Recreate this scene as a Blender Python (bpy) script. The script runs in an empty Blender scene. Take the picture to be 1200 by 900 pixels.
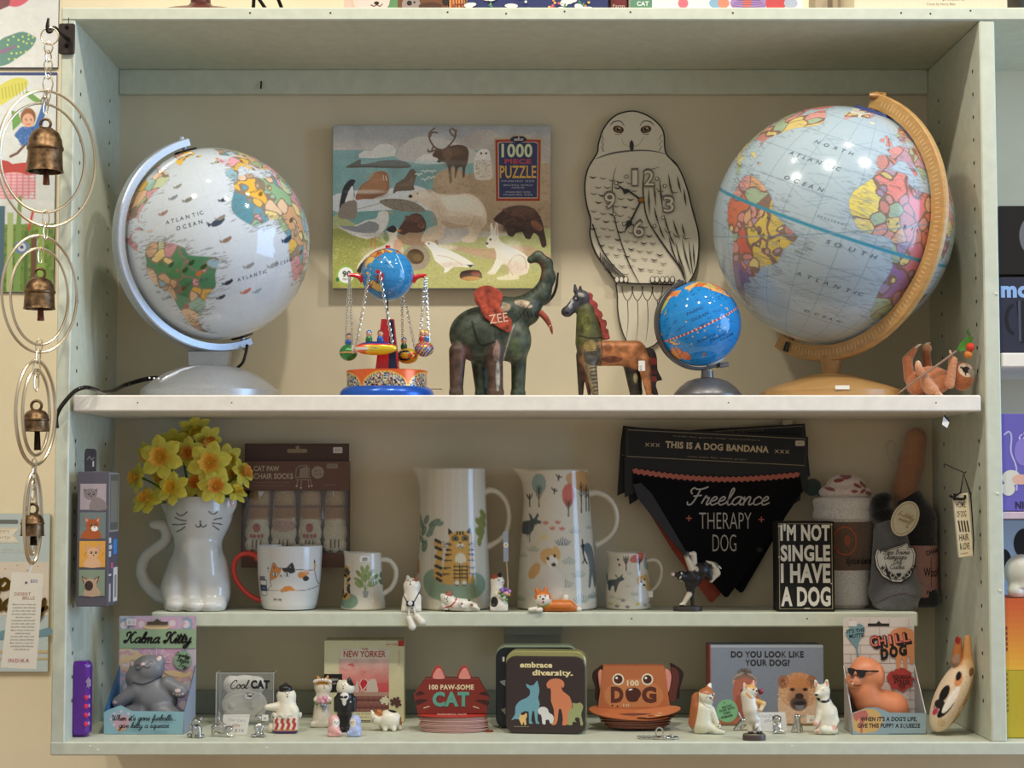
import bpy, math, random
import numpy as np
from mathutils import Vector, Matrix, Euler

# ------------------------------------------------------------------ camera, light, exposure
SC = bpy.context.scene
COL = SC.collection
FPX, CAM_D, CAM_Z = 2000.0, 2.3, 0.34          # focal length in pixels of a 1200x900 frame, distance to the bookcase front, height over its floor
PITCH = math.atan(120 / FPX)
cam_data = bpy.data.cameras.new('camera')
cam_data.sensor_width = 36.0
cam_data.lens = 36.0 * FPX / 1200
cam_data.shift_x = 25 / 1200
cam_data.clip_start = 0.05
cam = bpy.data.objects.new('camera', cam_data)
COL.objects.link(cam)
cam.location = (0, -CAM_D, CAM_Z)
cam.rotation_euler = (math.pi / 2 + PITCH, 0, 0)
SC.camera = cam
SC.view_settings.view_transform = 'Standard'
SC.view_settings.look = 'None'
SC.view_settings.gamma = 1.0
SC.view_settings.use_curve_mapping = False
SC.view_settings.exposure = 0.5

world = bpy.data.worlds.new('shop_ambience')
SC.world = world
world.use_nodes = True
world.node_tree.nodes['Background'].inputs[0].default_value = (1.0, 0.95, 0.87, 1)
world.node_tree.nodes['Background'].inputs[1].default_value = 0.33

def lamp(name, loc, power, col, radius=0.05, aim=None, cone=None):
    if aim is None:
        d = bpy.data.lights.new(name, 'POINT')
    else:
        d = bpy.data.lights.new(name, 'SPOT')
        d.spot_size = math.radians(cone); d.spot_blend = 0.6
    d.energy = power; d.color = col; d.shadow_soft_size = radius
    o = bpy.data.objects.new(name, d); COL.objects.link(o); o.location = loc
    if aim is not None:
        o.rotation_euler = (Vector(aim) - Vector(loc)).to_track_quat('-Z', 'Y').to_euler()
    return o
WARM = (1.0, 0.94, 0.83)
lamp('ceiling_lamp', (-0.85, -1.05, 2.05), 29, WARM)
lamp('ceiling_lamp', (0.20, -1.05, 2.05), 38, WARM)
lamp('ceiling_lamp', (1.05, -0.95, 2.05), 29, WARM)
lamp('ceiling_lamp', (-0.45, -0.42, 2.10), 3.5, WARM)
lamp('ceiling_lamp', (0.68, -0.42, 2.10), 3.5, WARM)
lamp('wall_spot', (-1.5, -1.5, 1.9), 60, WARM, 0.05, (-1.02, 0.3, 0.5), 33)
wd = bpy.data.lights.new('window_daylight', 'AREA')
wd.shape = 'RECTANGLE'; wd.size = 1.7; wd.size_y = 1.8; wd.energy = 46; wd.color = (0.36, 0.62, 1.0)
wo = bpy.data.objects.new('window_daylight', wd); COL.objects.link(wo)
wo.location = (3.0, -0.85, 0.7)
wo.rotation_euler = (Vector((-0.5, 0.1, 0.5)) - Vector(wo.location)).to_track_quat('-Z', 'Y').to_euler()

# ------------------------------------------------------------------ helpers
cP, sP = math.cos(PITCH), math.sin(PITCH)
def ray(px, py):
    a = (px - 575) / FPX; b = (450 - py) / FPX
    return (a, cP - b * sP, sP + b * cP)
def at(px, py, Y):                              # where the sight line of a pixel meets the plane y = Y
    d = ray(px, py); t = (Y + CAM_D) / d[1]
    return Vector((d[0] * t, Y, CAM_Z + d[2] * t))
def fl(px, py, z):                              # where it meets the level z
    d = ray(px, py); t = (z - CAM_Z) / d[2]
    return Vector((d[0] * t, -CAM_D + d[1] * t, z))
def pr(x, y, z):
    v = (x, y + CAM_D, z - CAM_Z); d = v[1] * cP + v[2] * sP; u = -v[1] * sP + v[2] * cP
    return 575 + FPX * x / d, 450 - FPX * u / d
def psize(Y): return 0.00115 * (1 + Y / CAM_D)  # metres per photograph pixel at depth Y

def srgb(a):
    a = np.clip(np.asarray(a, dtype=np.float64), 0, 1)
    return np.where(a <= 0.04045, a / 12.92, ((a + 0.055) / 1.055) ** 2.4)
def hx(h):
    if not isinstance(h, str): return np.array(h, float)
    h = h.lstrip('#')
    return np.array([int(h[i:i + 2], 16) / 255 for i in (0, 2, 4)])
def lin(h): return srgb(hx(h))

MATS = {}
def material(fin):
    """one procedural material per finish; the colour comes from the mesh's own colour attribute, broken up by noise"""
    if fin in MATS: return MATS[fin]
    m = bpy.data.materials.new(fin); m.use_nodes = True
    nt = m.node_tree; N = nt.nodes; L = nt.links
    b = N['Principled BSDF']
    at_ = N.new('ShaderNodeAttribute'); at_.attribute_name = 'Col'
    P = dict(matte=(.75, .3, 0), satin=(.42, .45, 0), card=(.5, .4, 0), print=(.28, .5, 0), ceramic=(.13, .55, 0), gloss=(.07, .55, 0), globe=(.16, .55, 0), milky_glare=(.3, .5, 0), figurine=(.32, .5, 0), vinyl=(.4, .45, 0), metal=(.36, .5, .6), silver=(.3, .5, 1),
             chrome=(.08, .5, 1), iron=(.38, .5, .85), brass=(.3, .5, 1), copper=(.42, .5, 1), plush=(.95, .15, 0), fabric=(.9, .2, 0), wood=(.33, .5, 0), paint=(.5, .4, 0), wall=(.8, .25, 0), felt=(1., .1, 0), petal=(.55, .3, 0), clear=(.06, .5, 0),
             tin=(.25, .55, .3), rusty=(.5, .45, .15))[fin]
    b.inputs['Roughness'].default_value = P[0]
    b.inputs['Specular IOR Level'].default_value = P[1]
    b.inputs['Metallic'].default_value = P[2]
    tc = N.new('ShaderNodeTexCoord')
    nz = N.new('ShaderNodeTexNoise'); L.new(tc.outputs['Object'], nz.inputs['Vector'])
    sc, det, amt, bump, bd = dict(wall=(9, 6, .06, .25, .002), paint=(60, 5, .07, .3, .0008), wood=(70, 6, .14, .05, .0005), plush=(420, 3, .22, .9, .0022), fabric=(600, 2, .14, .5, .0008), felt=(500, 3, .2, .9, .0015), copper=(120, 6, .8, .5, .001), iron=(150, 5, .25, .3, .0005),
                                  rusty=(90, 6, .75, .7, .0014), metal=(300, 3, .08, .06, .0003), matte=(200, 3, .05, .05, .0003), petal=(160, 3, .16, .3, .0006), figurine=(300, 3, .04, .1, .0004)).get(fin, (250, 2, .03, .03, .0002))
    nz.inputs['Scale'].default_value = sc; nz.inputs['Detail'].default_value = det
    if fin == 'wood':
        mp = N.new('ShaderNodeMapping'); L.new(tc.outputs['Object'], mp.inputs[0]); mp.inputs['Scale'].default_value = (.25, 1, 2.5); L.new(mp.outputs[0], nz.inputs['Vector'])
    mr = N.new('ShaderNodeMapRange'); L.new(nz.outputs[0], mr.inputs[0])
    mr.inputs[1].default_value = .25; mr.inputs[2].default_value = .75
    mr.inputs[3].default_value = 1 - amt; mr.inputs[4].default_value = 1 + amt
    mx = N.new('ShaderNodeMix'); mx.data_type = 'RGBA'; mx.blend_type = 'MULTIPLY'; mx.inputs[0].default_value = 1
    L.new(at_.outputs['Color'], mx.inputs[6])
    cb = N.new('ShaderNodeCombineColor')
    for i in range(3): L.new(mr.outputs[0], cb.inputs[i])
    L.new(cb.outputs[0], mx.inputs[7])
    L.new(mx.outputs[2], b.inputs['Base Color'])
    bp = N.new('ShaderNodeBump'); bp.inputs['Strength'].default_value = bump; bp.inputs['Distance'].default_value = bd
    L.new(nz.outputs[0], bp.inputs['Height']); L.new(bp.outputs[0], b.inputs['Normal'])
    if fin in ('plush', 'felt'):
        b.inputs['Sheen Weight'].default_value = .5; b.inputs['Sheen Roughness'].default_value = .5
    if fin == 'milky_glare':
        b.inputs['Alpha'].default_value = .3  # pale veil imitating a milky reflection on clear plastic
    if fin == 'clear':                                    # thin clear plastic: mostly see-through, sharp reflections
        tr = N.new('ShaderNodeBsdfTransparent'); gl = N.new('ShaderNodeBsdfGlossy'); gl.inputs['Roughness'].default_value = .06
        lw = N.new('ShaderNodeLayerWeight'); lw.inputs[0].default_value = .28
        ml = N.new('ShaderNodeMath'); ml.operation = 'MULTIPLY_ADD'; ml.inputs[1].default_value = .35; ml.inputs[2].default_value = .035; L.new(lw.outputs['Fresnel'], ml.inputs[0])
        tr.inputs[0].default_value = (.97, .975, .975, 1)
        mi = N.new('ShaderNodeMixShader'); L.new(ml.outputs[0], mi.inputs[0]); L.new(tr.outputs[0], mi.inputs[1]); L.new(gl.outputs[0], mi.inputs[2])
        L.new(mi.outputs[0], N['Material Output'].inputs[0])
    MATS[fin] = m
    return m

def smooth_closed(p, n=4, closed=True):
    """Catmull-Rom through the points"""
    p = np.asarray(p, float); out = []; N_ = len(p)
    rng = range(N_) if closed else range(N_ - 1)
    for i in rng:
        if closed: a, b, c, d = p[i - 1], p[i], p[(i + 1) % N_], p[(i + 2) % N_]
        else: a, b, c, d = p[max(i - 1, 0)], p[i], p[i + 1], p[min(i + 2, N_ - 1)]
        for t in np.arange(n) / n:
            out.append(.5 * ((2 * b) + (c - a) * t + (2 * a - 5 * b + 4 * c - d) * t * t + (3 * b - a - 3 * c + d) * t ** 3))
    if not closed: out.append(p[-1])
    return np.array(out)

_TX = {}
def glyph(body, bold, shear):
    k = (body, bold, shear)
    if k not in _TX:
        cu = bpy.data.curves.new('lettering', 'FONT'); cu.body = body; cu.offset = bold; cu.shear = shear; cu.resolution_u = 3
        ob = bpy.data.objects.new('lettering', cu); me = ob.to_mesh()
        v = np.array([q.co[:2] for q in me.vertices]) if len(me.vertices) else np.zeros((0, 2)); f = [tuple(p.vertices) for p in me.polygons]
        ob.to_mesh_clear(); bpy.data.objects.remove(ob); bpy.data.curves.remove(cu); _TX[k] = (v, f)
        if bold and len(v):                       # a widened outline that runs away is tried again a little thinner
            p = glyph(body, 0., shear); e = abs(bold) * 1.5 + .015
            if (v.min(0) < p[0].min(0) - e).any() or (v.max(0) > p[0].max(0) + e).any(): _TX[k] = glyph(body, round(bold * .8, 4), shear) if bold > .012 else p
    return _TX[k]
def text_shape(s, bold, shear, spacing):
    """letters set one by one; capital height 1"""
    W = lambda t: glyph(t, 0., 0.)[0][:, 0].max()
    H = glyph('H', 0., 0.)[0]; cap = H[:, 1].max() - H[:, 1].min(); V = []; F = []; x = 0.; n = 0
    for ch in s:
        v, f = glyph(ch, max(bold, -.015), shear)
        if len(v): V.append(v + (x, 0)); F += [tuple(i + n for i in q) for q in f]; n += len(v)
        x += (W('H' + ch + 'H') - W('HH')) * spacing + max(bold, 0) * .9
    if not V: return np.zeros((0, 2)), []
    v = np.concatenate(V) / cap; v[:, 0] -= v[:, 0].min(); return v, F

# a small hand-drawn joined script: strokes on a grid, x-height 1, ascender 2, descender -1 ; (advance, strokes)
SCRIPT = {
 'a': (1.1, [[(.95, .85), (.6, 1), (.2, .7), (.1, .25), (.4, 0), (.75, .3), (.95, .95)], [(.95, .95), (.85, .3), (1, 0), (1.15, .15)]]),
 'b': (1.0, [[(0, .1), (.4, 1.2), (.55, 1.9), (.35, 2), (.2, 1.3), (.2, .3), (.5, 0), (.85, .4), (.7, .9), (.4, .8)], [(.7, .9), (1, .75)]]),
 'c': (.85, [[(.8, .8), (.55, 1), (.2, .7), (.15, .25), (.4, 0), (.9, .25)]]),
 'e': (.85, [[(.1, .4), (.5, .55), (.7, .8), (.5, 1), (.2, .7), (.15, .25), (.4, 0), (.9, .25)]]),
 'f': (.7, [[(0, .2), (.4, 1), (.7, 1.8), (.5, 2), (.35, 1.5), (.2, -.6), (.05, -1), (.35, -.4), (.4, 0), (.75, .3)]]),
 'g': (1.05, [[(.9, .85), (.6, 1), (.2, .7), (.15, .25), (.45, .05), (.8, .4), (.92, .95)], [(.92, .95), (.8, -.5), (.45, -1), (.15, -.75), (.5, -.3), (1.1, .2)]]),
 'h': (1.05, [[(0, .1), (.45, 1.3), (.55, 1.95), (.35, 1.9), (.25, 1.2), (.2, 0)], [(.2, .3), (.5, .95), (.8, .85), (.75, .2), (.9, 0), (1.1, .2)]]),
 'i': (.5, [[(0, .3), (.25, .95), (.2, .2), (.35, 0), (.55, .2)], [(.3, 1.4), (.36, 1.46)]]),
 'k': (1.0, [[(0, .1), (.45, 1.3), (.55, 1.95), (.35, 1.9), (.25, 1.2), (.2, 0)], [(.25, .5), (.65, 1), (.75, .75), (.35, .55), (.7, .05), (1.05, .2)]]),
 'l': (.6, [[(0, .2), (.4, 1.1), (.55, 1.8), (.4, 2), (.25, 1.5), (.2, .3), (.4, 0), (.65, .2)]]),
 'm': (1.5, [[(0, .7), (.15, .95), (.2, 0)], [(.2, .3), (.45, .95), (.65, .85), (.65, 0)], [(.65, .3), (.9, .95), (1.15, .85), (1.1, .2), (1.3, 0), (1.55, .2)]]),
 'n': (1.05, [[(0, .7), (.15, .95), (.2, 0)], [(.2, .3), (.5, .95), (.75, .85), (.7, .2), (.85, 0), (1.1, .2)]]),
 'o': (.95, [[(.5, 1), (.15, .75), (.15, .2), (.5, 0), (.8, .3), (.75, .8), (.5, 1), (.6, .8), (1, .75)]]),
 'd': (1.1, [[(.9, .8), (.6, 1), (.2, .7), (.1, .25), (.4, 0), (.75, .3), (.95, .95), (1.1, 2)], [(1, 1.2), (.9, .3), (1, 0), (1.15, .15)]]),
 'p': (1.05, [[(0, .6), (.2, .95), (.1, -.9)], [(.17, .5), (.5, 1), (.85, .6), (.55, .02), (.2, .2)], [(.6, .05), (1.05, .25)]]),
 'T': (1.2, [[(.1, 1.6), (.4, 2), (1.3, 1.9)], [(.8, 1.95), (.6, .8), (.3, .05), (0, .2)]]),
 'D': (1.5, [[(.5, 1.9), (.4, .8), (.2, .1), (.7, 0), (1.3, .5), (1.3, 1.5), (.8, 2), (.2, 1.8), (.1, 1.4)]]),
 'q': (1.05, [[(.9, .85), (.6, 1), (.2, .7), (.15, .25), (.45, .05), (.8, .4), (.92, .95)], [(.92, .95), (.8, -.9), (1.0, -.4), (1.1, .1)]]),
 'r': (.75, [[(0, .2), (.2, .95), (.3, 1.1), (.4, .85), (.65, .85), (.5, .2), (.6, 0), (.8, .2)]]),
 's': (.75, [[(0, .2), (.4, 1.05), (.5, .6), (.6, .2), (.35, 0), (.15, .15)], [(.4, .0), (.8, .2)]]),
 't': (.65, [[(0, .3), (.35, 1.7), (.25, .3), (.4, 0), (.7, .2)], [(.0, 1.15), (.65, 1.25)]]),
 'u': (1.05, [[(0, .6), (.2, .95), (.15, .25), (.4, 0), (.7, .3), (.85, .95)], [(.85, .95), (.8, .2), (.95, 0), (1.1, .2)]]),
 'v': (.9, [[(0, .7), (.2, .95), (.25, .3), (.4, 0), (.75, .5), (.75, .95), (.95, .85)]]),
 'w': (1.2, [[(0, .7), (.2, .95), (.2, .2), (.4, 0), (.6, .6), (.7, .1), (.95, .2), (1.05, .95), (1.25, .85)]]),
 'y': (1.05, [[(0, .7), (.2, .95), (.2, .3), (.4, 0), (.7, .3), (.88, .95)], [(.88, .95), (.75, -.5), (.4, -1), (.1, -.75), (.5, -.3), (1.1, .2)]]),
 'z': (.9, [[(.05, .75), (.3, .95), (.75, .95), (.15, .05), (.4, .15), (.65, -.02), (.95, .2)]]),
 'F': (1.5, [[(.25, 1.35), (.05, 1.7), (.3, 2.05), (.6, 1.9), (1.1, 1.9), (1.7, 2.15)], [(1.0, 1.9), (.75, .8), (.45, .1), (.1, .05), (.0, .35)], [(.5, 1.05), (1.25, 1.15)]]),
 'K': (1.75, [[(.25, 1.3), (.1, 1.7), (.4, 2), (.75, 1.85), (.7, 1), (.5, .2), (.2, 0), (.0, .3), (.25, .45)], [(1.55, 1.9), (1.3, 2.0), (1.0, 1.3), (.7, 1.0), (1.0, .9), (1.15, .3), (1.4, 0), (1.75, .25)]]),
 'W': (1.9, [[(.0, 1.5), (.2, 2), (.4, 1.7), (.35, .5), (.55, 0), (.85, .6), (1.0, 1.7), (1.0, .4), (1.25, 0), (1.55, .7), (1.65, 1.9), (1.95, 1.75)]]),
 'C': (1.4, [[(1.15, 1.55), (1.1, 1.95), (.7, 1.95), (.25, 1.4), (.1, .7), (.35, .1), (.8, 0), (1.4, .3)]]),
 'S': (1.2, [[(.95, 1.6), (.8, 2), (.45, 1.9), (.4, 1.4), (.75, .9), (.8, .3), (.4, 0), (.05, .3)]]),
 'B': (1.3, [[(.2, 1.6), (.5, 1.9), (.35, .1)], [(.2, 1.8), (.8, 2.0), (.95, 1.5), (.5, 1.05), (1.0, .8), (.85, .15), (.3, .05)]]),
 "'": (.35, [[(.2, 1.9), (.15, 1.5)]]), '.': (.45, [[(.15, .02), (.22, .08)]]), ' ': (.75, []), '?': (.9, [[(.1, 1.5), (.4, 2), (.7, 1.5), (.35, .8), (.35, .5)], [(.35, .05), (.4, .1)]]),
}

class MB:
    """collects the geometry of ONE mesh.  In pixel mode x and z are read in the photograph's pixels (or a zoomed crop's) at depth Y and turned into metres about a base point"""
    def __init__(s, bx=None, Y=0., z=0., crop=None):
        s.V = []; s.F = []; s.C = []; s.S = []; s.I = []; s.n = 0; s.fins = []; s.M = None; s.warp = None; s.lay = 0
        s.px = bx is not None
        if s.px:
            s.Y = Y; s.k = psize(Y); s.bx = bx
            x = at(bx, 450, Y).x
            for _ in range(3):
                s.by = pr(x, Y, z)[1]; x = at(bx, s.by, Y).x
            s.loc = Vector((x, Y, z))
            s.crop = crop or (0, 0, 1.)
    def sub(s):                                     # another mesh of the same thing
        o = MB(); o.px = s.px
        if s.px: o.Y, o.k, o.bx, o.by, o.loc, o.crop = s.Y, s.k, s.bx, s.by, s.loc, s.crop
        return o
    def add(s, v, f, col, fin='card', smooth=False):
        v = np.asarray(v, float).reshape(-1, 3)
        if not len(v): return
        if s.warp is not None: v = s.warp(v)
        if s.M is not None: v = v @ np.array(s.M.to_3x3()).T + np.array(s.M.translation)
        flip = False
        if s.px:
            ox, oy, z = s.crop
            w = np.empty_like(v)
            w[:, 0] = (ox + v[:, 0] / z - s.bx) * s.k; w[:, 1] = v[:, 1] / z * s.k; w[:, 2] = (s.by - oy - v[:, 2] / z) * s.k
            v = w; flip = True
        c = np.asarray(lin(col) if isinstance(col, (str, tuple)) else col, float)
        if c.ndim == 1: c = np.tile(c[:3], (len(v), 1))
        if fin not in s.fins: s.fins.append(fin)
        fi = s.fins.index(fin)
        if isinstance(f, np.ndarray): f = [f]
        else:
            g = {}
            for q in f: g.setdefault(len(q), []).append(q)
            f = [np.array(q) for q in g.values()]
        for q in f:
            if flip: q = q[:, ::-1]
            s.F.append(q + s.n); s.S.append(np.full(len(q), smooth)); s.I.append(np.full(len(q), fi))
        s.V.append(v); s.C.append(c); s.n += len(v)
    # ---- solids
    def box(s, x0, x1, y0, y1, z0, z1, col, fin='card', bev=0.):
        b = bev; X = (min(x0, x1), max(x0, x1)); Y_ = (min(y0, y1), max(y0, y1)); Z = (min(z0, z1), max(z0, z1))
        if b <= 0:
            v = [(x, y, z) for x in X for y in Y_ for z in Z]
            f = [(0, 1, 3, 2), (4, 6, 7, 5), (0, 4, 5, 1), (2, 3, 7, 6), (0, 2, 6, 4), (1, 5, 7, 3)]
            s.add(v, f, col, fin); return
        v = []; idx = {}
        for i in (0, 1):
            for j in (0, 1):
                for k in (0, 1):
                    p = np.array((X[i], Y_[j], Z[k]), float); g = np.array((1 - 2 * i, 1 - 2 * j, 1 - 2 * k)) * b
                    for a in range(3):
                        q = p + g; q[a] = p[a]; idx[i, j, k, a] = len(v); v.append(q)
        f = []
        I = lambda a, i, j, k: idx[i, j, k, a]
        for e in (0, 1):
            f.append([I(0, e, 0, 0), I(0, e, 1, 0), I(0, e, 1, 1), I(0, e, 0, 1)][::1 if e else -1])
            f.append([I(1, 0, e, 0), I(1, 1, e, 0), I(1, 1, e, 1), I(1, 0, e, 1)][::-1 if e else 1])
            f.append([I(2, 0, 0, e), I(2, 1, 0, e), I(2, 1, 1, e), I(2, 0, 1, e)][::1 if e else -1])
            for g in (0, 1):
                f.append([I(0, e, g, 0), I(0, e, g, 1), I(1, e, g, 1), I(1, e, g, 0)])
                f.append([I(0, e, 0, g), I(0, e, 1, g), I(2, e, 1, g), I(2, e, 0, g)])
                f.append([I(1, 0, e, g), I(1, 1, e, g), I(2, 1, e, g), I(2, 0, e, g)])
        for i in (0, 1):
            for j in (0, 1):
                for k in (0, 1): f.append([I(0, i, j, k), I(1, i, j, k), I(2, i, j, k)])
        s.add(v, f, col, fin)
    def prism(s, pts, y0, y1, col, fin='card', side=None, sm=0, bev=0., plane='xz'):
        p = np.asarray(pts, float)
        if sm: p = smooth_closed(p, sm)
        n = len(p)
        def lift(q, y):
            y = np.full(len(q), y)
            return np.c_[q[:, 0], y, q[:, 1]] if plane == 'xz' else (np.c_[q[:, 0], q[:, 1], y] if plane == 'xy' else np.c_[y, q[:, 0], q[:, 1]])
        rings = [lift(p, y0), lift(p, y1)]
        if bev:
            ctr = p.mean(0); d = np.roll(p, -1, 0) - np.roll(p, 1, 0); nn = np.c_[d[:, 1], -d[:, 0]]; nn /= np.linalg.norm(nn, axis=1)[:, None] + 1e-9
            area = (p[:, 0] * np.roll(p[:, 1], -1) - np.roll(p[:, 0], -1) * p[:, 1]).sum()
            q = p - nn * bev * (1 if area > 0 else -1)
            sg = 1 if y1 > y0 else -1
            rings = [lift(q, y0), lift(p, y0 + sg * bev), lift(p, y1 - sg * bev), lift(q, y1)]
        c2 = col if side is None else side
        R = len(rings); v = np.concatenate(rings); i = np.arange(n); j = (i + 1) % n
        s.add(v, np.concatenate([np.c_[i + a * n, j + a * n, j + a * n + n, i + a * n + n] for a in range(R - 1)]), c2, fin, bool(sm))
        s.add(rings[0], [tuple(range(n))[::-1]], col, fin); s.add(rings[-1], [tuple(range(n))], c2, fin)
    def lathe(s, prof, c, col, fin='ceramic', n=48, sx=1., sy=1., colf=None, axis='z', smooth=True, sm=0, a0=0., a1=2 * math.pi, offf=None):
        """prof: (radius, height) about the point c; colf(theta, h) may give a colour (theta 0 faces the viewer)"""
        pf = np.asarray(prof, float)
        if sm: pf = smooth_closed(pf, sm, False)
        full = abs(a1 - a0 - 2 * math.pi) < 1e-6
        t = np.linspace(a0, a1, n + 1)[:-1] if full else np.linspace(a0, a1, n + 1)
        m = len(t); T, R = np.meshgrid(t, pf[:, 0]); H = np.repeat(pf[:, 1:2], m, 1)
        x = R * np.sin(T) * sx; y = -R * np.cos(T) * sy; z = H
        if offf is not None:
            dx, dy, dz = offf(T, H, R); x = x + dx; y = y + dy; z = z + dz
        if axis == 'z': v = np.stack([x + c[0], y + c[1], z + c[2]], -1)
        elif axis == 'y': v = np.stack([x + c[0], z + c[1], y + c[2]], -1)
        else: v = np.stack([z + c[0], x + c[1], y + c[2]], -1)
        r = len(pf); i, j = np.meshgrid(np.arange(r - 1), np.arange(m if full else m - 1), indexing='ij'); i = i.ravel(); j = j.ravel(); j2 = (j + 1) % m
        f = np.c_[i * m + j, i * m + j2, (i + 1) * m + j2, (i + 1) * m + j]
        cc = col if colf is None else colf(T.ravel(), H.ravel())
        s.add(v.reshape(-1, 3), f, cc, fin, smooth)
    def tube(s, pts, r, col, fin='metal', n=8, sm=0, closed=False, flat=None, cap=True):
        p = np.asarray(pts, float)
        if sm: p = smooth_closed(p, sm, closed)
        m = len(p)
        rr = np.full(m, r, float) if np.isscalar(r) else np.interp(np.linspace(0, 1, m), np.linspace(0, 1, len(r)), r)
        d = np.roll(p, -1, 0) - np.roll(p, 1, 0)
        if not closed: d[0] = p[1] - p[0]; d[-1] = p[-1] - p[-2]
        d /= np.linalg.norm(d, axis=1)[:, None] + 1e-12
        up = np.array((0, 1., 0)) if abs(d[0][1]) < .9 else np.array((1., 0, 0))
        u = np.cross(d[0], up); u /= np.linalg.norm(u)
        V = []; a = np.linspace(0, 2 * math.pi, n + 1)[:-1]
        for i in range(m):
            u = u - d[i] * np.dot(u, d[i]); u /= np.linalg.norm(u) + 1e-12
            w = np.cross(d[i], u)
            fw = 1. if flat is None else flat
            V.append(p[i] + rr[i] * (np.cos(a)[:, None] * u + fw * np.sin(a)[:, None] * w))
        V = np.concatenate(V); R = m if closed else m - 1
        i, j = np.meshgrid(np.arange(R), np.arange(n), indexing='ij'); i = i.ravel(); j = j.ravel(); i2 = (i + 1) % m; j2 = (j + 1) % n
        f = [np.c_[i * n + j, i * n + j2, i2 * n + j2, i2 * n + j]]
        if cap and not closed: f.append(np.array([list(range(n))[::-1], list(range((m - 1) * n, m * n))]))
        for q in f[:1]: s.add(V, q, col, fin, True)
        if len(f) > 1:
            s.add(np.concatenate([V[:n], V[-n:]]), np.array([list(range(n))[::-1], list(range(n, 2 * n))]), col, fin)
    def ell(s, c, r, col, fin='figurine', rot=0., n=20, m=12, colf=None, rx=0., rz=0.):
        if np.isscalar(r): r = (r, r, r)
        t = np.linspace(0, 2 * math.pi, n + 1)[:-1]; a = np.linspace(0, math.pi, m + 1)
        A, T = np.meshgrid(a, t, indexing='ij')
        v = np.stack([np.sin(A) * np.sin(T) * r[0], -np.sin(A) * np.cos(T) * r[1], np.cos(A) * r[2]], -1).reshape(-1, 3)
        cc = col if colf is None else colf(T.ravel(), A.ravel())
        v = v @ np.array(Euler((rx, math.radians(rot), rz)).to_matrix()).T + np.array(c, float)
        i, j = np.meshgrid(np.arange(m), np.arange(n), indexing='ij'); i = i.ravel(); j = j.ravel(); j2 = (j + 1) % n
        s.add(v, np.c_[i * n + j, i * n + j2, (i + 1) * n + j2, (i + 1) * n + j], cc, fin, True)
    # ---- printed shapes on an upright face at depth y (each later one a hair nearer the viewer)
    def _y(s, y):
        s.lay += 1; return y - .02 * s.lay * (s.crop[2] if s.px else 1e-5)
    def flat(s, pts, col, y=0., sm=0, fin='card'):
        p = np.asarray(pts, float)
        if sm: p = smooth_closed(p, sm)
        s.add(np.c_[p[:, 0], np.full(len(p), s._y(y)), p[:, 1]], [tuple(range(len(p)))], col, fin)
    def rect(s, x0, z0, x1, z1, col, y=0., fin='card', r=0.):
        if r:
            s.flat(rrect(x0, z0, x1, z1, r), col, y, 0, fin)
        else: s.flat([(x0, z0), (x1, z0), (x1, z1), (x0, z1)], col, y, 0, fin)
    def disc(s, cx, cz, rx, rz, col, y=0., rot=0., fin='card', n=28):
        a = np.linspace(0, 2 * math.pi, n + 1)[:-1]; q = math.radians(rot); u = rx * np.cos(a); w = rz * np.sin(a)
        s.flat(np.c_[cx + u * math.cos(q) - w * math.sin(q), cz + u * math.sin(q) + w * math.cos(q)], col, y, 0, fin)
    def ribbon(s, pts, w, col, y=0., sm=0, closed=False, fin='card'):
        p = np.asarray(pts, float)
        if sm: p = smooth_closed(p, sm, closed)
        m = len(p); ww = np.full(m, w, float) if np.isscalar(w) else np.interp(np.linspace(0, 1, m), np.linspace(0, 1, len(w)), w)
        d = np.roll(p, -1, 0) - np.roll(p, 1, 0)
        if not closed: d[0] = p[1] - p[0]; d[-1] = p[-1] - p[-2]
        d /= np.linalg.norm(d, axis=1)[:, None] + 1e-9; nn = np.c_[-d[:, 1], d[:, 0]] * ww[:, None] / 2
        yy = s._y(y); q = np.concatenate([p + nn, p - nn]); R = m if closed else m - 1; i = np.arange(R); j = (i + 1) % m
        s.add(np.c_[q[:, 0], np.full(len(q), yy), q[:, 1]], np.c_[i, j, j + m, i + m], col, fin)
    def text(s, t, x, z, h, col, y=0., w=None, bold=.0, shear=0., rot=0., align='c', sp=1., fin='card', arc=None):
        v, f = text_shape(t, bold, shear, sp)
        if not len(v): return
        v = v.copy(); W = v[:, 0].max(); sx = h if w is None else w / W
        v[:, 0] = (v[:, 0] - {'c': W / 2, 'l': 0, 'r': W}[align]) * sx; v[:, 1] *= h
        sg = -1 if s.px else 1
        a = math.radians(rot)
        X = v[:, 0] * math.cos(a) - v[:, 1] * math.sin(a); Z = v[:, 0] * math.sin(a) + v[:, 1] * math.cos(a)
        q = np.c_[x + X, np.full(len(v), s._y(y)), z + sg * Z]
        s.add(q, [g[::sg] for g in f], col, fin)
    def script(s, t, x, z, h, col, y=0., w=None, lw=.2, slant=.25, rot=0., fin='card', align='c'):
        """joined handwriting; h is the x-height"""
        st = []; cx = 0.
        for ch in t:
            adv, strokes = SCRIPT.get(ch, (.6, []))
            for k in strokes: st.append(np.array([(cx + a + slant * b, b) for a, b in k]))
            cx += adv
        sx = h if w is None else w / cx; a = math.radians(rot); sg = -1 if s.px else 1
        off = cx / 2 if align == 'c' else 0
        for k in st:
            X = (k[:, 0] - off) * sx; Z = k[:, 1] * h
            p = np.c_[x + X * math.cos(a) - Z * math.sin(a), z + sg * (X * math.sin(a) + Z * math.cos(a))]
            s.ribbon(p, lw * h, col, y, 4, False, fin)
            for e in (p[0], p[-1]): s.disc(e[0], e[1], lw * h / 2, lw * h / 2, col, y, 0, fin, 8)
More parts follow.
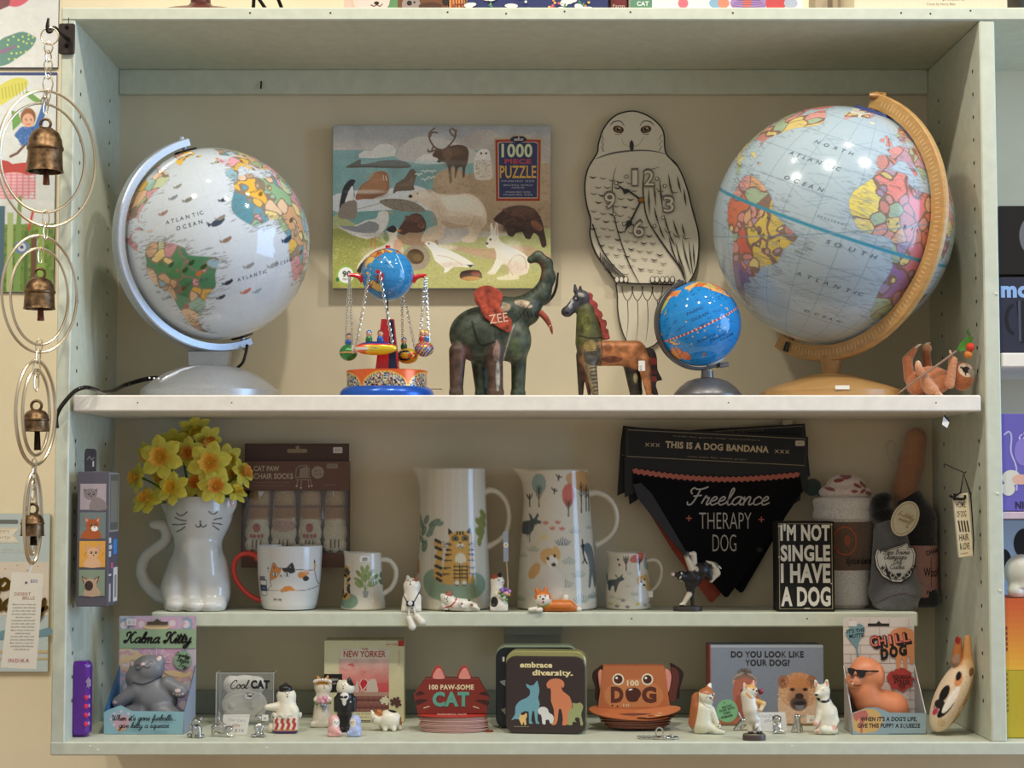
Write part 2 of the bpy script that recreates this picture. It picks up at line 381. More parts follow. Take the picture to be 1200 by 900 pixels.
    def panel(s, cv, y=0., fin='print', P=None):
        """a canvas laid on an upright face (in the canvas's own coordinates), or on P(u,v)"""
        c, X, Z = cv.grid()
        v = np.stack([X, np.full(X.shape, y if P is None else 0.), Z], -1) if P is None else P(X, Z)
        nz, nx = X.shape; i, j = np.meshgrid(np.arange(nz - 1), np.arange(nx - 1), indexing='ij'); i = i.ravel(); j = j.ravel()
        s.add(v.reshape(-1, 3), np.c_[i * nx + j, i * nx + j + 1, (i + 1) * nx + j + 1, (i + 1) * nx + j][:, ::-1], srgb(c.reshape(-1, 3)), fin, P is not None)
    def build(s, name, parent=None, sharp=35):
        me = bpy.data.meshes.new(name)
        V = np.concatenate(s.V); C = np.concatenate(s.C)
        me.vertices.add(len(V)); me.vertices.foreach_set('co', V.ravel())
        lt = np.concatenate([np.full(len(q), q.shape[1]) for q in s.F]); li = np.concatenate([q.ravel() for q in s.F])
        me.loops.add(len(li)); me.loops.foreach_set('vertex_index', li.astype(np.int32))
        me.polygons.add(len(lt)); me.polygons.foreach_set('loop_start', np.r_[0, np.cumsum(lt)[:-1]].astype(np.int32))
        try: me.polygons.foreach_set('loop_total', lt.astype(np.int32))
        except Exception: pass
        me.polygons.foreach_set('material_index', np.concatenate(s.I).astype(np.int32))
        me.polygons.foreach_set('use_smooth', np.concatenate(s.S))
        me.update(calc_edges=True); me.validate()
        a = me.color_attributes.new('Col', 'FLOAT_COLOR', 'POINT')
        a.data.foreach_set('color', np.c_[C, np.ones(len(C))].astype(np.float32).ravel())
        for fn in s.fins: me.materials.append(material(fn))
        if sharp and np.concatenate(s.S).any():
            try: me.set_sharp_from_angle(angle=math.radians(sharp))
            except Exception: pass
        o = bpy.data.objects.new(name, me); COL.objects.link(o)
        if parent is not None: o.parent = parent
        return o

def rrect(x0, z0, x1, z1, r, n=5):
    out = []
    for cx, cz, a in ((x1 - r, z1 - r, 0), (x0 + r, z1 - r, 90), (x0 + r, z0 + r, 180), (x1 - r, z0 + r, 270)):
        for k in range(n + 1):
            t = math.radians(a + 90 * k / n); out.append((cx + r * math.cos(t), cz + r * math.sin(t)))
    return out

def tag(o, label, cat, group=None, kind=None):
    if label: o['label'] = label
    if cat: o['category'] = cat
    if group: o['group'] = group
    if kind: o['kind'] = kind
    return o
def thing(name, label, cat, loc=(0, 0, 0), rz=0., group=None):
    o = bpy.data.objects.new(name, None); COL.objects.link(o); o.empty_display_size = .02
    o.location = loc; o.rotation_euler = (0, 0, math.radians(rz))
    return tag(o, label, cat, group)
def part(name, mb, parent, label=None, sharp=35):
    o = mb.build(name, parent, sharp)
    if label: o['label'] = label
    return o
def solo(name, mb, label, cat, loc=None, rz=0., group=None, sharp=35):
    o = mb.build(name, None, sharp); o.location = loc if loc is not None else (mb.loc if mb.px else (0, 0, 0)); o.rotation_euler = (0, 0, math.radians(rz))
    return tag(o, label, cat, group)
def structure(name, mb, label=None):
    o = mb.build(name); o['kind'] = 'structure'
    if label: o['label'] = label
    return o

class Cv:
    """a small painter: flat artwork kept as colours on a fine mesh grid (no image files)"""
    def __init__(s, x0, y0, x1, y1, bg, res=1.4, crop=None):
        s.x0, s.y0, s.x1, s.y1 = x0, y0, x1, y1; s.res = res
        s.nx = max(2, int(round((x1 - x0) * res)) + 1); s.ny = max(2, int(round((y1 - y0) * res)) + 1)
        s.a = np.tile(hx(bg), (s.ny, s.nx, 1)); s.X = np.linspace(x0, x1, s.nx); s.Yv = np.linspace(y0, y1, s.ny)
        s.m = None; s.ss = 3
    def grid(s):
        X, Z = np.meshgrid(s.X, s.Yv); return s.a, X, Z
    def _box(s, xa, xb, ya, yb):
        dx = (s.x1 - s.x0) / (s.nx - 1); dy = (s.y1 - s.y0) / (s.ny - 1)
        i0 = max(0, int((xa - s.x0) / dx) - 1); i1 = min(s.nx, int((xb - s.x0) / dx) + 3); j0 = max(0, int((ya - s.y0) / dy) - 1); j1 = min(s.ny, int((yb - s.y0) / dy) + 3)
        return i0, i1, j0, j1, dx, dy
    def _mix(s, i0, i1, j0, j1, cov, col, a):
        w = (cov * a)[..., None]; s.a[j0:j1, i0:i1] = s.a[j0:j1, i0:i1] * (1 - w) + hx(col) * w
    def poly(s, pts, col, sm=0, a=1.):
        p = np.asarray(pts, float)
        if sm: p = smooth_closed(p, sm)
        i0, i1, j0, j1, dx, dy = s._box(p[:, 0].min(), p[:, 0].max(), p[:, 1].min(), p[:, 1].max())
        if i1 <= i0 or j1 <= j0: return
        cov = np.zeros((j1 - j0, i1 - i0)); q = np.roll(p, -1, 0)
        for ox, oy in ((-.25, -.25), (.25, -.25), (-.25, .25), (.25, .25)):
            X, Y = np.meshgrid(s.X[i0:i1] + ox * dx, s.Yv[j0:j1] + oy * dy); ins = np.zeros(X.shape, bool)
            for (xa, ya), (xb, yb) in zip(p, q):
                if ya == yb: continue
                c = (ya > Y) != (yb > Y); ins ^= c & (X < (xb - xa) * (Y - ya) / (yb - ya) + xa)
            cov += ins / 4
        s._mix(i0, i1, j0, j1, cov, col, a)
    def ell(s, cx, cy, rx, ry, col, rot=0., a=1., soft=0.):
        R = max(rx, ry) * (1 + soft); i0, i1, j0, j1, dx, dy = s._box(cx - R, cx + R, cy - R, cy + R)
        if i1 <= i0 or j1 <= j0: return
        X, Y = np.meshgrid(s.X[i0:i1] - cx, s.Yv[j0:j1] - cy); q = math.radians(rot)
        U = X * math.cos(q) + Y * math.sin(q); W = -X * math.sin(q) + Y * math.cos(q)
        d = np.sqrt((U / rx) ** 2 + (W / ry) ** 2); e = max(soft, dx / max(min(rx, ry), dx))
        s._mix(i0, i1, j0, j1, np.clip((1 - d) / e + .5, 0, 1), col, a)
    def rect(s, xa, ya, xb, yb, col, a=1.): s.poly([(xa, ya), (xb, ya), (xb, yb), (xa, yb)], col, 0, a)
    def line(s, pts, w, col, sm=0, closed=False, a=1.):
        p = np.asarray(pts, float)
        if sm: p = smooth_closed(p, sm, closed)
        if closed: p = np.concatenate([p, p[:1]])
        ww = np.full(len(p), w, float) if np.isscalar(w) else np.interp(np.linspace(0, 1, len(p)), np.linspace(0, 1, len(w)), w)
        W = ww.max(); i0, i1, j0, j1, dx, dy = s._box(p[:, 0].min() - W, p[:, 0].max() + W, p[:, 1].min() - W, p[:, 1].max() + W)
        if i1 <= i0 or j1 <= j0: return
        X, Y = np.meshgrid(s.X[i0:i1], s.Yv[j0:j1]); best = np.full(X.shape, 1e9)
        for k in range(len(p) - 1):
            a0, b0 = p[k], p[k + 1]; d = b0 - a0; L = d @ d + 1e-12
            t = np.clip(((X - a0[0]) * d[0] + (Y - a0[1]) * d[1]) / L, 0, 1)
            best = np.minimum(best, np.hypot(X - a0[0] - t * d[0], Y - a0[1] - t * d[1]) - (ww[k] * (1 - t) + ww[k + 1] * t) / 2)
        s._mix(i0, i1, j0, j1, np.clip(.5 - best / dx, 0, 1), col, a)
    def speck(s, n, box, size, cols, seed=1, a=1., stretch=1.):
        r = random.Random(seed)
        for _ in range(n):
            q = size * r.uniform(.5, 1.3); s.ell(r.uniform(box[0], box[2]), r.uniform(box[1], box[3]), q, q * stretch, r.choice(cols), r.uniform(-30, 30), a)
    def grain(s, amt, sc=6., seed=3, box=None):
        rs = np.random.RandomState(seed); n = np.zeros((s.ny, s.nx))
        for k in (1., .5):
            gx = max(2, int((s.x1 - s.x0) / (sc * k)) + 2); gy = max(2, int((s.y1 - s.y0) / (sc * k)) + 2); g = rs.rand(gy, gx) - .5
            u = np.linspace(0, gx - 1.001, s.nx); v = np.linspace(0, gy - 1.001, s.ny); iu = u.astype(int); iv = v.astype(int); fu = (u - iu)[None]; fv = (v - iv)[:, None]
            n += k * ((g[iv][:, iu] * (1 - fu) + g[iv][:, iu + 1] * fu) * (1 - fv) + (g[iv + 1][:, iu] * (1 - fu) + g[iv + 1][:, iu + 1] * fu) * fv)
        s.a = np.clip(s.a * (1 + amt * n[..., None]), 0, 1)
    def sample(s, x, y):
        u = np.clip((x - s.x0) / (s.x1 - s.x0) * (s.nx - 1), 0, s.nx - 1.001); v = np.clip((y - s.y0) / (s.y1 - s.y0) * (s.ny - 1), 0, s.ny - 1.001)
        i = u.astype(int); j = v.astype(int); fu = (u - i)[:, None]; fv = (v - j)[:, None]
        return (s.a[j, i] * (1 - fu) + s.a[j, i + 1] * fu) * (1 - fv) + (s.a[j + 1, i] * (1 - fu) + s.a[j + 1, i + 1] * fu) * fv

def rotm(rot):
    if np.isscalar(rot): rot = (0, -rot, 0)
    return np.array(Euler([math.radians(a) for a in rot]).to_matrix())
def figure(mb, prims, k=2., h=1., fin='figurine', soft=.5, floor=True):
    """ONE continuous body: rounded masses melted together (smooth distance field, surface nets), then painted.
    ('e', centre, radii, colour[, rot]) ellipsoid; ('c', a, b, ra, rb, colour) tapered limb; ('p', centre, radii, colour[, rot]) paint; ('l', pts, w, colour) painted line in the front view; ('-', centre, radii) hollow"""
    sol = [q for q in prims if q[0] in 'ecb']; cut = [q for q in prims if q[0] == '-']
    def dist(q, P):
        if q[0] in 'e-p':
            R = rotm(q[4]) if len(q) > 4 else np.eye(3)
            u = (P - np.array(q[1], float)) @ R; r = np.array(q[2], float); a = np.linalg.norm(u / r, axis=-1); b = np.linalg.norm(u / r ** 2, axis=-1)
            return a * (a - 1) / (b + 1e-9)
        if q[0] == 'b':
            R = rotm(q[5]) if len(q) > 5 else np.eye(3); rr = q[4]
            u = np.abs((P - np.array(q[1], float)) @ R) - np.array(q[2], float) + rr
            return np.linalg.norm(np.maximum(u, 0), axis=-1) + np.minimum(u.max(-1), 0) - rr
        a = np.array(q[1], float); b = np.array(q[2], float); d = b - a; t = np.clip(((P - a) @ d) / (d @ d + 1e-9), 0, 1)
        return np.linalg.norm(P - a - t[..., None] * d, axis=-1) - (q[3] * (1 - t) + q[4] * t)
    def col_of(q): return {'e': 3, 'c': 5, 'b': 3}[q[0]]
    def field(P):
        D = None
        for q in sol:
            d = dist(q, P)
            if D is None: D = d
            else:
                hh = np.clip(.5 + .5 * (D - d) / k, 0, 1); D = D * (1 - hh) + d * hh - k * hh * (1 - hh)
        for q in cut: D = np.maximum(D, -dist(q, P))
        return D
    lo = np.full(3, 1e9); hi = -lo
    for q in sol:
        if q[0] in 'eb':
            r = max(q[2]); a = np.array(q[1], float) - r; b = np.array(q[1], float) + r
            if len(q) <= (4 if q[0] == 'e' else 5): a = np.array(q[1], float) - np.array(q[2]); b = np.array(q[1], float) + np.array(q[2])
        else:
            r = max(q[3], q[4]); a = np.minimum(q[1], q[2]) - r; b = np.maximum(q[1], q[2]) + r
        lo = np.minimum(lo, a); hi = np.maximum(hi, b)
    lo -= 2.5 * h; hi += 2.5 * h; n = np.ceil((hi - lo) / h).astype(int) + 1
    G = np.stack(np.meshgrid(*[lo[i] + h * np.arange(n[i]) for i in range(3)], indexing='ij'), -1)
    D = field(G)
    ins = D < 0; cs = tuple(n - 1); acc = np.zeros(cs + (3,)); cnt = np.zeros(cs)
    for ax in range(3):
        o1, o2 = [i for i in range(3) if i != ax]
        a = [slice(None)] * 3; b = [slice(None)] * 3; a[ax] = slice(0, -1); b[ax] = slice(1, None)
        da, db = D[tuple(a)], D[tuple(b)]; cr = (da < 0) != (db < 0); t = np.where(cr, da / (da - db + 1e-12), 0)
        for u in (0, 1):
            for w in (0, 1):
                sl = [slice(None)] * 3; sl[o1] = slice(u, u + cs[o1]); sl[o2] = slice(w, w + cs[o2])
                c = cr[tuple(sl)]; p = np.zeros(cs + (3,)); p[..., ax] = t[tuple(sl)]; p[..., o1] = u; p[..., o2] = w
                acc += p * c[..., None]; cnt += c
    act = cnt > 0; idx = np.full(cs, -1); idx[act] = np.arange(act.sum())
    I = np.argwhere(act); V = lo + h * (I + acc[act] / cnt[act][:, None])
    if mb.px and floor: V[:, 2] = np.minimum(V[:, 2], (mb.by - mb.crop[1]) * mb.crop[2])
    Fs = []
    for ax in range(3):
        o1, o2 = (ax + 1) % 3, (ax + 2) % 3
        a = [slice(1, -1)] * 3; b = [slice(1, -1)] * 3; a[ax] = slice(0, -1); b[ax] = slice(1, None)
        ia, ib = ins[tuple(a)], ins[tuple(b)]; E = np.argwhere(ia != ib); sg = ia[tuple(E.T)]
        E = E + 1; E[:, ax] -= 1
        qs = []
        for u, w in ((-1, -1), (0, -1), (0, 0), (-1, 0)):
            g = E.copy(); g[:, o1] += u; g[:, o2] += w; qs.append(idx[tuple(g.T)])
        q = np.stack(qs, 1); q[~sg] = q[~sg][:, ::-1]; Fs.append(q)
    F = np.concatenate(Fs)
    Ds = np.stack([dist(q, V) for q in sol]); w = np.exp(-(Ds - Ds.min(0)) / soft); w /= w.sum(0)
    C = np.einsum('sn,sc->nc', w, np.array([hx(q[col_of(q)]) for q in sol]))
    for q in prims:
        if q[0] == 'p':
            d = dist(q, V); wt = np.clip(.5 - d / (h * .7), 0, 1)[:, None]; C = C * (1 - wt) + hx(q[3]) * wt
        elif q[0] == 'l':
            p = smooth_closed(np.array(q[1], float), 5, False); best = np.full(len(V), 1e9); yf = np.median(V[:, 1])
            for j in range(len(p) - 1):
                a0, d = p[j], p[j + 1] - p[j]; t = np.clip(((V[:, [0, 2]] - a0) @ d) / (d @ d + 1e-9), 0, 1); best = np.minimum(best, np.linalg.norm(V[:, [0, 2]] - a0 - t[:, None] * d, axis=1))
            wt = (np.clip(.5 - (best - q[2] / 2) / (h * .7), 0, 1) * (V[:, 1] < (q[4] if len(q) > 4 else yf)))[:, None]; C = C * (1 - wt) + hx(q[3]) * wt
    mb.add(V, F[:, ::-1] if mb.px else F, srgb(C), fin, True)
    return V
def front(V, x, z, r=3.):
    """depth of a figure's front surface near (x, z)"""
    d = np.hypot(V[:, 0] - x, V[:, 2] - z); m = d < r
    return V[m, 1].min() if m.any() else V[np.argmin(d), 1]

# ------------------------------------------------------------------ the setting
SAGE, CREAM, WHITE = 'c9cdb9', 'd8ccb0', 'eae4d8'
XL0, XL, XR, XR1 = -.587, -.568, .668, .689
DEP = .285
m = MB(); m.box(-2.6, 3.4, .302, .40, -1.1, 2.5, 'e2d4b4', 'wall'); structure('wall_back', m)
m = MB(); m.box(-2.6, 3.4, -4., .302, -1.2, -1.1, '9a7a5a', 'wood'); structure('floor', m)

bookcase = thing('bookcase', 'pale sage green painted wall bookcase holding the globes and gifts', 'bookcase', (0, 0, -.018))
def bk(name, *boxes, holes=(), sharp=35, col=SAGE, fin='paint', bev=.0018):
    m = MB(); m.M = Matrix.Translation((0, 0, .018))
    for b in boxes: m.box(*b, col, fin, bev)
    for (x, y, z, sg) in holes:
        a = np.linspace(0, 2 * math.pi, 9)[:-1]
        m.add(np.c_[np.full(8, x + sg * .0004), y + .0028 * np.cos(a), z + .0028 * np.sin(a)], [tuple(range(8))], '26221c', 'matte')
    return part(name, m, bookcase)
hz = [(k * .032 + .05) for k in range(28)]
hole = lambda x, sg: [(x, y, z, sg) for z in hz for y in (.035, .215) if not .43 < z < .47]
bk('side_panel', (XL0, XL, .0, .30, -.018, .994), holes=hole(XL, 1))
bk('divider_panel', (XR, XR1, .0, .30, -.0005, .9755), holes=hole(XR, -1) + hole(XR1, 1))
bk('top_board', (XL0, 1.05, -.0015, .30, .976, .994))
bk('bottom_board', (XL0, 1.05, -.0015, .30, -.018, 0))
bk('back_panel', (XL, 1.05, DEP, .30, 0, .976), col=CREAM, fin='wall', bev=0)
bk('upper_rail', (XL, XR, DEP - .012, DEP, .938, .976))
bk('lower_rail', (XL, XR, DEP - .012, DEP, 0, .0355), col='8d9080')
m = MB(); m.M = Matrix.Translation((0, 0, .018))          # nail holes, chips and the small nail in the upper rail
for x, z in ((-.33, .985), (-.22, .985), (-.06, .986), (.02, .984), (.19, .986), (.33, .985), (.56, .985), (.6, .984), (.655, .988), (.1, .987)):
    m.box(x, x + .0022, -.0019, -.0012, z, z + .0022, '3a352b', 'matte')
for x, z in ((-.535, -.006), (-.525, -.011), (-.3, -.008), (.4, -.006), (.683, .6), (.68, .33), (.681, .2)):
    m.box(x, x + .003, -.0019, .001, z, z + .0015, 'f4f2e6', 'matte')
part('paint_chips', m, bookcase)['kind'] = 'stuff'
m = MB(); m.M = Matrix.Translation((0, 0, .018)); m.tube([(-.35, .272, .957), (-.35, .268, .945)], .0012, '2b2924', 'iron', 6); part('nail', m, bookcase)

m = MB(); m.box(-.563, .6615, -.0005, .276, .441, .463, WHITE, 'paint', .0018)
for x in (-.477, -.35, .32, .6): m.box(x, x + .0016, -.0008, 0, .452, .4536, '463f35', 'matte')
o = solo('shelf_board', m, 'long white painted shelf carrying the row of globes', 'shelf')
m = MB(); m.box(-.484, .609, .148, .2725, .1403, .161, SAGE, 'paint', .0018)
for x in (-.12, .2, .45): m.box(x, x + .0018, .1476, .1484, .151, .1528, '3b372c', 'matte')
o = solo('ledge_shelf', m, 'narrow sage green inner shelf holding the pitchers and mugs', 'shelf')
m = MB(); m.box(.02, .105, .225, .2725, .122, .1403, '8b8c7c', 'paint', .0015); m.box(.02, .105, .262, .2725, .09, .122, '8b8c7c', 'paint', .0015)
o = solo('shelf_bracket', m, 'grey green metal bracket under the middle of the inner shelf', 'bracket')
m = MB(); m.box(.692, 1.04, .004, .276, .501, .5205, WHITE, 'paint', .0018)
o = solo('shelf_board', m, 'short white shelf in the neighbouring compartment on the far right', 'shelf')

# ------------------------------------------------------------------ globes
SA = [(-80,-4),(-78,2),(-77,8),(-72,12),(-62,10.5),(-52,5),(-50,0),(-44,-2.5),(-35,-6),(-35,-9),(-39,-15),(-41,-22),(-48,-26),(-53,-33),(-58,-35),(-57,-38),(-62,-39),(-65,-43),(-66,-47),(-69,-51),(-67,-55),(-72,-54),(-75,-49),(-73,-40),(-71,-30),(-70,-18),(-76,-14)]
NA = [(-168,66),(-160,71),(-140,70),(-125,71),(-110,68),(-95,69),(-85,69),(-82,62),(-94,59),(-92,57),(-80,52),(-78,62),(-65,59),(-56,52),(-60,47),(-66,44),(-70,42),(-75,37),(-81,31),(-80,25),(-83,29),(-90,29),(-97,27),(-97,20),(-91,18),(-87,21),(-88,16),(-83,14),(-83,9),(-78,8),(-85,10),(-92,15),(-105,20),(-112,28),(-117,33),(-124,40),(-124,48),(-135,58),(-150,60),(-165,55),(-160,60)]
GL = [(-73,78),(-60,82),(-30,83),(-18,79),(-22,70),(-40,65),(-44,60),(-52,66),(-55,72)]
AF = [(-6,36),(10,37),(11,33),(20,31),(32,31),(35,27),(37,20),(43,12),(51,12),(48,5),(40,-3),(40,-11),(35,-20),(35,-24),(32,-29),(26,-34),(19,-34),(15,-27),(12,-17),(13,-7),(9,0),(9,4),(4,6),(-5,5),(-10,6),(-17,14),(-17,21),(-10,30)]
EA = [(-9,43),(-9,37),(-5,36),(0,39),(4,43),(10,44),(16,38),(18,40),(13,45),(19,42),(23,37),(27,41),(28,37),(36,36),(35,30),(43,13),(52,16),(59,23),(51,25),(48,30),(57,26),(67,25),(73,19),(77,8),(80,14),(87,21),(92,22),(95,16),(98,10),(104,1),(100,13),(106,10),(108,16),(107,21),(117,24),(122,31),(120,38),(126,38),(130,43),(140,52),(142,59),(160,60),(163,56),(170,60),(180,66),(170,70),(140,73),(110,77),(80,73),(68,69),(45,67),(40,66),(33,69),(20,70),(10,63),(5,60),(8,58),(12,56),(18,60),(22,65),(21,60),(28,60),(20,54),(10,54),(4,52),(-2,49),(-4,48),(-1,45)]
AU = [(114,-22),(122,-18),(131,-12),(136,-12),(137,-16),(142,-11),(146,-19),(153,-27),(150,-37),(140,-38),(131,-32),(116,-35)]
ISL = [[(-5,50),(1,51),(0,54),(-3,58),(-6,57),(-4,54)],[(-10,52),(-6,52),(-6,55),(-9,54)],[(-24,65),(-18,66.5),(-14,65),(-19,63.5)],[(44,-16),(50,-15),(47,-25),(44,-22)],[(-85,22),(-80,23),(-75,20),(-78,20.5)],[(-74,19),(-69,19),(-70,18)],[(130,32),(141,36),(142,43),(140,41),(136,35)],[(95,5),(105,-5),(103,-5),(97,2)],[(109,1),(117,6),(118,0),(114,-3)],[(131,-1),(141,-3),(150,-10),(142,-9),(136,-5)],[(173,-35),(178,-38),(168,-46),(172,-41)],[(120,18),(126,7),(122,9)]]
def world_map(ocean, palette, res, seed=5, nseeds=190, fixed=(), grid='b9bec4', border=None, coast=None, south='f2f2ee'):
    land = Cv(-180, -90, 180, 90, (0, 0, 0), res)
    for c in [SA, NA, GL, AF, EA, AU] + ISL: land.poly(c, (1, 1, 1), 3 if len(c) > 6 else 0)
    land.rect(-180, -90, 180, -71, (1, 1, 1))
    cv = Cv(-180, -90, 180, 90, ocean, res)
    for g in range(-180, 180, 15): cv.line([(g, -80), (g, 80)], .45, grid)
    for g in range(-75, 90, 15): cv.line([(-180, g), (180, g)], .45, grid)
    r = random.Random(seed); sd = []; cc = []
    while len(sd) < nseeds:
        q = (r.uniform(-180, 180), r.uniform(-60, 80))
        if land.sample(np.array([q[0]]), np.array([q[1]]))[0, 0] > .5: sd.append(q); cc.append(hx(r.choice(palette)))
    for q, c in fixed: sd.append(q); cc.append(hx(c))
    X, Y = np.meshgrid(cv.X, cv.Yv); X = X + .8 * np.sin(Y * .6); Y = Y + .8 * np.sin(X * .5)
    d1 = np.full(X.shape, 1e9); d2 = d1.copy(); who = np.zeros(X.shape, int)
    for i, q in enumerate(sd):
        w = 1. if i < nseeds else .45
        d = np.hypot((X - q[0]) * np.cos(np.radians(q[1])), Y - q[1]) * w
        n = d < d1; d2 = np.where(n, d1, np.minimum(d2, d)); who = np.where(n, i, who); d1 = np.where(n, d, d1)
    ld = np.array(cc)[who]
    if border is not None: ld = np.where(((d2 - d1) < .55)[..., None], hx(border), ld)
    ld = np.where((cv.Yv < -70)[:, None, None], hx(south), ld)
    a = land.a[..., :1]
    if coast is not None:
        g = np.zeros(a.shape[:2]); b = a[..., 0]; g[1:-1, 1:-1] = np.abs(b[2:, 1:-1] - b[:-2, 1:-1]) + np.abs(b[1:-1, 2:] - b[1:-1, :-2]); cv.a = cv.a * (1 - .6 * np.clip(g, 0, 1)[..., None]) + hx(coast) * .6 * np.clip(g, 0, 1)[..., None]
    cv.a = cv.a * (1 - a) + ld * a
    return cv
class Frame:
    """axes of a tilted globe, in photograph pixels about its centre"""
    def __init__(s, cx, cz, R, lean, tip, lon0, cy=0.):
        s.c = (cx, cy, cz); s.R = R; s.l = math.radians(lean); s.t = math.radians(tip); s.lon0 = lon0
    def rot(s, v):
        x, y, z = v[..., 0], v[..., 1], v[..., 2]
        y, z = y * math.cos(s.t) - z * math.sin(s.t), z * math.cos(s.t) + y * math.sin(s.t)
        x, z = x * math.cos(s.l) - z * math.sin(s.l), x * math.sin(s.l) + z * math.cos(s.l)
        return np.stack([s.c[0] + x, s.c[1] + y, s.c[2] - z], -1)
    def sph(s, lon, lat, k=1.):
        a = np.radians(np.asarray(lon, float) - s.lon0); b = np.radians(np.asarray(lat, float)); R = s.R * k
        return s.rot(np.stack([R * np.cos(b) * np.sin(a), -R * np.cos(b) * np.cos(a), R * np.sin(b)], -1))
    def ax(s, pts): return s.rot(np.asarray(pts, float))
    def warp(s, k=1.003):
        return lambda v: s.sph(v[:, 0], -v[:, 2], k)
    def arc(s, mb, side, phi, r0, r1, th, a0, a1, col, fin, n=72, bev=1.):
        """a flat half ring round the globe, turned phi degrees towards the viewer"""
        ps = np.radians(np.linspace(a0, a1, n)); c, q = math.cos(math.radians(phi)), math.sin(math.radians(phi))
        P = np.array((side * c, -q, 0)); Nn = np.array((side * q, c, 0)); A = np.array((0, 0, 1.))
        sec = [(r0, -th / 2), (r0 + bev, -th / 2 - .0), (r1 - bev, -th / 2), (r1, -th / 2 + bev), (r1, th / 2 - bev), (r1 - bev, th / 2), (r0 + bev, th / 2), (r0, th / 2 - bev)]
        V = np.array([[r * (math.cos(p) * A + math.sin(p) * P) + t * Nn for r, t in sec] for p in ps]).reshape(-1, 3)
        k = len(sec); i, j = np.meshgrid(np.arange(n - 1), np.arange(k), indexing='ij'); i = i.ravel(); j = j.ravel(); j2 = (j + 1) % k
        mb.add(s.ax(V), np.c_[i * k + j, i * k + j2, (i + 1) * k + j2, (i + 1) * k + j], col, fin, True)
        mb.add(s.ax(np.concatenate([V[:k], V[-k:]])), np.array([list(range(k)), list(range(k, 2 * k))]), col, fin)
        return P, Nn
def ball(mb, fr, cv, fin): mb.panel(cv, fin=fin, P=lambda X, Z: fr.sph(X, Z))
ZS = .4634

def cordwarp(v):                                   # x, z as seen from the camera at each depth
    f = 1 + v[:, 1] * psize(.135) / (CAM_D + .135); return np.c_[575 + (v[:, 0] - 575) * f, v[:, 1], 570 + (v[:, 2] - 570) * f]
# ---- large white illuminated globe on silver stand
m0 = MB(249, .135, ZS)
root = thing('globe_lamp', 'large white globe with animals drawn on it, on a silver stand', 'globe', m0.loc)
fr = Frame(249, 285, 113, 16, 12, -41)
PASTEL = ['e6cf8c', 'dfa3ac', '96b9a4', '93b2bd', 'd6b08a', 'b99c8a', 'e2c0a0', 'a2b588', 'cf979a', 'c2cba2', 'e0b65a', '6f9aa8']
cv = world_map('c9d1d8', PASTEL, 2.1, 8, 230, [((-52, -10), '4f8a62'), ((-47, -6), '4f8a62'), ((-57, -16), '4f8a62'), ((-44, -14), '4f8a62'), ((-60, -6), '578f60'), ((-40, 74), 'e8b84f'), ((2, 27), 'e8b24c'), ((-8, 18), '5b8f9e'), ((18, 22), '8fb28a'), ((24, -3), 'cfa27a')], 'c3c9d0', '8d7f6c', 'a9b4ba')
r = random.Random(4)
for _ in range(1100):                                   # little town names and coast lettering as fine dark marks
    k = r.choice([SA, NA, AF, EA, AF, SA]); q = r.choice(k); x = q[0] + r.uniform(-5, 5); y = q[1] + r.uniform(-4, 4); cv.line([(x, y), (x + r.uniform(1.5, 4), y + r.uniform(-.3, .3))], .4, '6d6a66', a=.55)
for x, y, s_, c in ((-29, 13, 1.5, '3c4656'), (-26, 15, .9, '8a8070'), (12, -8, 1.3, '33435c'), (-18, -16, 1, '8d8d8d'), (-2, -20, 1.2, '9a9a9a'), (-42, 31, 1.1, '7a7a72'), (-20, 25, 1, '2c3448'), (-48, 42, 1, '8a8a80'), (-60, 27, 1, '9c7f74'), (-27, 2, 1, '8a6f5c'), (-33, -22, 1, '30384a'), (-23, -31, 1.1, 'b86a5a'), (-40, -30, .9, '3a3f48'), (-52, 35, 1, '7f8a90'), (-15, -33, 1., '94a4ac')):
    cv.ell(x, y, 2.6 * s_, 1.2 * s_, c, 10); cv.ell(x + 2.4 * s_, y + .8 * s_, .9 * s_, .9 * s_, c); cv.poly([(x - 2.2 * s_, y), (x - 4 * s_, y + 1.5 * s_), (x - 3.6 * s_, y - .8 * s_)], c)
for x, y, c in ((-62, -3, '2f5a3c'), (-55, -8, '34583a'), (-48, -12, 'c8763c'), (-60, -18, '6a5a3a'), (-65, -30, 'b05a50'), (5, 22, '8a6a30'), (20, 2, '6a5540'), (25, -18, '7a4f3c'), (-100, 45, 'a06a60'), (-95, 38, '8f5f5a'), (-50, -5, '2a5236'), (-44, -9, '3d4a2c'), (15, 48, '99604a'), (30, 52, '7a6a4a')):
    cv.ell(x, y, 2, 1.2, c, 20); cv.ell(x + 1.6, y + .8, .8, .8, c)
m = m0.sub(); ball(m, fr, cv, 'gloss')
m.warp = fr.warp()
for t, lo, la, h, w in (('ATLANTIC', -47, 20, 2.6, 24), ('OCEAN', -45, 15, 2.6, 16), ('ATLANTIC', -17, -23, 2.4, 20), ('OCEAN', 7, -21, 2.4, 14), ('EUROPE', -8, 52, 2.2, 12), ('BRAZIL', -50, -17, 2, 14), ('NIGERIA', 3, 24, 1.6, 9), ('SOUTH', -75, -22, 1.8, 8)):
    m.text(t, lo, -la, h * .85, '565a64', 0, w, sp=1.5)
m.warp = None
part('globe_ball', m, root)
m = m0.sub(); fr.arc(m, -1, 36, 118, 127, 17, -2, 183, 'b6bbc2', 'metal', 80, 1.4); part('meridian_arm', m, root, 'silver arm')
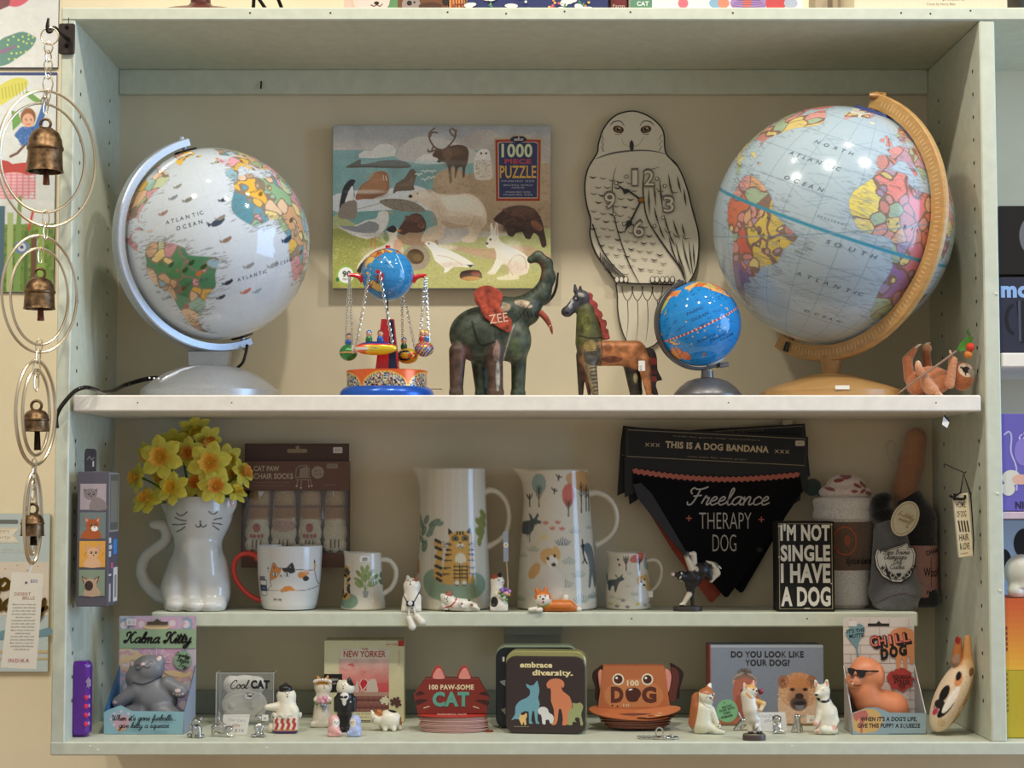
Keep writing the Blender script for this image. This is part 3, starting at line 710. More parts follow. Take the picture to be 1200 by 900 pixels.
for sg in (1, -1):
    m = m0.sub(); a = fr.ax([(0, 0, sg * 108), (0, 0, sg * 130)]); m.tube(a, 3.2, 'b9bcc0', 'metal', 10)
    w = fr.ax([(0, 0, sg * 110.6), (0, 0, sg * 114.6)])
    m.tube([w[0], w[1]], (16, 13), '1f1d1e', 'gloss', 24); part('axis_pin', m, root)
m = m0.sub()
m.lathe([(0, 428), (16, 428.5), (34, 431), (52, 437.5), (66, 446), (73, 452), (74.5, 453), (78, 456), (81, 459), (81, m0.by), (0, m0.by)], (246, 0, 0), 'b4b6b9', 'metal', 64)
m.tube([(196, -50, 452), (205, -52, 446), (222, -40, 436), (240, -28, 431)], (1, 2.2, 2.2, 1.2), 'd5d8da', 'metal', 8, 5)
for i in range(4): m.ell((188 + i * 5.2, -66, 447 + .4 * i), 1.1, 'f2f2f2', 'gloss')
m.prism([(221, 411), (270, 411), (268, 431), (222, 431)], -12, 14, 'aaadb1', 'metal', bev=2)
part('stand_base', m, root)
m = m0.sub(); m.warp = cordwarp; m.tube([(289, 8, 404), (288, 12, 412), (284, 16, 425), (276, 20, 432)], 1.8, '151415', 'gloss', 8, 5)
m.tube([(214, 40, 447), (180, 38, 443), (150, 20, 450), (134, -20, 457), (120, -70, 460), (112, -108, 457), (100, -126, 454), (88, -128, 458), (78, -128, 468), (70, -126, 479), (66, -124, 490), (67, -124, 502)], 2.7, '151415', 'gloss', 10, 6)
m.warp = None; part('power_cord', m, root, 'black power cord')

# ---- large wooden globe
m0 = MB(978, .108, ZS)
root = thing('desk_globe', 'largest globe, pale blue oceans with a turquoise equator, on a tan wooden stand', 'globe', m0.loc)
fr = Frame(978, 263, 140, -18.5, 15, -13)
cv = world_map('aebfc8', ['d6c07c', 'd2938c', 'c68a80', 'a490ac', 'a2b497', 'd8a880', 'dccb84', 'b996a2', 'd49a92'], 2.6, 12, 290, [((-52, -9), 'd8bd5e'), ((-46, -6), 'd8bd5e'), ((-57, -14), 'd8bd5e'), ((-44, -14), 'd8bd5e'), ((-50, -18), 'd8bd5e'), ((-72, -10), 'cf7a5e'), ((-62, -18), 'd0705e'), ((-65, -33), '8d7796'), ((2, 28), 'e08a80'), ((17, 27), 'd97f7c'), ((-8, 20), 'e3cf72'), ((30, 15), 'd9836c'), ((24, -3), 'cb7f8c'), ((20, -12), '9a76a2'), ((-42, 74), 'd9d3c2'), ((-100, 60), 'd98078')], '93a7b3', '8a6f62', '7f9cac', 'e6e6e2')
r = random.Random(9)
for _ in range(1900):
    k = r.choice([SA, NA, AF, EA, AF, SA]); q = r.choice(k); x = q[0] + r.uniform(-7, 7); y = q[1] + r.uniform(-5, 5); cv.line([(x, y), (x + r.uniform(1, 5), y + r.uniform(-.5, .5))], .3, '63676b', a=.42)
for _ in range(160):
    x = r.uniform(-55, 10); y = r.uniform(-40, 45); q = r.uniform(-.5, .5); cv.line([(x, y), (x + 6, y + 6 * q), (x + 10, y + 11 * q)], .3, '8298a6', 3, a=.6)
cv.line([(-180, 0), (180, 0)], 1.5, '3f8fa8')
cv.line([(x, 23.4 * math.sin(math.radians(x + 20))) for x in range(-180, 181, 4)], .45, '7f97a6')
m = m0.sub(); ball(m, fr, cv, 'globe'); m.warp = fr.warp()
for t, lo, la, h, w in (('NORTH', -36, 38, 2.3, 26), ('ATLANTIC', -42, 28, 2.3, 32), ('OCEAN', -41, 16, 2.3, 22), ('SOUTH', -9, -5, 2.3, 26), ('ATLANTIC', -12, -24, 2.3, 38), ('OCEAN', -7, -43, 2.1, 26), ('SOUTH', -57, -4, 1.8, 15), ('AMERICA', -52, -12, 1.8, 22), ('A F R I C A', 14, 12, 2, 26), ('EQUATORIAL', -22, 5, 1.1, 14), ('GREENLAND', -42, 72, 1.6, 26), ('ALGERIA', 3, 29, 1.2, 7), ('LIBYA', 17, 27, 1.2, 6), ('BRAZIL', -51, -18, 1.4, 12), ('SUDAN', 30, 15, 1.2, 6)):
    m.text(t, lo, -la, h * .8, '5a6a74', 0, w * .95, sp=1.8, shear=.2)
m.warp = None
part('globe_ball', m, root)
m = m0.sub(); fr.arc(m, 1, 49, 143, 161, 9, -3, 186, 'bb9158', 'wood', 90, 1.6)
c38, q38 = math.cos(math.radians(49)), math.sin(math.radians(49)); Pv = np.array((c38, -q38, 0)); Nv = np.array((q38, c38, 0)); Av = np.array((0, 0, 1.))
part('meridian_arm', m, root, 'tan wooden meridian with a degree scale')
m2 = m0.sub(); V = []; F = []
for d in range(4, 180, 2):
    p = math.radians(d); r1_ = 154 if d % 10 else 156.5; dw = .22
    for rr, q in ((148, -dw), (r1_, -dw), (r1_, dw), (148, dw)):
        pp = p + math.radians(q); V.append(rr * (math.cos(pp) * Av + math.sin(pp) * Pv) - 4.62 * Nv)
    F.append(tuple(range(len(V) - 4, len(V))))
m2.add(fr.ax(V), F, 'd9b988', 'card')
tk = m2.build('degree_scale', [o for o in root.children if o.name.startswith('meridian')][0])
m = m0.sub()
a = fr.ax([(0, 0, 138), (0, 0, 163)]); m.tube(a, 4.5, '9a6c34', 'wood', 12)
m.tube(fr.ax([(0, 0, 137.5), (0, 0, 141.6)]), (26, 22), '3d4a78', 'gloss', 28)
m.tube(fr.ax([(-12, 0, 156), (-4, 0, 158), (6, 0, 160)]), (3, 5, 5), 'a5763a', 'wood', 10)
part('axis_pin', m, root); m = m0.sub(); m.tube(fr.ax([(0, 0, -138), (0, 0, -160)]), 4, '9a6c34', 'wood', 12)
m.tube(fr.ax([(-3, -6, -147), (-3, -8, -158)]), 3.2, '1c1a18', 'gloss', 10)
part('axis_pin', m, root)
m = m0.sub()
m.lathe([(0, 437), (14, 438), (26, 440), (46, 446), (64, 452), (78, 457), (83, 460), (83, m0.by), (0, m0.by)], (974, 0, 0), 'b48a54', 'wood', 64)
m.lathe([(6, 412), (9, 413), (12, 418), (13, 425), (11, 432), (10, 438)], (974, -4, 0), 'ab8048', 'wood', 32)
m.rect(962, 456.5, 978, 461, 'f1ead8', -84); part('stand_base', m, root)

# ---- small blue globe on pewter stand
m0 = MB(819, .07, ZS)
root = thing('desk_globe', 'small bright blue globe on a grey metal stand, beside the carved horse', 'globe', m0.loc)
fr = Frame(819, 379, 50, 25, 8, -165)
cv = world_map('1f86cf', ['e0824a', 'e39a5a', 'd9703f', 'e7b06a', 'b8bd6a'], 1.3, 3, 120, (), '3f96d6', 'b5612f', '125a96', 'e8eef2')
cv.line([(x, 0) for x in range(-180, 181, 2)], 2.4, 'b33a32')
for x in range(-180, 180, 6): cv.rect(x, -1.3, x + 2, 1.3, 'e7d9d0')
r = random.Random(2)
for _ in range(120):
    x = r.uniform(-230, -95); x = x + 360 if x < -180 else x; y = r.uniform(-55, 55); cv.line([(x, y), (x + 5, y)], .9, '0f3f73', a=.7)
for _ in range(24):
    x = r.uniform(-225, -120); x = x + 360 if x < -180 else x; cv.ell(x, r.uniform(-25, 15), 1.3, 1, 'e8b070')
m = m0.sub(); ball(m, fr, cv, 'gloss'); m.warp = fr.warp(1.006)
for t, lo, la in (('PACIFIC', -170, 22), ('OCEAN', -168, 12), ('SOUTH', -172, -18), ('PACIFIC', -155, -24), ('OCEAN', -140, -30)): m.text(t, lo, -la, 3.6, '123c6b', 0, 26)
m.warp = None; part('globe_ball', m, root)
m = m0.sub(); fr.arc(m, -1, 14, 51, 55, 7, -4, 184, '5b585a', 'metal', 60, .8)
for sg in (1, -1): m.tube(fr.ax([(0, 0, sg * 47), (0, 0, sg * 57)]), 2.2, '6a6769', 'metal', 10)
m.tube(fr.ax([(0, 0, -48), (0, 0, -50.5)]), (13, 11), 'b9c6d2', 'gloss', 24)
m.tube(fr.ax([(0, 0, 48.5), (0, 0, 51)]), (9, 7), '2f2c2d', 'gloss', 20)
m.tube(fr.ax([(2, -4, -55), (12, -4, -58)]), 3, '86848a', 'metal', 10)
part('meridian_arm', m, root)
m = m0.sub(); m.lathe([(2, 434), (4, 436), (4, 441), (9, 443), (14, 443.5), (24, 447), (33, 454), (39, 461), (40, 464), (40, m0.by), (0, m0.by)], (829, 0, 0), '6d6b6c', 'metal', 48)
m.tube([(829, 0, 446), (829, 0, 434)], (8, 7), '7d7b7c', 'metal', 16); part('stand_base', m, root)

# ---- jigsaw box with arctic animals, against the back panel
m0 = MB(518, .262, .463, crop=(380, 130, 4.09)); m0.by = pr(at(518, 450, .262).x, .262, .6)[1]; m0.loc.z = .6
cv = Cv(35, 57, 1088, 848, 'a6a59f', .5)
for i in range(14): cv.rect(35, 57 + i * 9, 1088, 848, tuple(np.array((.60, .61, .62)) + np.array((.013, .010, .006)) * i))
cv.poly([(640, 150), (700, 105), (780, 75), (860, 110), (960, 100), (1088, 130), (1088, 300), (640, 300)], 'b3aaa0', 4)
cv.rect(35, 176, 760, 520, '82a6a2'); cv.grain(.12, 60, 5)
cv.rect(35, 176, 760, 200, '8fb0b2', .4)
cv.poly([(160, 215), (185, 178), (220, 180), (260, 148), (320, 152), (335, 205)], 'd9d6cc', 2); cv.poly([(335, 208), (400, 130), (480, 110), (600, 130), (720, 180), (740, 240), (440, 240)], 'c4bfb6', 2); cv.poly([(430, 240), (480, 195), (540, 205), (560, 242)], 'dcd9d0', 2)
cv.poly([(35, 400), (120, 380), (300, 365), (440, 350), (520, 400), (520, 480), (300, 490), (150, 492), (35, 470)], 'd4d6d2', 3)
cv.poly([(35, 490), (500, 470), (560, 560), (400, 610), (35, 560)], '729d98', 3)
cv.poly([(520, 330), (540, 290), (620, 260), (690, 300), (760, 290), (860, 330), (1088, 240), (1088, 560), (700, 560), (540, 450)], 'b59f82', 3)
cv.poly([(680, 400), (670, 320), (720, 290), (840, 330), (1000, 420), (1088, 440), (1088, 640), (760, 520)], 'ab9274', 3)
cv.poly([(540, 390), (525, 320), (600, 270), (680, 300), (690, 380)], 'b59b7c', 3)
cv.poly([(35, 500), (150, 540), (330, 590), (520, 640), (760, 600), (900, 590), (1088, 560), (1088, 848), (35, 848)], 'b0b37c', 3)
cv.poly([(35, 560), (300, 640), (420, 760), (300, 848), (35, 848)], '9a9a52', 3); cv.poly([(800, 660), (950, 640), (1088, 690), (1088, 730), (850, 720), (560, 640)], 'bfa282', 3); cv.poly([(420, 740), (700, 700), (1000, 760), (1088, 848), (420, 848)], 'b3b273', 3)
cv.poly([(330, 600), (430, 575), (520, 600), (540, 640), (400, 640)], 'a5876a', 3)
cv.speck(900, (35, 600, 400, 845), 3.5, ['7d8240', 'b9b862', '8d8f48', 'c9c67a', '6f7438'], 3, .6, .6); cv.speck(700, (400, 640, 1085, 845), 4, ['9a9c58', 'c3c48a', '8c9150', 'cdbb9a'], 4, .4, .5)
cv.speck(300, (520, 280, 1080, 560), 9, ['8d7458', 'b89d80', '7d674f'], 6, .25, .6)
cv.poly([(95, 262), (130, 240), (165, 222), (170, 245), (215, 240), (260, 230), (330, 225), (390, 235), (415, 258), (360, 265), (220, 262), (165, 262)], '5d584f', 2); cv.poly([(135, 245), (172, 222), (166, 250)], '55504a')
cv.poly([(145, 400), (170, 350), (215, 320), (235, 288), (270, 278), (300, 292), (308, 345), (300, 385), (250, 405), (225, 415), (185, 415), (150, 420)], '9b6a48', 2); cv.poly([(170, 360), (230, 320), (285, 320), (290, 370), (200, 400)], 'b07f5a', 2, .6); cv.line([(278, 300), (280, 322)], 4, 'e5ddcb'); cv.line([(290, 302), (295, 325)], 4, 'e5ddcb')
cv.poly([(325, 390), (340, 340), (380, 315), (410, 270), (432, 275), (438, 300), (425, 350), (430, 370), (395, 375), (345, 378)], '6f5d4d', 2); cv.poly([(345, 350), (400, 330), (415, 300), (420, 350)], '8a7561', 2, .5)
cv.poly([(65, 470), (75, 400), (90, 350), (120, 320), (145, 325), (135, 345), (140, 400), (120, 440), (80, 480)], '2d2d30', 2); cv.poly([(88, 455), (110, 380), (132, 350), (136, 410), (118, 440)], 'e3e0d8', 2)
cv.poly([(60, 490), (80, 440), (140, 420), (152, 450), (145, 510), (75, 510)], '8f8070', 2)
cv.poly([(260, 430), (290, 415), (360, 415), (430, 430), (480, 465), (470, 478), (380, 476), (320, 465)], '867a6a', 2); cv.speck(60, (280, 420, 460, 470), 5, ['5e5548', '9d9282'], 8, .5, .5); cv.line([(155, 465), (265, 435)], 3, '9a8f7e')
for x, y in ((450, 300), (480, 285), (515, 285), (480, 325), (510, 315)): cv.line([(x - 18, y - 6), (x - 6, y - 8), (x, y), (x + 8, y - 10), (x + 18, y - 6)], 4, 'e6e3da', 3)
# caribou
cv.poly([(515, 205), (530, 180), (560, 175), (590, 160), (640, 150), (680, 160), (692, 190), (685, 240), (675, 265), (672, 305), (662, 308), (660, 260), (640, 265), (630, 310), (622, 310), (625, 255), (605, 260), (612, 325), (598, 335), (592, 262), (575, 235), (550, 235), (540, 215)], '5d4636', 2); cv.poly([(560, 180), (600, 165), (610, 215), (580, 225)], '7d6450', 2, .6); cv.ell(548, 232, 10, 6, '3a2c24')
for l in ([(560, 175), (530, 165), (505, 130), (500, 95), (525, 70)], [(505, 110), (515, 90), (540, 92)], [(545, 172), (500, 185), (495, 175)], [(575, 175), (600, 150), (625, 115), (628, 85), (610, 70)], [(622, 110), (605, 95), (600, 75)], [(625, 100), (632, 80)], [(520, 160), (512, 178)]): cv.line(l, 8, '6b5340', 4)
# snowy owl and box panel
cv.poly([(722, 310), (715, 250), (728, 195), (750, 175), (785, 178), (797, 210), (805, 270), (800, 320), (740, 322)], 'ddd6c8', 2); cv.ell(764, 195, 30, 25, 'e4ddd0'); cv.ell(752, 192, 5, 5, '33281a'); cv.ell(776, 192, 5, 5, '33281a'); cv.speck(60, (725, 225, 800, 310), 5, ['8f8577', 'a79d8e'], 11, .7, .4)
# polar bear
BE = 'dccbb2'
cv.poly([(402, 400), (425, 380), (470, 372), (510, 372), (545, 390), (620, 395), (690, 388), (745, 420), (775, 470), (778, 530), (755, 560), (735, 600), (715, 625), (665, 625), (660, 605), (690, 590), (690, 555), (640, 560), (590, 545), (560, 580), (530, 610), (500, 608), (510, 590), (535, 560), (540, 520), (520, 480), (480, 450), (440, 425), (405, 420)], BE, 2)
cv.poly([(560, 410), (680, 400), (750, 440), (760, 500), (680, 480), (590, 470)], 'ecdfca', 2, .7); cv.poly([(560, 520), (640, 540), (700, 545), (640, 560), (580, 550)], 'b59a7d', 2, .7); cv.line([(620, 545), (560, 500), (540, 450)], 5, 'c0a88c', 3, a=.7); cv.line([(700, 550), (720, 500)], 5, 'bda488', a=.7)
cv.ell(410, 402, 9, 8, '352a24'); cv.ell(445, 388, 4, 4, '352a24'); cv.ell(500, 378, 12, 10, 'c9b498'); cv.poly([(470, 590), (500, 555), (560, 545), (575, 590), (520, 620), (465, 625)], 'cfbb9f', 2, .9)
# beaver, wolverine
cv.poly([(350, 575), (380, 520), (420, 487), (460, 490), (485, 530), (480, 570), (440, 580), (400, 578), (380, 590)], '55382a', 2); cv.ell(462, 545, 18, 14, '7d5640', 20); cv.speck(50, (380, 500, 475, 565), 8, ['402a20', '6b4835'], 13, .5, .5)
cv.poly([(810, 515), (845, 480), (880, 455), (950, 445), (1010, 465), (1045, 520), (1058, 580), (1068, 640), (1045, 650), (1030, 600), (1005, 580), (990, 610), (965, 605), (950, 575), (920, 580), (905, 600), (880, 590), (870, 555), (840, 535)], '40291f', 2); cv.speck(120, (860, 465, 1030, 570), 12, ['5d3d2c', '35211a', '6d4630'], 14, .5, .5); cv.ell(1020, 545, 35, 18, '8a5a3c', 40, .9)
# gull, duck, ptarmigan, hare, lemmings
cv.poly([(60, 545), (130, 550), (190, 520), (245, 510), (255, 480), (290, 472), (305, 490), (300, 540), (260, 590), (200, 610), (120, 585)], 'd8d3c8', 2); cv.poly([(60, 545), (150, 548), (210, 522), (258, 540), (240, 580), (140, 575)], '8e8d8c', 2); cv.poly([(300, 478), (332, 480), (302, 488)], 'd29a3c'); cv.line([(225, 605), (222, 650)], 5, 'c26a52'); cv.line([(240, 600), (240, 655)], 5, 'c26a52')
cv.poly([(150, 760), (190, 690), (260, 650), (310, 620), (300, 580), (290, 560), (325, 545), (350, 560), (345, 600), (375, 650), (370, 700), (250, 720)], 'd9cdb8', 2); cv.poly([(290, 565), (325, 543), (345, 560), (330, 580)], '2b2a2c', 2); cv.poly([(345, 560), (372, 570), (345, 578)], 'c98a4a'); cv.ell(292, 600, 12, 22, '7f8f5c', -15); cv.poly([(150, 765), (200, 700), (240, 700), (190, 770)], '2c2b2a', 2); cv.ell(350, 640, 22, 30, 'd6a582', 0, .8)
cv.ell(440, 700, 66, 62, 'a0917e'); cv.ell(435, 695, 42, 36, '4c3023', 15); cv.ell(445, 700, 22, 18, '6b4634', 15)
cv.poly([(478, 632), (500, 622), (530, 628), (550, 650), (600, 665), (670, 700), (722, 738), (680, 748), (620, 745), (590, 770), (570, 772), (575, 750), (530, 715), (510, 665)], 'efe7da', 2); cv.poly([(680, 735), (722, 735), (700, 748)], '2f2c2a'); cv.ell(500, 632, 4, 4, '7a2a22'); cv.line([(540, 690), (600, 700), (660, 735)], 4, 'cdbfae', 3)
cv.poly([(650, 800), (655, 770), (690, 760), (740, 762), (758, 790), (745, 805), (690, 812)], '3a2722', 2); cv.poly([(655, 800), (700, 790), (750, 798), (740, 806), (680, 812)], 'b9753c', 2); cv.ell(725, 778, 22, 12, '7d3a38', 10)
HA = 'ece0d0'
cv.poly([(775, 640), (785, 600), (798, 590), (795, 545), (803, 530), (815, 570), (822, 530), (832, 540), (835, 590), (850, 625), (900, 650), (960, 680), (985, 720), (975, 775), (930, 790), (935, 805), (840, 808), (830, 795), (885, 780), (880, 740), (850, 735), (820, 780), (780, 778), (800, 755), (825, 700), (815, 655), (790, 655)], HA, 2); cv.line([(880, 740), (915, 690), (960, 700), (970, 750)], 4, 'c3ab96', 3); cv.line([(905, 785), (880, 745)], 4, 'bca48f'); cv.ell(797, 612, 5, 5, '3a2a22'); cv.ell(780, 632, 7, 6, '6a554a'); cv.line([(826, 540), (826, 590)], 5, 'cfae9d')
cv.ell(98, 785, 45, 48, '8fae4a'); cv.ell(100, 785, 37, 38, 'f0eee2'); cv.ell(60, 806, 8, 10, '2f6b35')
for x, y, rx_, ry_, c, a in ((640, 420, 110, 30, 'f4ead6', .35), (640, 530, 120, 30, 'a58a6c', .35), (740, 560, 30, 50, 'a58a6c', .3), (540, 480, 40, 60, 'b89c7c', .3), (470, 395, 40, 18, 'f4ead6', .4), (900, 660, 50, 40, 'fbf3e6', .5), (920, 750, 60, 30, 'c9b09a', .4), (580, 650, 50, 14, 'fffaf0', .5), (610, 735, 70, 14, 'c4b4a0', .45), (960, 480, 60, 25, '7a5540', .45), (930, 560, 80, 20, '25160f', .4), (620, 185, 40, 20, '8a6a50', .4), (620, 245, 50, 14, '3a281e', .4), (240, 310, 40, 25, 'c08c62', .45), (230, 395, 60, 18, '6a4430', .4), (240, 590, 60, 14, 'a8a49a', .5), (430, 510, 36, 18, '7a5440', .5), (780, 300, 60, 60, 'c9b08e', .3), (600, 320, 50, 40, 'c9b392', .4), (900, 400, 120, 60, 'bfa583', .3), (400, 240, 300, 16, 'a9c4c2', .3), (200, 380, 90, 10, 'f2f2ec', .5), (400, 700, 90, 30, '8a8f50', .35), (820, 800, 160, 26, 'cfca90', .4), (250, 680, 70, 30, 'efe2cc', .4)):
    cv.ell(x, y, rx_, ry_, c, 0, a, .8)
cv.grain(.09, 5, 17); cv.a = np.clip(cv.a * 1.12, 0, 1)
m = m0.sub(); m.panel(cv, 0, 'print')
T = m.text; B_ = '39406a'
m.flat([(812, 120), (830, 118), (890, 118), (905, 104), (960, 104), (975, 118), (1048, 120), (1046, 140), (1042, 270), (1046, 300), (1042, 410), (1052, 432), (812, 432), (818, 410), (814, 300), (818, 270), (814, 140)], 'c8b48a')
m.flat([(820, 126), (893, 124), (908, 108), (957, 108), (972, 124), (1040, 126), (1036, 425), (824, 425)], 'ae3f38')
m.flat([(832, 140), (850, 136), (1015, 136), (1028, 142), (1025, 412), (835, 412)], 'd9c79a'); m.flat([(836, 144), (852, 139), (1012, 139), (1025, 146), (1022, 408), (839, 408)], B_)
m.disc(932, 124, 40, 16, '2d3150'); m.script('eeboo', 932, 130, 9, 'e8ddc0', lw=.25, w=44)
T('1000', 925, 209, 60, 'd9e2b4', w=150, bold=.03); T('PIECE', 930, 242, 20, 'c4505a', w=130, bold=.04); T('PUZZLE', 930, 312, 58, 'e0b25a', w=176, bold=.02)
for x, y, w_ in ((930, 332, 160), (930, 352, 140), (930, 364, 60), (930, 386, 120), (930, 399, 140)): T('BEAUTIFUL WORLD' if y == 352 else 'FINISHED SIZE', x, y, 8, 'c3c0c8', w=w_)
T('90', 104, 792, 26, '3d4a3a', w=40, bold=.02); T('PIECES', 104, 808, 8, '5d6a5a', w=36)
part_ = m
root = solo('jigsaw_box', part_, 'jigsaw puzzle box with arctic animals painting against the back panel', 'puzzle box')
m = m0.sub(); m.box(33, 1090, .5, 68, 55, 850, '8a8a8e', 'card', 2); part('box_lid', m, root)

# ---- owl wall clock
m0 = MB(755, .268, .463, crop=(670, 115, 3.83)); m0.by = pr(at(755, 450, .268).x, .268, .6)[1]; m0.loc.z = .6
root = thing('wall_clock', 'snowy owl shaped wall clock with black hands on the back panel', 'clock', m0.loc)
OWL = [(270, 43), (330, 55), (385, 90), (420, 140), (430, 235), (480, 290), (520, 380), (550, 500), (575, 600), (575, 690), (560, 770), (525, 828), (470, 835), (360, 832), (220, 822), (160, 760), (110, 690), (85, 610), (88, 540), (70, 470), (62, 390), (75, 310), (118, 235), (125, 190), (150, 120), (200, 65)]
m = m0.sub(); Z = 'ddd4bd'; K = '2a2621'
m.prism(OWL, 4, 50, Z, 'card', side='2a2621', sm=4)
p = smooth_closed(np.array(OWL, float), 5); m.ribbon(p, 7, K, 4, closed=True)
R_ = lambda pts, w, c=K, sm=5: m.ribbon(pts, w, c, 4, sm)
R_([(112, 262), (180, 238), (270, 225), (360, 225), (430, 240)], (3, 9, 8, 6, 2), '6d675f'); R_([(430, 240), (470, 285), (485, 300)], 3)
for sx, cx in ((1, 215), (-1, 340)):
    m.disc(cx, 127, 25, 17, '3a3026', 4, 12 * sx); m.disc(cx, 127, 15, 14, '8a5f35', 4); m.disc(cx, 127, 8, 8, '15110d', 4); m.disc(cx + 4, 122, 3, 3, 'e9e4d6', 4)
    R_([(cx - 38 * sx, 110), (cx - 20 * sx, 92), (cx + 10 * sx, 90), (cx + 28 * sx, 112)], (2, 5, 5, 2), '5f574c'); R_([(cx - 15 * sx, 148), (cx + 5 * sx, 150), (cx + 22 * sx, 136)], 3, '7a7165')
m.flat([(266, 190), (275, 176), (284, 192), (284, 215), (275, 228), (266, 214)], '33302e', 4, 3); R_([(266, 205), (240, 195), (230, 170)], 2, 'a49a88'); R_([(286, 205), (310, 195), (330, 160)], 2, 'a49a88')
for a in range(9):
    y = 150 + a * 9; R_([(135 + a % 3 * 3, y), (145 + a % 3 * 3, y + 9)], 3, '9a9182', 0); R_([(415 - a % 3 * 6, y), (405 - a % 3 * 4, y + 8)], 3, '9a9182', 0)
rnd = random.Random(7)
for j in range(12):                                    # breast feathers
    for i in range(8):
        x = 100 + i * 42 + (j % 2) * 20 + rnd.uniform(-6, 6); y = 350 + j * 38 + rnd.uniform(-5, 5) + i * 6
        lim = 160 if y < 480 else 160 + (y - 480) * .35
        if (j > 4 and x > 330 + (y - 450) * .35) or (x > 290 and y < 560) or x < 85 + max(0, y - 560) * .32 or y > 790: continue
        R_([(x - 15, y - 5), (x, y + 3), (x + 17, y - 2)], (1, 5 if (i + j) % 3 else 7, 1), ('7a7062' if (i + j) % 3 else '3a352e'))
R_([(205, 300), (190, 350), (185, 440), (195, 530), (220, 630), (260, 740), (305, 828)], (1, 3, 4, 5, 5, 5, 3)); R_([(95, 560), (130, 660), (180, 740), (255, 815)], 6)
R_([(400, 300), (340, 325), (325, 380), (330, 470), (345, 540), (385, 610), (440, 690), (490, 760), (515, 825)], (1, 4, 6, 6, 6, 7, 8, 8, 4))
for x, y, L, d in ((375, 370, 110, 8), (400, 350, 150, 14), (440, 330, 110, 20), (480, 340, 80, 18), (350, 400, 120, 4), (510, 400, 80, 10), (375, 480, 90, 22), (420, 520, 90, 26), (460, 540, 90, 30), (500, 560, 60, 14), (395, 560, 70, 26), (440, 620, 120, 40), (470, 640, 150, 45), (500, 630, 160, 40), (530, 640, 150, 18), (550, 650, 110, 6), (480, 720, 90, 40), (440, 600, 60, 30)):
    R_([(x, y), (x + d * .4, y + L * .5), (x + d, y + L)], (1, 8, 1), '3d3731')
for x, y in ((385, 395), (410, 430), (450, 400), (420, 580), (460, 600), (500, 610)): R_([(x, y), (x + 12, y + 18), (x + 34, y + 16)], (1, 5, 1), '4a443c')
for d in range(6): R_([(130 + d * 8, 690 + d * 10), (135 + d * 13, 730 + d * 9), (160 + d * 14, 765 + d * 8)], 5, '4a4640')
for x in (205, 225, 245, 365, 385, 410, 430, 455): m.disc(x, 815, 12, 17, K, 4); m.disc(x, 813, 8, 12, 'e2dac8', 4)
T = m.text
for t, x, y, h, w in (('1', 288, 383, 66, 22), ('2', 352, 385, 66, 44), ('3', 440, 505, 66, 46), ('6', 304, 617, 66, 46), ('9', 174, 487, 66, 46)):
    T(t, x, y + 2, h + 8, '6f675a', 4, w=w + 10, bold=.05); T(t, x, y, h, 'dfd6c0', 4, w=w, bold=.0)
for x, y in ((250, 345), (203, 375), (195, 517), (238, 560), (375, 570), (414, 532), (423, 388), (388, 355)): m.disc(x, y, 9, 9, '5d564b', 4); m.disc(x, y, 5.5, 5.5, 'e2d9c4', 4)
part('clock_body', m, root)
for nm, q in (('hour_hand', [(316, 452), (262, 412), (248, 414), (236, 404), (203, 376)]), ('minute_hand', [(316, 452), (270, 545), (262, 556), (252, 575), (235, 608)])):
    m = m0.sub(); a, b, c, d, e = [np.array(x, float) for x in q]; u = (e - a) / np.linalg.norm(e - a); n_ = np.array((-u[1], u[0]))
    pts = [a + n_ * 4, b + n_ * 4, c + n_ * 15, d + n_ * 5, e, d - n_ * 5, c - n_ * 15, b - n_ * 4, a - n_ * 4]
    m.prism(pts, -8 if nm[0] == 'h' else -12, -5 if nm[0] == 'h' else -9, '14120f', 'satin'); part(nm, m, root)
m = m0.sub(); m.lathe([(0, -16), (11, -15), (14, -8), (14, 4)], (316, 0, 452), '8a6030', 'brass', 20, axis='y'); part('hand_nut', m, root, 'brass nut')
m = m0.sub(); TL = [(225, 800), (445, 800), (430, 900), (418, 1000), (400, 1080), (350, 1120), (280, 1120), (240, 1070), (215, 980), (210, 890)]
m.prism(TL, 30, 44, Z, 'card', side='2a2621', sm=3); m.ribbon(smooth_closed(np.array(TL, float), 4), 6, '3a352e', 30, closed=True)
for x0_ in (255, 300, 345, 390):
    m.ribbon([(x0_ - 25, 840), (x0_ - 18, 880), (x0_, 905), (x0_ + 18, 880), (x0_ + 25, 840)], 4, '4a443b', 30, 4); m.ribbon([(x0_, 905), (x0_ + 2, 1000), (x0_ - 8, 1090)], (4, 3, 1), '4a443b', 30, 4)
part('tail_plate', m, root)

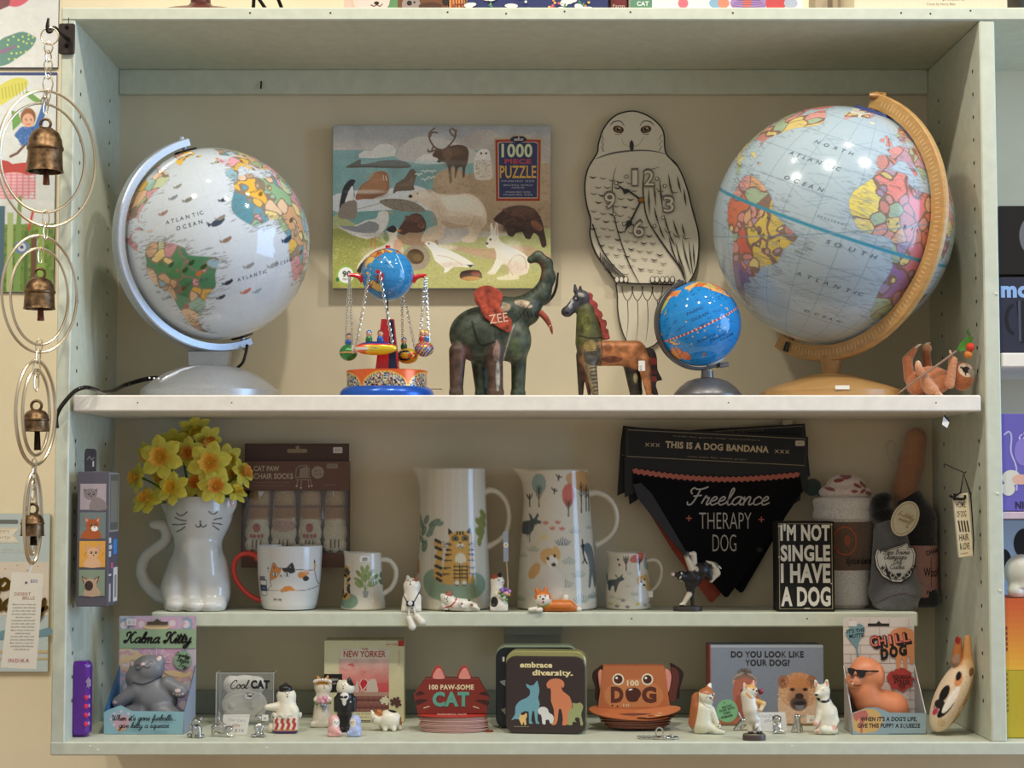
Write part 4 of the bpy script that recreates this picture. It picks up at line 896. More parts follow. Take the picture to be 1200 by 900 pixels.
# ---- tin carousel
m0 = MB(453, .085, ZS, crop=(390, 280, 4.738))
root = thing('tin_carousel', 'tin toy carousel with a blue globe, chain swings and a blue round base', 'toy', m0.loc)
m = m0.sub(); zb = (m0.by - 280) * 4.738
m.lathe([(0, 826), (232, 826), (240, 830), (256, 846), (262, 862), (262, zb), (0, zb)], (300, 0, 0), '2258b8', 'tin', 72)
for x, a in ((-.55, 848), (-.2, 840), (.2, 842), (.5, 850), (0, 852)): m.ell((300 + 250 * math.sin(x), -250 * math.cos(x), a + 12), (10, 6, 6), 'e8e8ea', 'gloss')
part('base', m, root, 'blue base')
rs = np.random.RandomState(3); tbl = rs.rand(64, 24)
def drum(T_, H):
    t = (T_ + math.pi) % (2 * math.pi) - math.pi; c = np.tile(lin('e0652f'), (len(t), 1)); u = ((t / (math.pi / 2.6) + .5) % 1.) - .5
    q = (u / .46) ** 2 + ((834 - H) / 84) ** 2; n = tbl[(T_ * 40).astype(int) % 64, (H / 7).astype(int) % 24]
    pal = np.array([lin(x) for x in ('2a2a30', 'c9c6b4', '8d9aa0', 'd9b24c', 'e2e0d6', '35506a', '1f1f22', 'b5563a')]); pc = pal[(n * 8).astype(int) % 8]
    c = np.where((q < 1)[:, None], pc, c); c = np.where(((q < 1.13) & (q >= 1))[:, None], lin('e8c04a'), c)
    return c
m = m0.sub(); m.lathe([(222 + .4 * k * .3, 828 - k * 4.4) for k in range(21)] + [(226, 734), (214, 734), (212, 750), (0, 752)], (300, 0, 0), 'e0652f', 'tin', 260, colf=drum); part('drum', m, root)
m = m0.sub(); V = [(270, -36, 446), (340, -36, 446), (340, 36, 446), (270, 36, 446), (238, -66, 750), (372, -66, 750), (372, 66, 750), (238, 66, 750)]
m.add(V, [(0, 1, 2, 3), (0, 4, 5, 1), (1, 5, 6, 2), (2, 6, 7, 3), (3, 7, 4, 0)], 'b3242c', 'tin'); m.add([(316, -37, 452), (336, -37, 452), (362, -67.5, 748), (312, -67.5, 748)], [(0, 1, 2, 3)], '1f2440', 'tin'); part('tower', m, root, 'red tapered tower')
m = m0.sub(); m.tube([(302, 0, 446), (302, 0, 330)], 5, '4a3b36', 'iron'); part('mast', m, root)
fr = Frame(302, 193, 147, -6, 10, 160)
cv = world_map('2f86c0', ['b5673c', 'c98a4a', '8a4a34', 'd9b25a'], 1.1, 4, 70, (), '3d8fc6', '6b3a26', '1d5f94', 'd9e2ea')
r = random.Random(6)
for _ in range(90): x = r.uniform(90, 230); x = x - 360 if x > 180 else x; y = r.uniform(-60, 65); cv.line([(x, y), (x + r.uniform(3, 9), y)], 1.1, r.choice(['174a7a', '1a5286', 'c9d4da']), a=.8)
cv.line([(175, 20), (150, 45)], 2, 'dfe6ea'); cv.line([(-170, 55), (-160, 10)], 2, 'dfe6ea')
for y, c in ((40, '1c5a8c'), (15, '1c5a8c'), (-10, '1c5a8c')): cv.line([(-180, y), (180, y)], .8, c)
m = m0.sub(); ball(m, fr, cv, 'gloss'); m.tube([(302, 0, 52), (302, 0, 30)], 13, 'c8262c', 'tin', 16); part('globe_ball', m, root)
def chain(mb, a, b, n, w, tr, col, fin='chrome', sag=0.):
    a = np.array(a, float); b = np.array(b, float); d = b - a; L = np.linalg.norm(d); u = d / L; s1 = np.cross(u, (0, 1., 0)); s1 /= np.linalg.norm(s1); s2 = np.cross(u, s1)
    t = np.linspace(0, 2 * math.pi, 9)[:-1]
    for i in range(n):
        c = a + d * (i + .5) / n; q = s1 if i % 2 == 0 else s1 * .45 + s2 * .9
        mb.tube([c + u * math.cos(k) * L / n * .68 + q * math.sin(k) * w for k in t], tr, col, fin, 5, closed=True)
SW = [(-198, -60, (40, 92), 'g'), (-40, -170, (-80, 40), 'r'), (200, -30, (190, 245), 'b'), (90, 150, (95, 160), 'y')]
for x, y in ((-198, -50), (-34, -165), (205, -20), (70, 170), (-90, 150)):
    m = m0.sub(); L = math.hypot(x, y); ux, uy = x / L, y / L
    m.tube([(302 + ux * 140, uy * 140, 240), (302 + ux * 152, uy * 152, 214), (302 + ux * 180, uy * 180, 204), (302 + ux * 218, uy * 218, 202)], (14, 18, 12, 11), 'c8262c', 'tin', 10, 3); part('swing_arm', m, root, 'red bracket')
for a, b in (((92, -45, 215), (70, -40, 610)), ((96, -60, 215), (112, -60, 610)), ((268, -205, 200), (340, -150, 600)), ((214, -190, 210), (138, -150, 600)), ((512, -20, 210), (480, -30, 590)), ((516, -30, 210), (534, -40, 585)), ((372, 165, 235), (452, 120, 600)), ((372, 165, 235), (380, 130, 600))):
    m = m0.sub(); chain(m, a, b, 26, 6.8, 2.3, 'efebe0'); part('swing_chain', m, root)
def gondola(cx, cy, cz, L, Hh, D, bands, heads, rot=0.):
    m = m0.sub()
    def cf(T_, A):
        c = np.tile(lin(bands[0]), (len(T_), 1)); xx = np.sin(A) * np.sin(T_); zz = np.cos(A)
        for cond, colr in bands[1]: c = np.where(cond(xx, zz)[:, None], lin(colr), c)
        return c
    m.ell((cx, cy, cz), (L, D, Hh), bands[0], 'tin', rot, 48, 36, cf); g = part('gondola', m, root)
    for hx_, hat, hair, shirt in heads:
        m = m0.sub(); figure(m, [('e', (hx_, cy, cz - Hh - 8), (19, 16, 26), shirt), ('e', (hx_, cy, cz - Hh - 44), (17, 17, 19), 'e0b090'), ('p', (hx_ + 2, cy + 2, cz - Hh - 55), (20, 20, 13), hair), ('p', (hx_ - 8, cy - 14, cz - Hh - 46), (2.5, 6, 2.5), '2a2320')], 5, 2.6, 'tin'); part('rider', m, g)
gondola(248, -150, 618, 116, 38, 38, ('e0c22c', [(lambda x, z: z < -.55, '2a3a86'), (lambda x, z: (x < -.45) & (z > -.4), 'e2602c'), (lambda x, z: (x < -.3) & (abs(z - .05) < .22), 'e9e2d2'), (lambda x, z: (abs(z + .48) < .1), 'c8342c'), (lambda x, z: ((x + .18) ** 2 + (z - .02) ** 2 < .005) | ((x + .02) ** 2 + (z - .02) ** 2 < .005), '6f8a9a')]), [(210, 0, '3f78b8', '2f6a3a'), (272, 0, '6a3a22', '2f5aa0')])
gondola(90, -50, 634, 50, 46, 60, ('2f7d3c', [(lambda x, z: abs(z - .05) < .12, 'e0a06a'), (lambda x, z: (x > .4) & (z < 0), 'd9c9c0')]), [(92, 0, '2a2a30', '355a9a')])
gondola(508, -35, 612, 54, 44, 60, ('2f56a8', [(lambda x, z: np.abs(x * 3 + z * 2) % 1. < .32, 'e6c03a'), (lambda x, z: (z < -.1) & (np.abs(x * 2.5 - z) % 1. < .4), 'd9622c')]), [(500, 0, 'd9b45a', 'b0433a'), (520, 0, 'c99a48', '3a6a9a')])
gondola(408, 120, 640, 62, 44, 50, ('d9b22c', [(lambda x, z: np.abs(np.hypot(x + .2, z) - .55) < .14, '24304f'), (lambda x, z: np.abs(np.hypot(x - .5, z) - .3) < .1, 'c8482c')]), [(388, 0, '4a6a9a', '2f5a3a')])
m = m0.sub(); m.tube([(520, 30, 832), (604, 30, 832), (604, 30, 838)], 2.6, '5d5a55', 'iron'); part('crank', m, root)

# ---- elephant of painted scrap metal
m0 = MB(575, .1, ZS, crop=(520, 285, 4.862)); zb = (m0.by - 285) * 4.862
root = thing('metal_elephant', 'dark green metal elephant with red ears and raised trunk', 'figurine', m0.loc)
G, G2, BR = '3b4334', '4b5140', '4a372b'
m = m0.sub()
V = figure(m, [('e', (235, 0, 520), (205, 120, 165), G), ('e', (395, 0, 550), (105, 105, 130), G2), ('c', (330, 0, 400), (470, 0, 390), 105, 80, G), ('c', (470, 0, 360), (560, 0, 285), 74, 50, G), ('c', (560, 0, 285), (598, 0, 190), 50, 38, G), ('c', (598, 0, 190), (588, 0, 110), 38, 31, G), ('c', (588, 0, 110), (540, 0, 68), 31, 27, G2), ('c', (540, 0, 68), (498, 0, 88), 27, 22, G),
  ('c', (80, -55, 620), (72, -60, zb - 30), 50, 36, BR), ('c', (205, 60, 640), (222, 60, zb - 30), 55, 40, G), ('c', (285, -62, 600), (296, -66, zb - 30), 52, 42, BR), ('c', (430, 45, 620), (424, 45, zb - 30), 46, 38, G),
  ('b', (72, -60, zb - 20), (34, 34, 20), BR, 8), ('b', (222, 60, zb - 20), (38, 36, 20), G, 8), ('b', (296, -66, zb - 20), (40, 38, 20), BR, 8), ('b', (424, 45, zb - 20), (37, 36, 20), G, 8),
  ('p', (455, -80, 350), (55, 60, 22), 'a9937a', 15), ('p', (340, -95, 370), (42, 60, 28), '8f7a60'), ('p', (520, -70, 345), (26, 40, 20), '4a4f48'), ('p', (300, -110, 620), (22, 60, 60), '8a6a5a'), ('p', (308, -110, 760), (12, 60, 90), '8f8a7a'), ('p', (200, -130, 600), (40, 60, 60), '2f362a'), ('p', (120, -60, 640), (40, 70, 60), '5a3b30'), ('p', (420, -100, 600), (40, 60, 60), '4f5a3c'), ('p', (560, -40, 150), (20, 40, 60), '5a4436'),
  ('l', [(162, 455), (185, 540), (215, 590), (290, 570)], 14, '15170f', 0), ('l', [(285, 480), (295, 560), (270, 640)], 4, '20241a', 0), ('l', [(400, 470), (375, 540), (340, 665)], 7, '8f8f88', 0), ('l', [(500, 340), (420, 440), (390, 450)], 5, '1a1c16', 0)] +
  [('l', [(140 + i * 16, 370 - i * 4), (136 + i * 16, 420 - i * 4)], 6, '1a1c16', 0) for i in range(5)] + [('l', [(425 + i * 26, 290 - i * 10), (432 + i * 26, 312 - i * 10)], 6, '1a1c16', 0) for i in range(6)] + [('l', [(430 + i * 22, 395), (438 + i * 22, 425)], 6, '15170f', 0) for i in range(5)], 26, 5, 'rusty', 6)
part('body', m, root)
for sg in (-1, 1):
    m = m0.sub(); E_ = [(172, 305), (195, 265), (250, 250), (310, 275), (338, 312), (318, 372), (350, 410), (386, 450), (378, 516), (330, 500), (270, 462), (222, 420), (205, 360)]
    yf = -128 if sg < 0 else 112; m.prism(E_, yf, yf + 16, 'a8452f', 'rusty', sm=3, bev=5)
    if sg < 0: m.text('ZEE', 315, 462, 50, 'd9b9a0', yf, w=105, rot=8, bold=.0); m.ribbon([(215, 385), (260, 372), (300, 384)], 4, '8f3322', yf, 4)
    part('ear', m, root, 'red ear')
for pts, rr, c, lb in (([(548, -45, 395), (580, -55, 430), (605, -60, 475), (618, -62, 520)], (18, 17, 12, 4), '8a3a2c', 'red tusk'), ([(575, 40, 342), (620, 42, 300), (645, 42, 240), (655, 42, 158)], (7, 8, 8, 5), '2a2119', 'dark upturned tusk')):
    m = m0.sub(); m.tube(pts, rr, c, 'rusty', 10, 4)
    if lb[0] == 'r': m.tube([(604, -60, 472), (612, -61, 498), (619, -62, 524)], (12.4, 8, 3), 'd9b48a', 'gloss', 10)
    part('tusk', m, root, lb)

# ---- horse of painted scrap metal
m0 = MB(722, .1, ZS, crop=(660, 320, 5.807)); zb = (m0.by - 320) * 5.807
root = thing('metal_horse', 'carved metal horse with copper body and red scalloped mane', 'figurine', m0.loc)
D_, CU, OL = '3c2d24', 'a2673c', '55552c'
m = m0.sub()
figure(m, [('b', (330, 0, 545), (215, 70, 85), CU, 50), ('e', (190, 0, 530), (95, 78, 95), '5a5043'), ('e', (500, 0, 560), (80, 75, 95), CU), ('c', (165, 0, 470), (150, 0, 260), 82, 58, OL), ('c', (215, 0, 440), (165, 0, 250), 60, 50, '4a4a2c'), ('c', (130, 0, 170), (35, 0, 255), 58, 34, '47474d'), ('e', (25, 0, 262), (38, 30, 32), '3b3b42'), ('c', (85, -20, 120), (80, -22, 80), 16, 8, '33333a'), ('c', (118, 20, 120), (120, 22, 85), 16, 8, '33333a'),
  ('c', (125, 30, 560), (122, 34, zb - 30), 36, 17, D_), ('c', (180, -40, 600), (215, -50, zb - 24), 44, 24, '8a7a5c'), ('c', (150, 0, 600), (180, 10, zb - 20), 30, 11, '5a3020'), ('c', (470, 40, 610), (500, 44, zb - 44), 60, 44, '2f2a22'), ('c', (545, -40, 600), (582, -46, zb - 20), 48, 18, CU),
  ('p', (195, -60, 560), (60, 70, 80), '4d483e'), ('p', (180, -70, 500), (45, 50, 40), '8a7444'), ('p', (330, -60, 590), (70, 60, 22), '6a3a22'), ('p', (300, -60, 510), (30, 60, 24), '7d4a2a'), ('p', (160, -50, 340), (35, 50, 60), '6e6e2c'), ('p', (495, -40, 720), (28, 40, 60), '8a8260'), ('p', (90, -50, 178), (18, 40, 17), '15151a'), ('p', (85, -50, 172), (6, 50, 6), 'd0d0d4'), ('p', (50, -30, 225), (14, 30, 20), '8d8d94'), ('p', (28, -30, 270), (12, 30, 7), '15151a'), ('p', (120, -50, 150), (25, 40, 14), '9d9688', 30),
  ('l', [(105, 430), (180, 448), (260, 440)], 9, '1f1a14', 0), ('l', [(255, 460), (262, 560), (250, 630)], 6, '1f1a14', 0)] + [('l', [(180 + i * 4, 650 + i * 26), (235, 645 + i * 26)], 9, '3d3426', 0) for i in range(7)] + [('l', [(150, 500 + i * 16), (215, 497 + i * 16)], 4, 'b59a5c', 0) for i in range(3)] + [('l', [(60 + i * 3, 170 + i * 9), (50 - i * 4, 210 + i * 6)], 4, 'c4c4ca', 0) for i in range(4)], 20, 5, 'rusty', 5)
part('body', m, root)
m = m0.sub(); m.prism([(158, 140), (185, 130), (205, 150), (200, 175), (225, 195), (238, 215), (235, 240), (262, 262), (270, 290), (262, 310), (292, 320), (298, 350), (290, 372), (308, 385), (312, 420), (318, 445), (265, 445), (250, 350), (215, 280), (175, 200)], -26, 26, '8e3a34', 'rusty', bev=6, sm=2); part('mane', m, root, 'red mane')
m = m0.sub(); m.prism([(545, 520), (590, 508), (622, 530), (638, 580), (640, 650), (655, 690), (672, 728), (640, 735), (630, 770), (648, 838), (620, 835), (595, 800), (590, 700), (570, 620), (555, 570)], -30, 12, '2a211d', 'rusty', bev=6, sm=2)
for y0_, y1_, c in ((575, 625, '8a2f26'), (655, 690, '5a221c'), (700, 740, '7a2c24')): m.flat([(588, y0_), (632, y0_ + 6), (638, y1_), (592, y1_)], c, -30)
part('tail', m, root, 'dark tail with red bands')
m = m0.sub(); m.box(506, 550, -96, -92, 602, 672, 'f0eee6', 'card', 3); m.text('$25', 528, 652, 14, '4a4a4a', -96.5, w=34, rot=90); part('price_sticker', m, root)

# ---- felted sloth holding a berry twig
m0 = MB(1100, .035, ZS, crop=(1040, 370, 6.425)); zb = (m0.by - 370) * 6.425
root = thing('felt_sloth', 'orange brown felt sloth lying on its back at the shelf end', 'figurine', m0.loc)
S1, S2, S3 = 'b87146', 'a9643c', 'c98a64'
m = m0.sub()
V = figure(m, [('e', (330, 0, 490), (150, 85, 112), S1), ('e', (215, 0, 520), (70, 75, 85), S1), ('e', (565, -10, 455), (92, 85, 112), S2), ('c', (470, 0, 470), (530, 0, 460), 60, 60, S1), ('c', (175, 30, 470), (160, 30, 330), 42, 36, S2), ('c', (160, 30, 330), (215, 30, 252), 36, 22, S2), ('c', (330, 70, 430), (315, 80, 260), 34, 30, '8a4f30'), ('e', (322, 78, 240), (38, 30, 40), 'b88a68'), ('c', (300, -80, 555), (215, -90, 400), 48, 30, S3), ('e', (212, -90, 372), (22, 20, 30), 'd9b090'),
  ('c', (450, -80, 520), (475, -85, 340), 34, 32, S3), ('c', (330, -70, 560), (360, -110, 600), 34, 20, S3),
  ('p', (578, -90, 405), (66, 60, 62), 'd9c0a4', 30), ('p', (575, -92, 412), (32, 50, 26), '15100e'), ('p', (545, -92, 398), (18, 50, 8), '15100e', 30), ('p', (565, -92, 440), (6, 50, 16), '15100e'), ('p', (640, -60, 460), (12, 50, 10), '1c1512'), ('p', (625, -70, 440), (50, 40, 30), '8d7f72', 30)], 14, 5, 'felt', 6, False)
part('body', m, root)
for a, b, c in (((205, 30, 262), (240, 30, 225), (272, 30, 210)), ((360, -110, 600), (400, -122, 632), (470, -126, 668)), ((340, -105, 590), (372, -124, 600), (400, -128, 640)), ((320, 70, 225), (318, 70, 205), (350, 70, 198)), ((470, -90, 330), (455, -95, 285), (448, -95, 262))):
    m = m0.sub(); m.tube([a, b, c], (14, 10, 3), 'd6b292', 'felt', 8, 4); part('claw', m, root, 'pale claws')
m = m0.sub(); m.tube([(365, -134, 600), (362, -140, 680), (385, -140, 745)], 1.6, 'd8d8d8', 'gloss', 6); m.tube([(395, -134, 620), (408, -140, 690), (392, -140, 745)], 1.6, 'd8d8d8', 'gloss', 6); part('tag_string', m, root)
m = m0.sub(); m.prism([(385, 745), (430, 795), (408, 850), (370, 825)], -142, -139, 'efeeea', 'card', side='22222a'); m.flat([(388, 748), (430, 795), (424, 808), (380, 762)], '22222a', -142); part('price_tag', m, root, 'small white price tag')
root = thing('berry_twig', 'twig with a green leaf and two red berries held by the sloth', 'twig', m0.loc)
m = m0.sub(); m.tube([(48, -150, 590), (210, -140, 472), (360, -125, 370), (495, -110, 272)], (6, 8, 9, 8), '8a6a55', 'wood', 8, 3); m.tube([(495, -110, 272), (560, -100, 240), (600, -95, 150)], 4, '3d5a2a', 'matte', 6, 4); part('stem', m, root)
m = m0.sub(); m.add(*(lambda P: (P, [(0, 1, 2), (0, 2, 3), (0, 3, 4), (0, 4, 5), (0, 5, 6), (0, 6, 7)]))([(500, -108, 262), (520, -112, 215), (570, -120, 165), (622, -110, 165), (618, -100, 200), (585, -104, 235), (555, -112, 270), (515, -108, 275)]), '4f8a35', 'petal'); m.tube([(590, -100, 100), (585, -98, 130), (605, -98, 155)], (3, 12, 3), '3d6a28', 'petal', 8, 4, flat=.3); part('leaf', m, root, 'green leaf')
for p, c in (((597, -120, 245), 'd8402c'), ((585, -105, 300), 'd9863c')):
    m = m0.sub(); m.ell(p, 33, c, 'gloss'); part('berry', m, root)

# ------------------------------------------------------------------ middle compartment, on the inner shelf
ZR = .1615
def lathe_art(mb, prof, cx, cv, base, fin='ceramic', n=220, step=3., sq=1., offf=None, inner=True, z0=0.):
    """a turned pot whose printed front is read from the canvas as the viewer sees it"""
    p = [np.array(prof[0], float)]
    for q in prof[1:]:
        q = np.array(q, float); d = q - p[-1]; k = max(1, int(np.hypot(*d) / step))
        for i in range(1, k + 1): p.append(prof_last + (q - prof_last) * i / k if False else p[-1] + (q - p[-1]) / (k - i + 1))
    p = np.array(p); hb = lin(base); state = {}
    rad = lambda H: np.interp(H, p[np.argsort(p[:, 1])][:, 1], p[np.argsort(p[:, 1])][:, 0])
    def cf(T, H):
        R = np.repeat(p[:, 0], n); x = cx + R * np.sin(T); c = srgb(cv.sample(x, H)); f = (np.cos(T) > .08) & (x > cv.x0) & (x < cv.x1) & (H > cv.y0) & (H < cv.y1)
        return np.where(f[:, None], c, hb)
    mb.lathe(p, (cx, 0, 0), base, fin, n, 1., sq, cf, offf=offf)
def handle(mb, pts, r, col, fin='ceramic', flat=1.):
    mb.tube(pts, r, col, fin, 16, 5, flat=flat)
def spout(cx, top, reach, spread=60., wid=.42, side=-math.pi / 2):
    def f(T, H, R):
        t = (T + math.pi) % (2 * math.pi) - math.pi
        w = np.exp(-((t - side) / wid) ** 2) * np.exp(-np.maximum(H - top, 0) / spread)
        return -reach * w, 0 * w, -8 * w
    return f

# box with four cat portraits hung on the left side panel
m0 = MB(90, .0, .17, crop=(80, 520, 4.492)); m0.by = pr(at(90, 450, 0).x, 0, .17)[1]
root = thing('toy_box', 'tall narrow grey box with four cat portraits on the left side panel', 'box', m0.loc)
m = m0.sub()
BX = (40, 206, 0, 240, 152, 858)
m.box(*BX, '55525c', 'card', 3)
for i, (bg, fur, ear) in enumerate((('a79aa0', '857a7a', '6d6264'), ('6f7b78', 'a8562c', 'b5642f'), ('d99f45', 'd9ac86', 'c99672'), ('82907a', 'b59a80', '3a2c28'))):
    y = 216 + i * 150; m.rect(54, y, 190, y + 136, bg)
    if i == 0: m.flat([(105, y + 136), (110, y + 90), (140, y + 70), (175, y + 85), (190, y + 105), (190, y + 136)], fur, 0, 2)
    else: m.flat([(62 + 18 * (i > 1), y + 136), (80 + 12 * (i > 1), y + 95), (115, y + 80), (155, y + 95), (165, y + 136)], fur, 0, 2)
    cx, cy = ((108, 55), (120, 65), (125, 62), (115, 75))[i]; cy += y
    for s_ in (-1, 1):
        e = 1.5 if i == 2 else 1.; m.flat([(cx + s_ * 12, cy - 22), (cx + s_ * 36 * (1 + .1 * i), cy - 30 - 14 * e * (i > 0)), (cx + s_ * 34, cy + 2)], ear)
        if i > 0: m.flat([(cx + s_ * 18, cy - 20), (cx + s_ * 33 * (1 + .08 * i), cy - 26 - 10 * e), (cx + s_ * 30, cy - 4)], 'd59a8c')
    m.disc(cx, cy, 34 - 3 * (i == 2), 30, fur)
    if i == 1: m.disc(cx + 12, cy + 20, 18, 14, 'eee6da')
    if i == 3: m.disc(cx - 8, cy + 8, 22, 26, '3d2d2a'); m.disc(cx - 22, cy + 5, 4, 6, '15100f')
    else:
        for s_ in (-1, 1): m.disc(cx + 4 + s_ * 12, cy - 2, 6, 7, '1c1513'); m.disc(cx + 3 + s_ * 12, cy - 4, 2, 2, 'e9e4dc')
    m.disc(cx + (12 if i == 1 else 4), cy + (12 if i else 10), 4, 3, '221513')
    if i == 2:
        for xx in (78, 172): m.ribbon([(xx, y + 70), (xx + 8, y + 78)], 2.5, 'b5802c'); m.ribbon([(xx + 6, y + 60), (xx + 14, y + 66)], 2.5, 'b5802c')
def sidef(y0, y1, z0, z1, c, e=[.2]):
    e[0] += .05; m.add([(206 + e[0], y0, z0), (206 + e[0], y1, z0), (206 + e[0], y1, z1), (206 + e[0], y0, z1)], [(0, 1, 2, 3)], c, 'card')
sidef(5, 235, 158, 470, '8f9088'); sidef(20, 220, 165, 460, '5c5c56'); sidef(40, 200, 200, 420, '79776c')
for y0, y1, z0, z1, c in ((10, 60, 500, 528, 'd9d9d9'), (10, 80, 538, 560, 'c9cad0'), (10, 60, 570, 600, 'd0d0d4'), (110, 200, 510, 590, '3a7fc8'), (60, 110, 632, 662, 'd0567a'), (10, 70, 690, 700, 'cfcfd4'), (120, 220, 660, 840, 'd5d2cc'), (20, 60, 740, 835, 'bdb9b4'), (150, 200, 700, 820, '8a8580')): sidef(y0, y1, z0, z1, c)
part('carton', m, root)
m = m0.sub(); m.prism([(46, 152), (44, 60), (48, 34), (58, 28), (98, 30), (108, 42), (108, 150)], 120, 126, '3a3840', 'card'); m.ribbon([(60, 90), (72, 70), (82, 88), (96, 75)], 5, '7d7a84', 120, 3); m.rect(88, 95, 96, 125, 'b9b6b4', 120); part('hang_tab', m, root)

# cat vase
m0 = MB(231, .208, ZR, crop=(80, 480, 3.6)); zb = (m0.by - 480) * 3.6
root = thing('cat_vase', 'pale grey ceramic cat shaped vase holding the daffodils', 'vase', m0.loc)
VC = 'd0cec6'; K2 = '3a3b3e'
m = m0.sub()
VV = figure(m, [('c', (548, 0, 300), (548, 0, 430), 146, 138, VC), ('c', (548, 0, 430), (545, 0, 560), 136, 100, VC), ('e', (545, 5, 700), (132, 128, 150), VC), ('c', (540, 20, 700), (540, 20, zb - 60), 115, 118, VC), ('c', (530, -62, 590), (540, -104, zb - 30), 50, 40, VC), ('c', (590, -62, 600), (610, -98, zb - 30), 46, 38, VC), ('e', (462, -40, 755), (62, 92, 92), VC), ('e', (640, -40, 765), (48, 85, 80), VC), ('e', (476, -120, zb - 24), (42, 46, 30), VC), ('e', (650, -105, zb - 24), (32, 44, 30), VC), ('e', (555, -148, zb - 22), (36, 30, 26), VC), ('e', (618, -140, zb - 22), (32, 30, 26), VC),
  ('e', (418, -30, 392), (26, 24, 40), VC, -12), ('e', (686, -30, 400), (24, 24, 36), VC, 12), ('p', (414, -60, 388), (12, 60, 18), 'd9b3a8', -12), ('p', (694, -60, 396), (12, 60, 18), 'd9b3a8', 12),
  ('-', (548, 0, -630), (1500, 1500, 1004)), ('-', (548, 0, 370), (128, 128, 90)),
  ('b', (545, 10, zb - 12), (118, 112, 12), VC, 10)] +
  [('l', q, 4.2, K2, 0) for q in ([(475, 438), (488, 448), (505, 446), (521, 434)], [(611, 432), (622, 442), (634, 440), (643, 432)], [(556, 488), (562, 496), (572, 494), (576, 486), (582, 495), (592, 494), (597, 487)], [(576, 470), (576, 486)], [(466, 456), (490, 466), (516, 470)], [(452, 486), (485, 486), (515, 482)], [(470, 516), (490, 508), (510, 496)], [(628, 466), (642, 462), (656, 460)], [(622, 480), (640, 482), (655, 486)], [(622, 490), (634, 500), (644, 508)])], 25, 4, 'ceramic', 5)
part('vase_body', m, root)
m = m0.sub(); m.tube([(420, 10, 800), (380, 20, 785), (325, 30, 740), (302, 34, 685), (320, 34, 625), (370, 26, 585), (405, 20, 555), (412, 10, 520), (395, 0, 492), (362, -4, 487)], (28, 30, 27, 25, 25, 25, 25, 26, 26, 20), VC, 'ceramic', 16, 5); m.ell((360, -4, 487), (20, 20, 20), VC, 'ceramic'); part('tail_handle', m, root)

# daffodils, each its own stem in the vase
def daffodil(px, pz, py, size, yaw, pitch, roll, orange, label):
    size *= 1.1; q = m0.sub(); c = np.array((px, py, pz), float)
    R = np.array((Matrix.Rotation(math.radians(yaw), 3, 'Z') @ Matrix.Rotation(math.radians(pitch), 3, 'X') @ Matrix.Rotation(math.radians(roll), 3, 'Y')))
    W = lambda v: np.asarray(v, float) @ R.T * size + c          # flower faces -y; z runs down the picture
    t = thing('daffodil', label, 'flower', m0.loc, 0, 'daffodils in the cat vase')
    V = []; F = []; C = []
    for k in range(6):
        a = k * math.pi / 3; y0 = .02 if k % 2 else .06; n0 = len(V); prof = [(.1, .08), (.3, .25), (.55, .34), (.78, .29), (.93, .14), (1.03, .0)]
        for j, (r_, w_) in enumerate(prof):
            for e, wv in ((-1, 0), (0, 1), (1, 0)):
                cup = -.10 * r_ + .12 * r_ * r_ - .05 * (1 - abs(e)) + .03 * math.sin(k * 2 + j); V.append((r_ * math.sin(a) + e * w_ * math.cos(a), y0 + cup, r_ * math.cos(a) - e * w_ * math.sin(a)))
                C.append(lin('e6dc5c') * (.82 + .2 * min(1, r_)) if wv == 0 else lin('d9ca48'))
            if j:
                b = n0 + j * 3; F += [(b - 3, b - 2, b + 1, b), (b - 2, b - 1, b + 2, b + 1)]
    q.add(W(V), F, np.array(C), 'petal', True); part('petals', q, t, None, 60)
    q = m0.sub(); V = []; F = []; C = []; n = 30
    for j, (r_, y_) in enumerate(((.13, .02), (.2, -.1), (.26, -.24), (.33, -.36), (.44, -.42), (.4, -.40), (.3, -.3), (.18, -.08), (.0, -.02))):
        for i in range(n):
            a = 2 * math.pi * i / n; rr = r_ * (1 + (.12 * math.sin(9 * a) + .05 * math.sin(5 * a)) * (j in (3, 4, 5))); V.append((rr * math.cos(a), y_, rr * math.sin(a))); C.append(lin(orange) * (1.05 if j < 6 else .95))
        if j: F += [((j - 1) * n + i, (j - 1) * n + (i + 1) % n, j * n + (i + 1) % n, j * n + i) for i in range(n)]
    q.add(W(V), F, np.array(C), 'petal', True); q.ell(W([(0, -.14, 0)])[0], .06 * size, 'd9c23a', 'petal', n=8, m=6); part('trumpet', q, t, 'orange yellow frilled trumpet', 60)
    q = m0.sub(); b = W([(0, .08, 0)])[0]; b2 = W([(0, .45, 0)])[0]; e = np.array((548 + (px - 548) * .3, py * .3, 420.)); q.tube([b, b2, (b2 + e) / 2 + (0, 0, -18), e], (5.5, 4.5, 4.5, 4.5), '4f7a32', 'matte', 8, 4); part('stem', q, t, 'green stem')
O1, O2 = 'e6ae3e', 'e0983a'
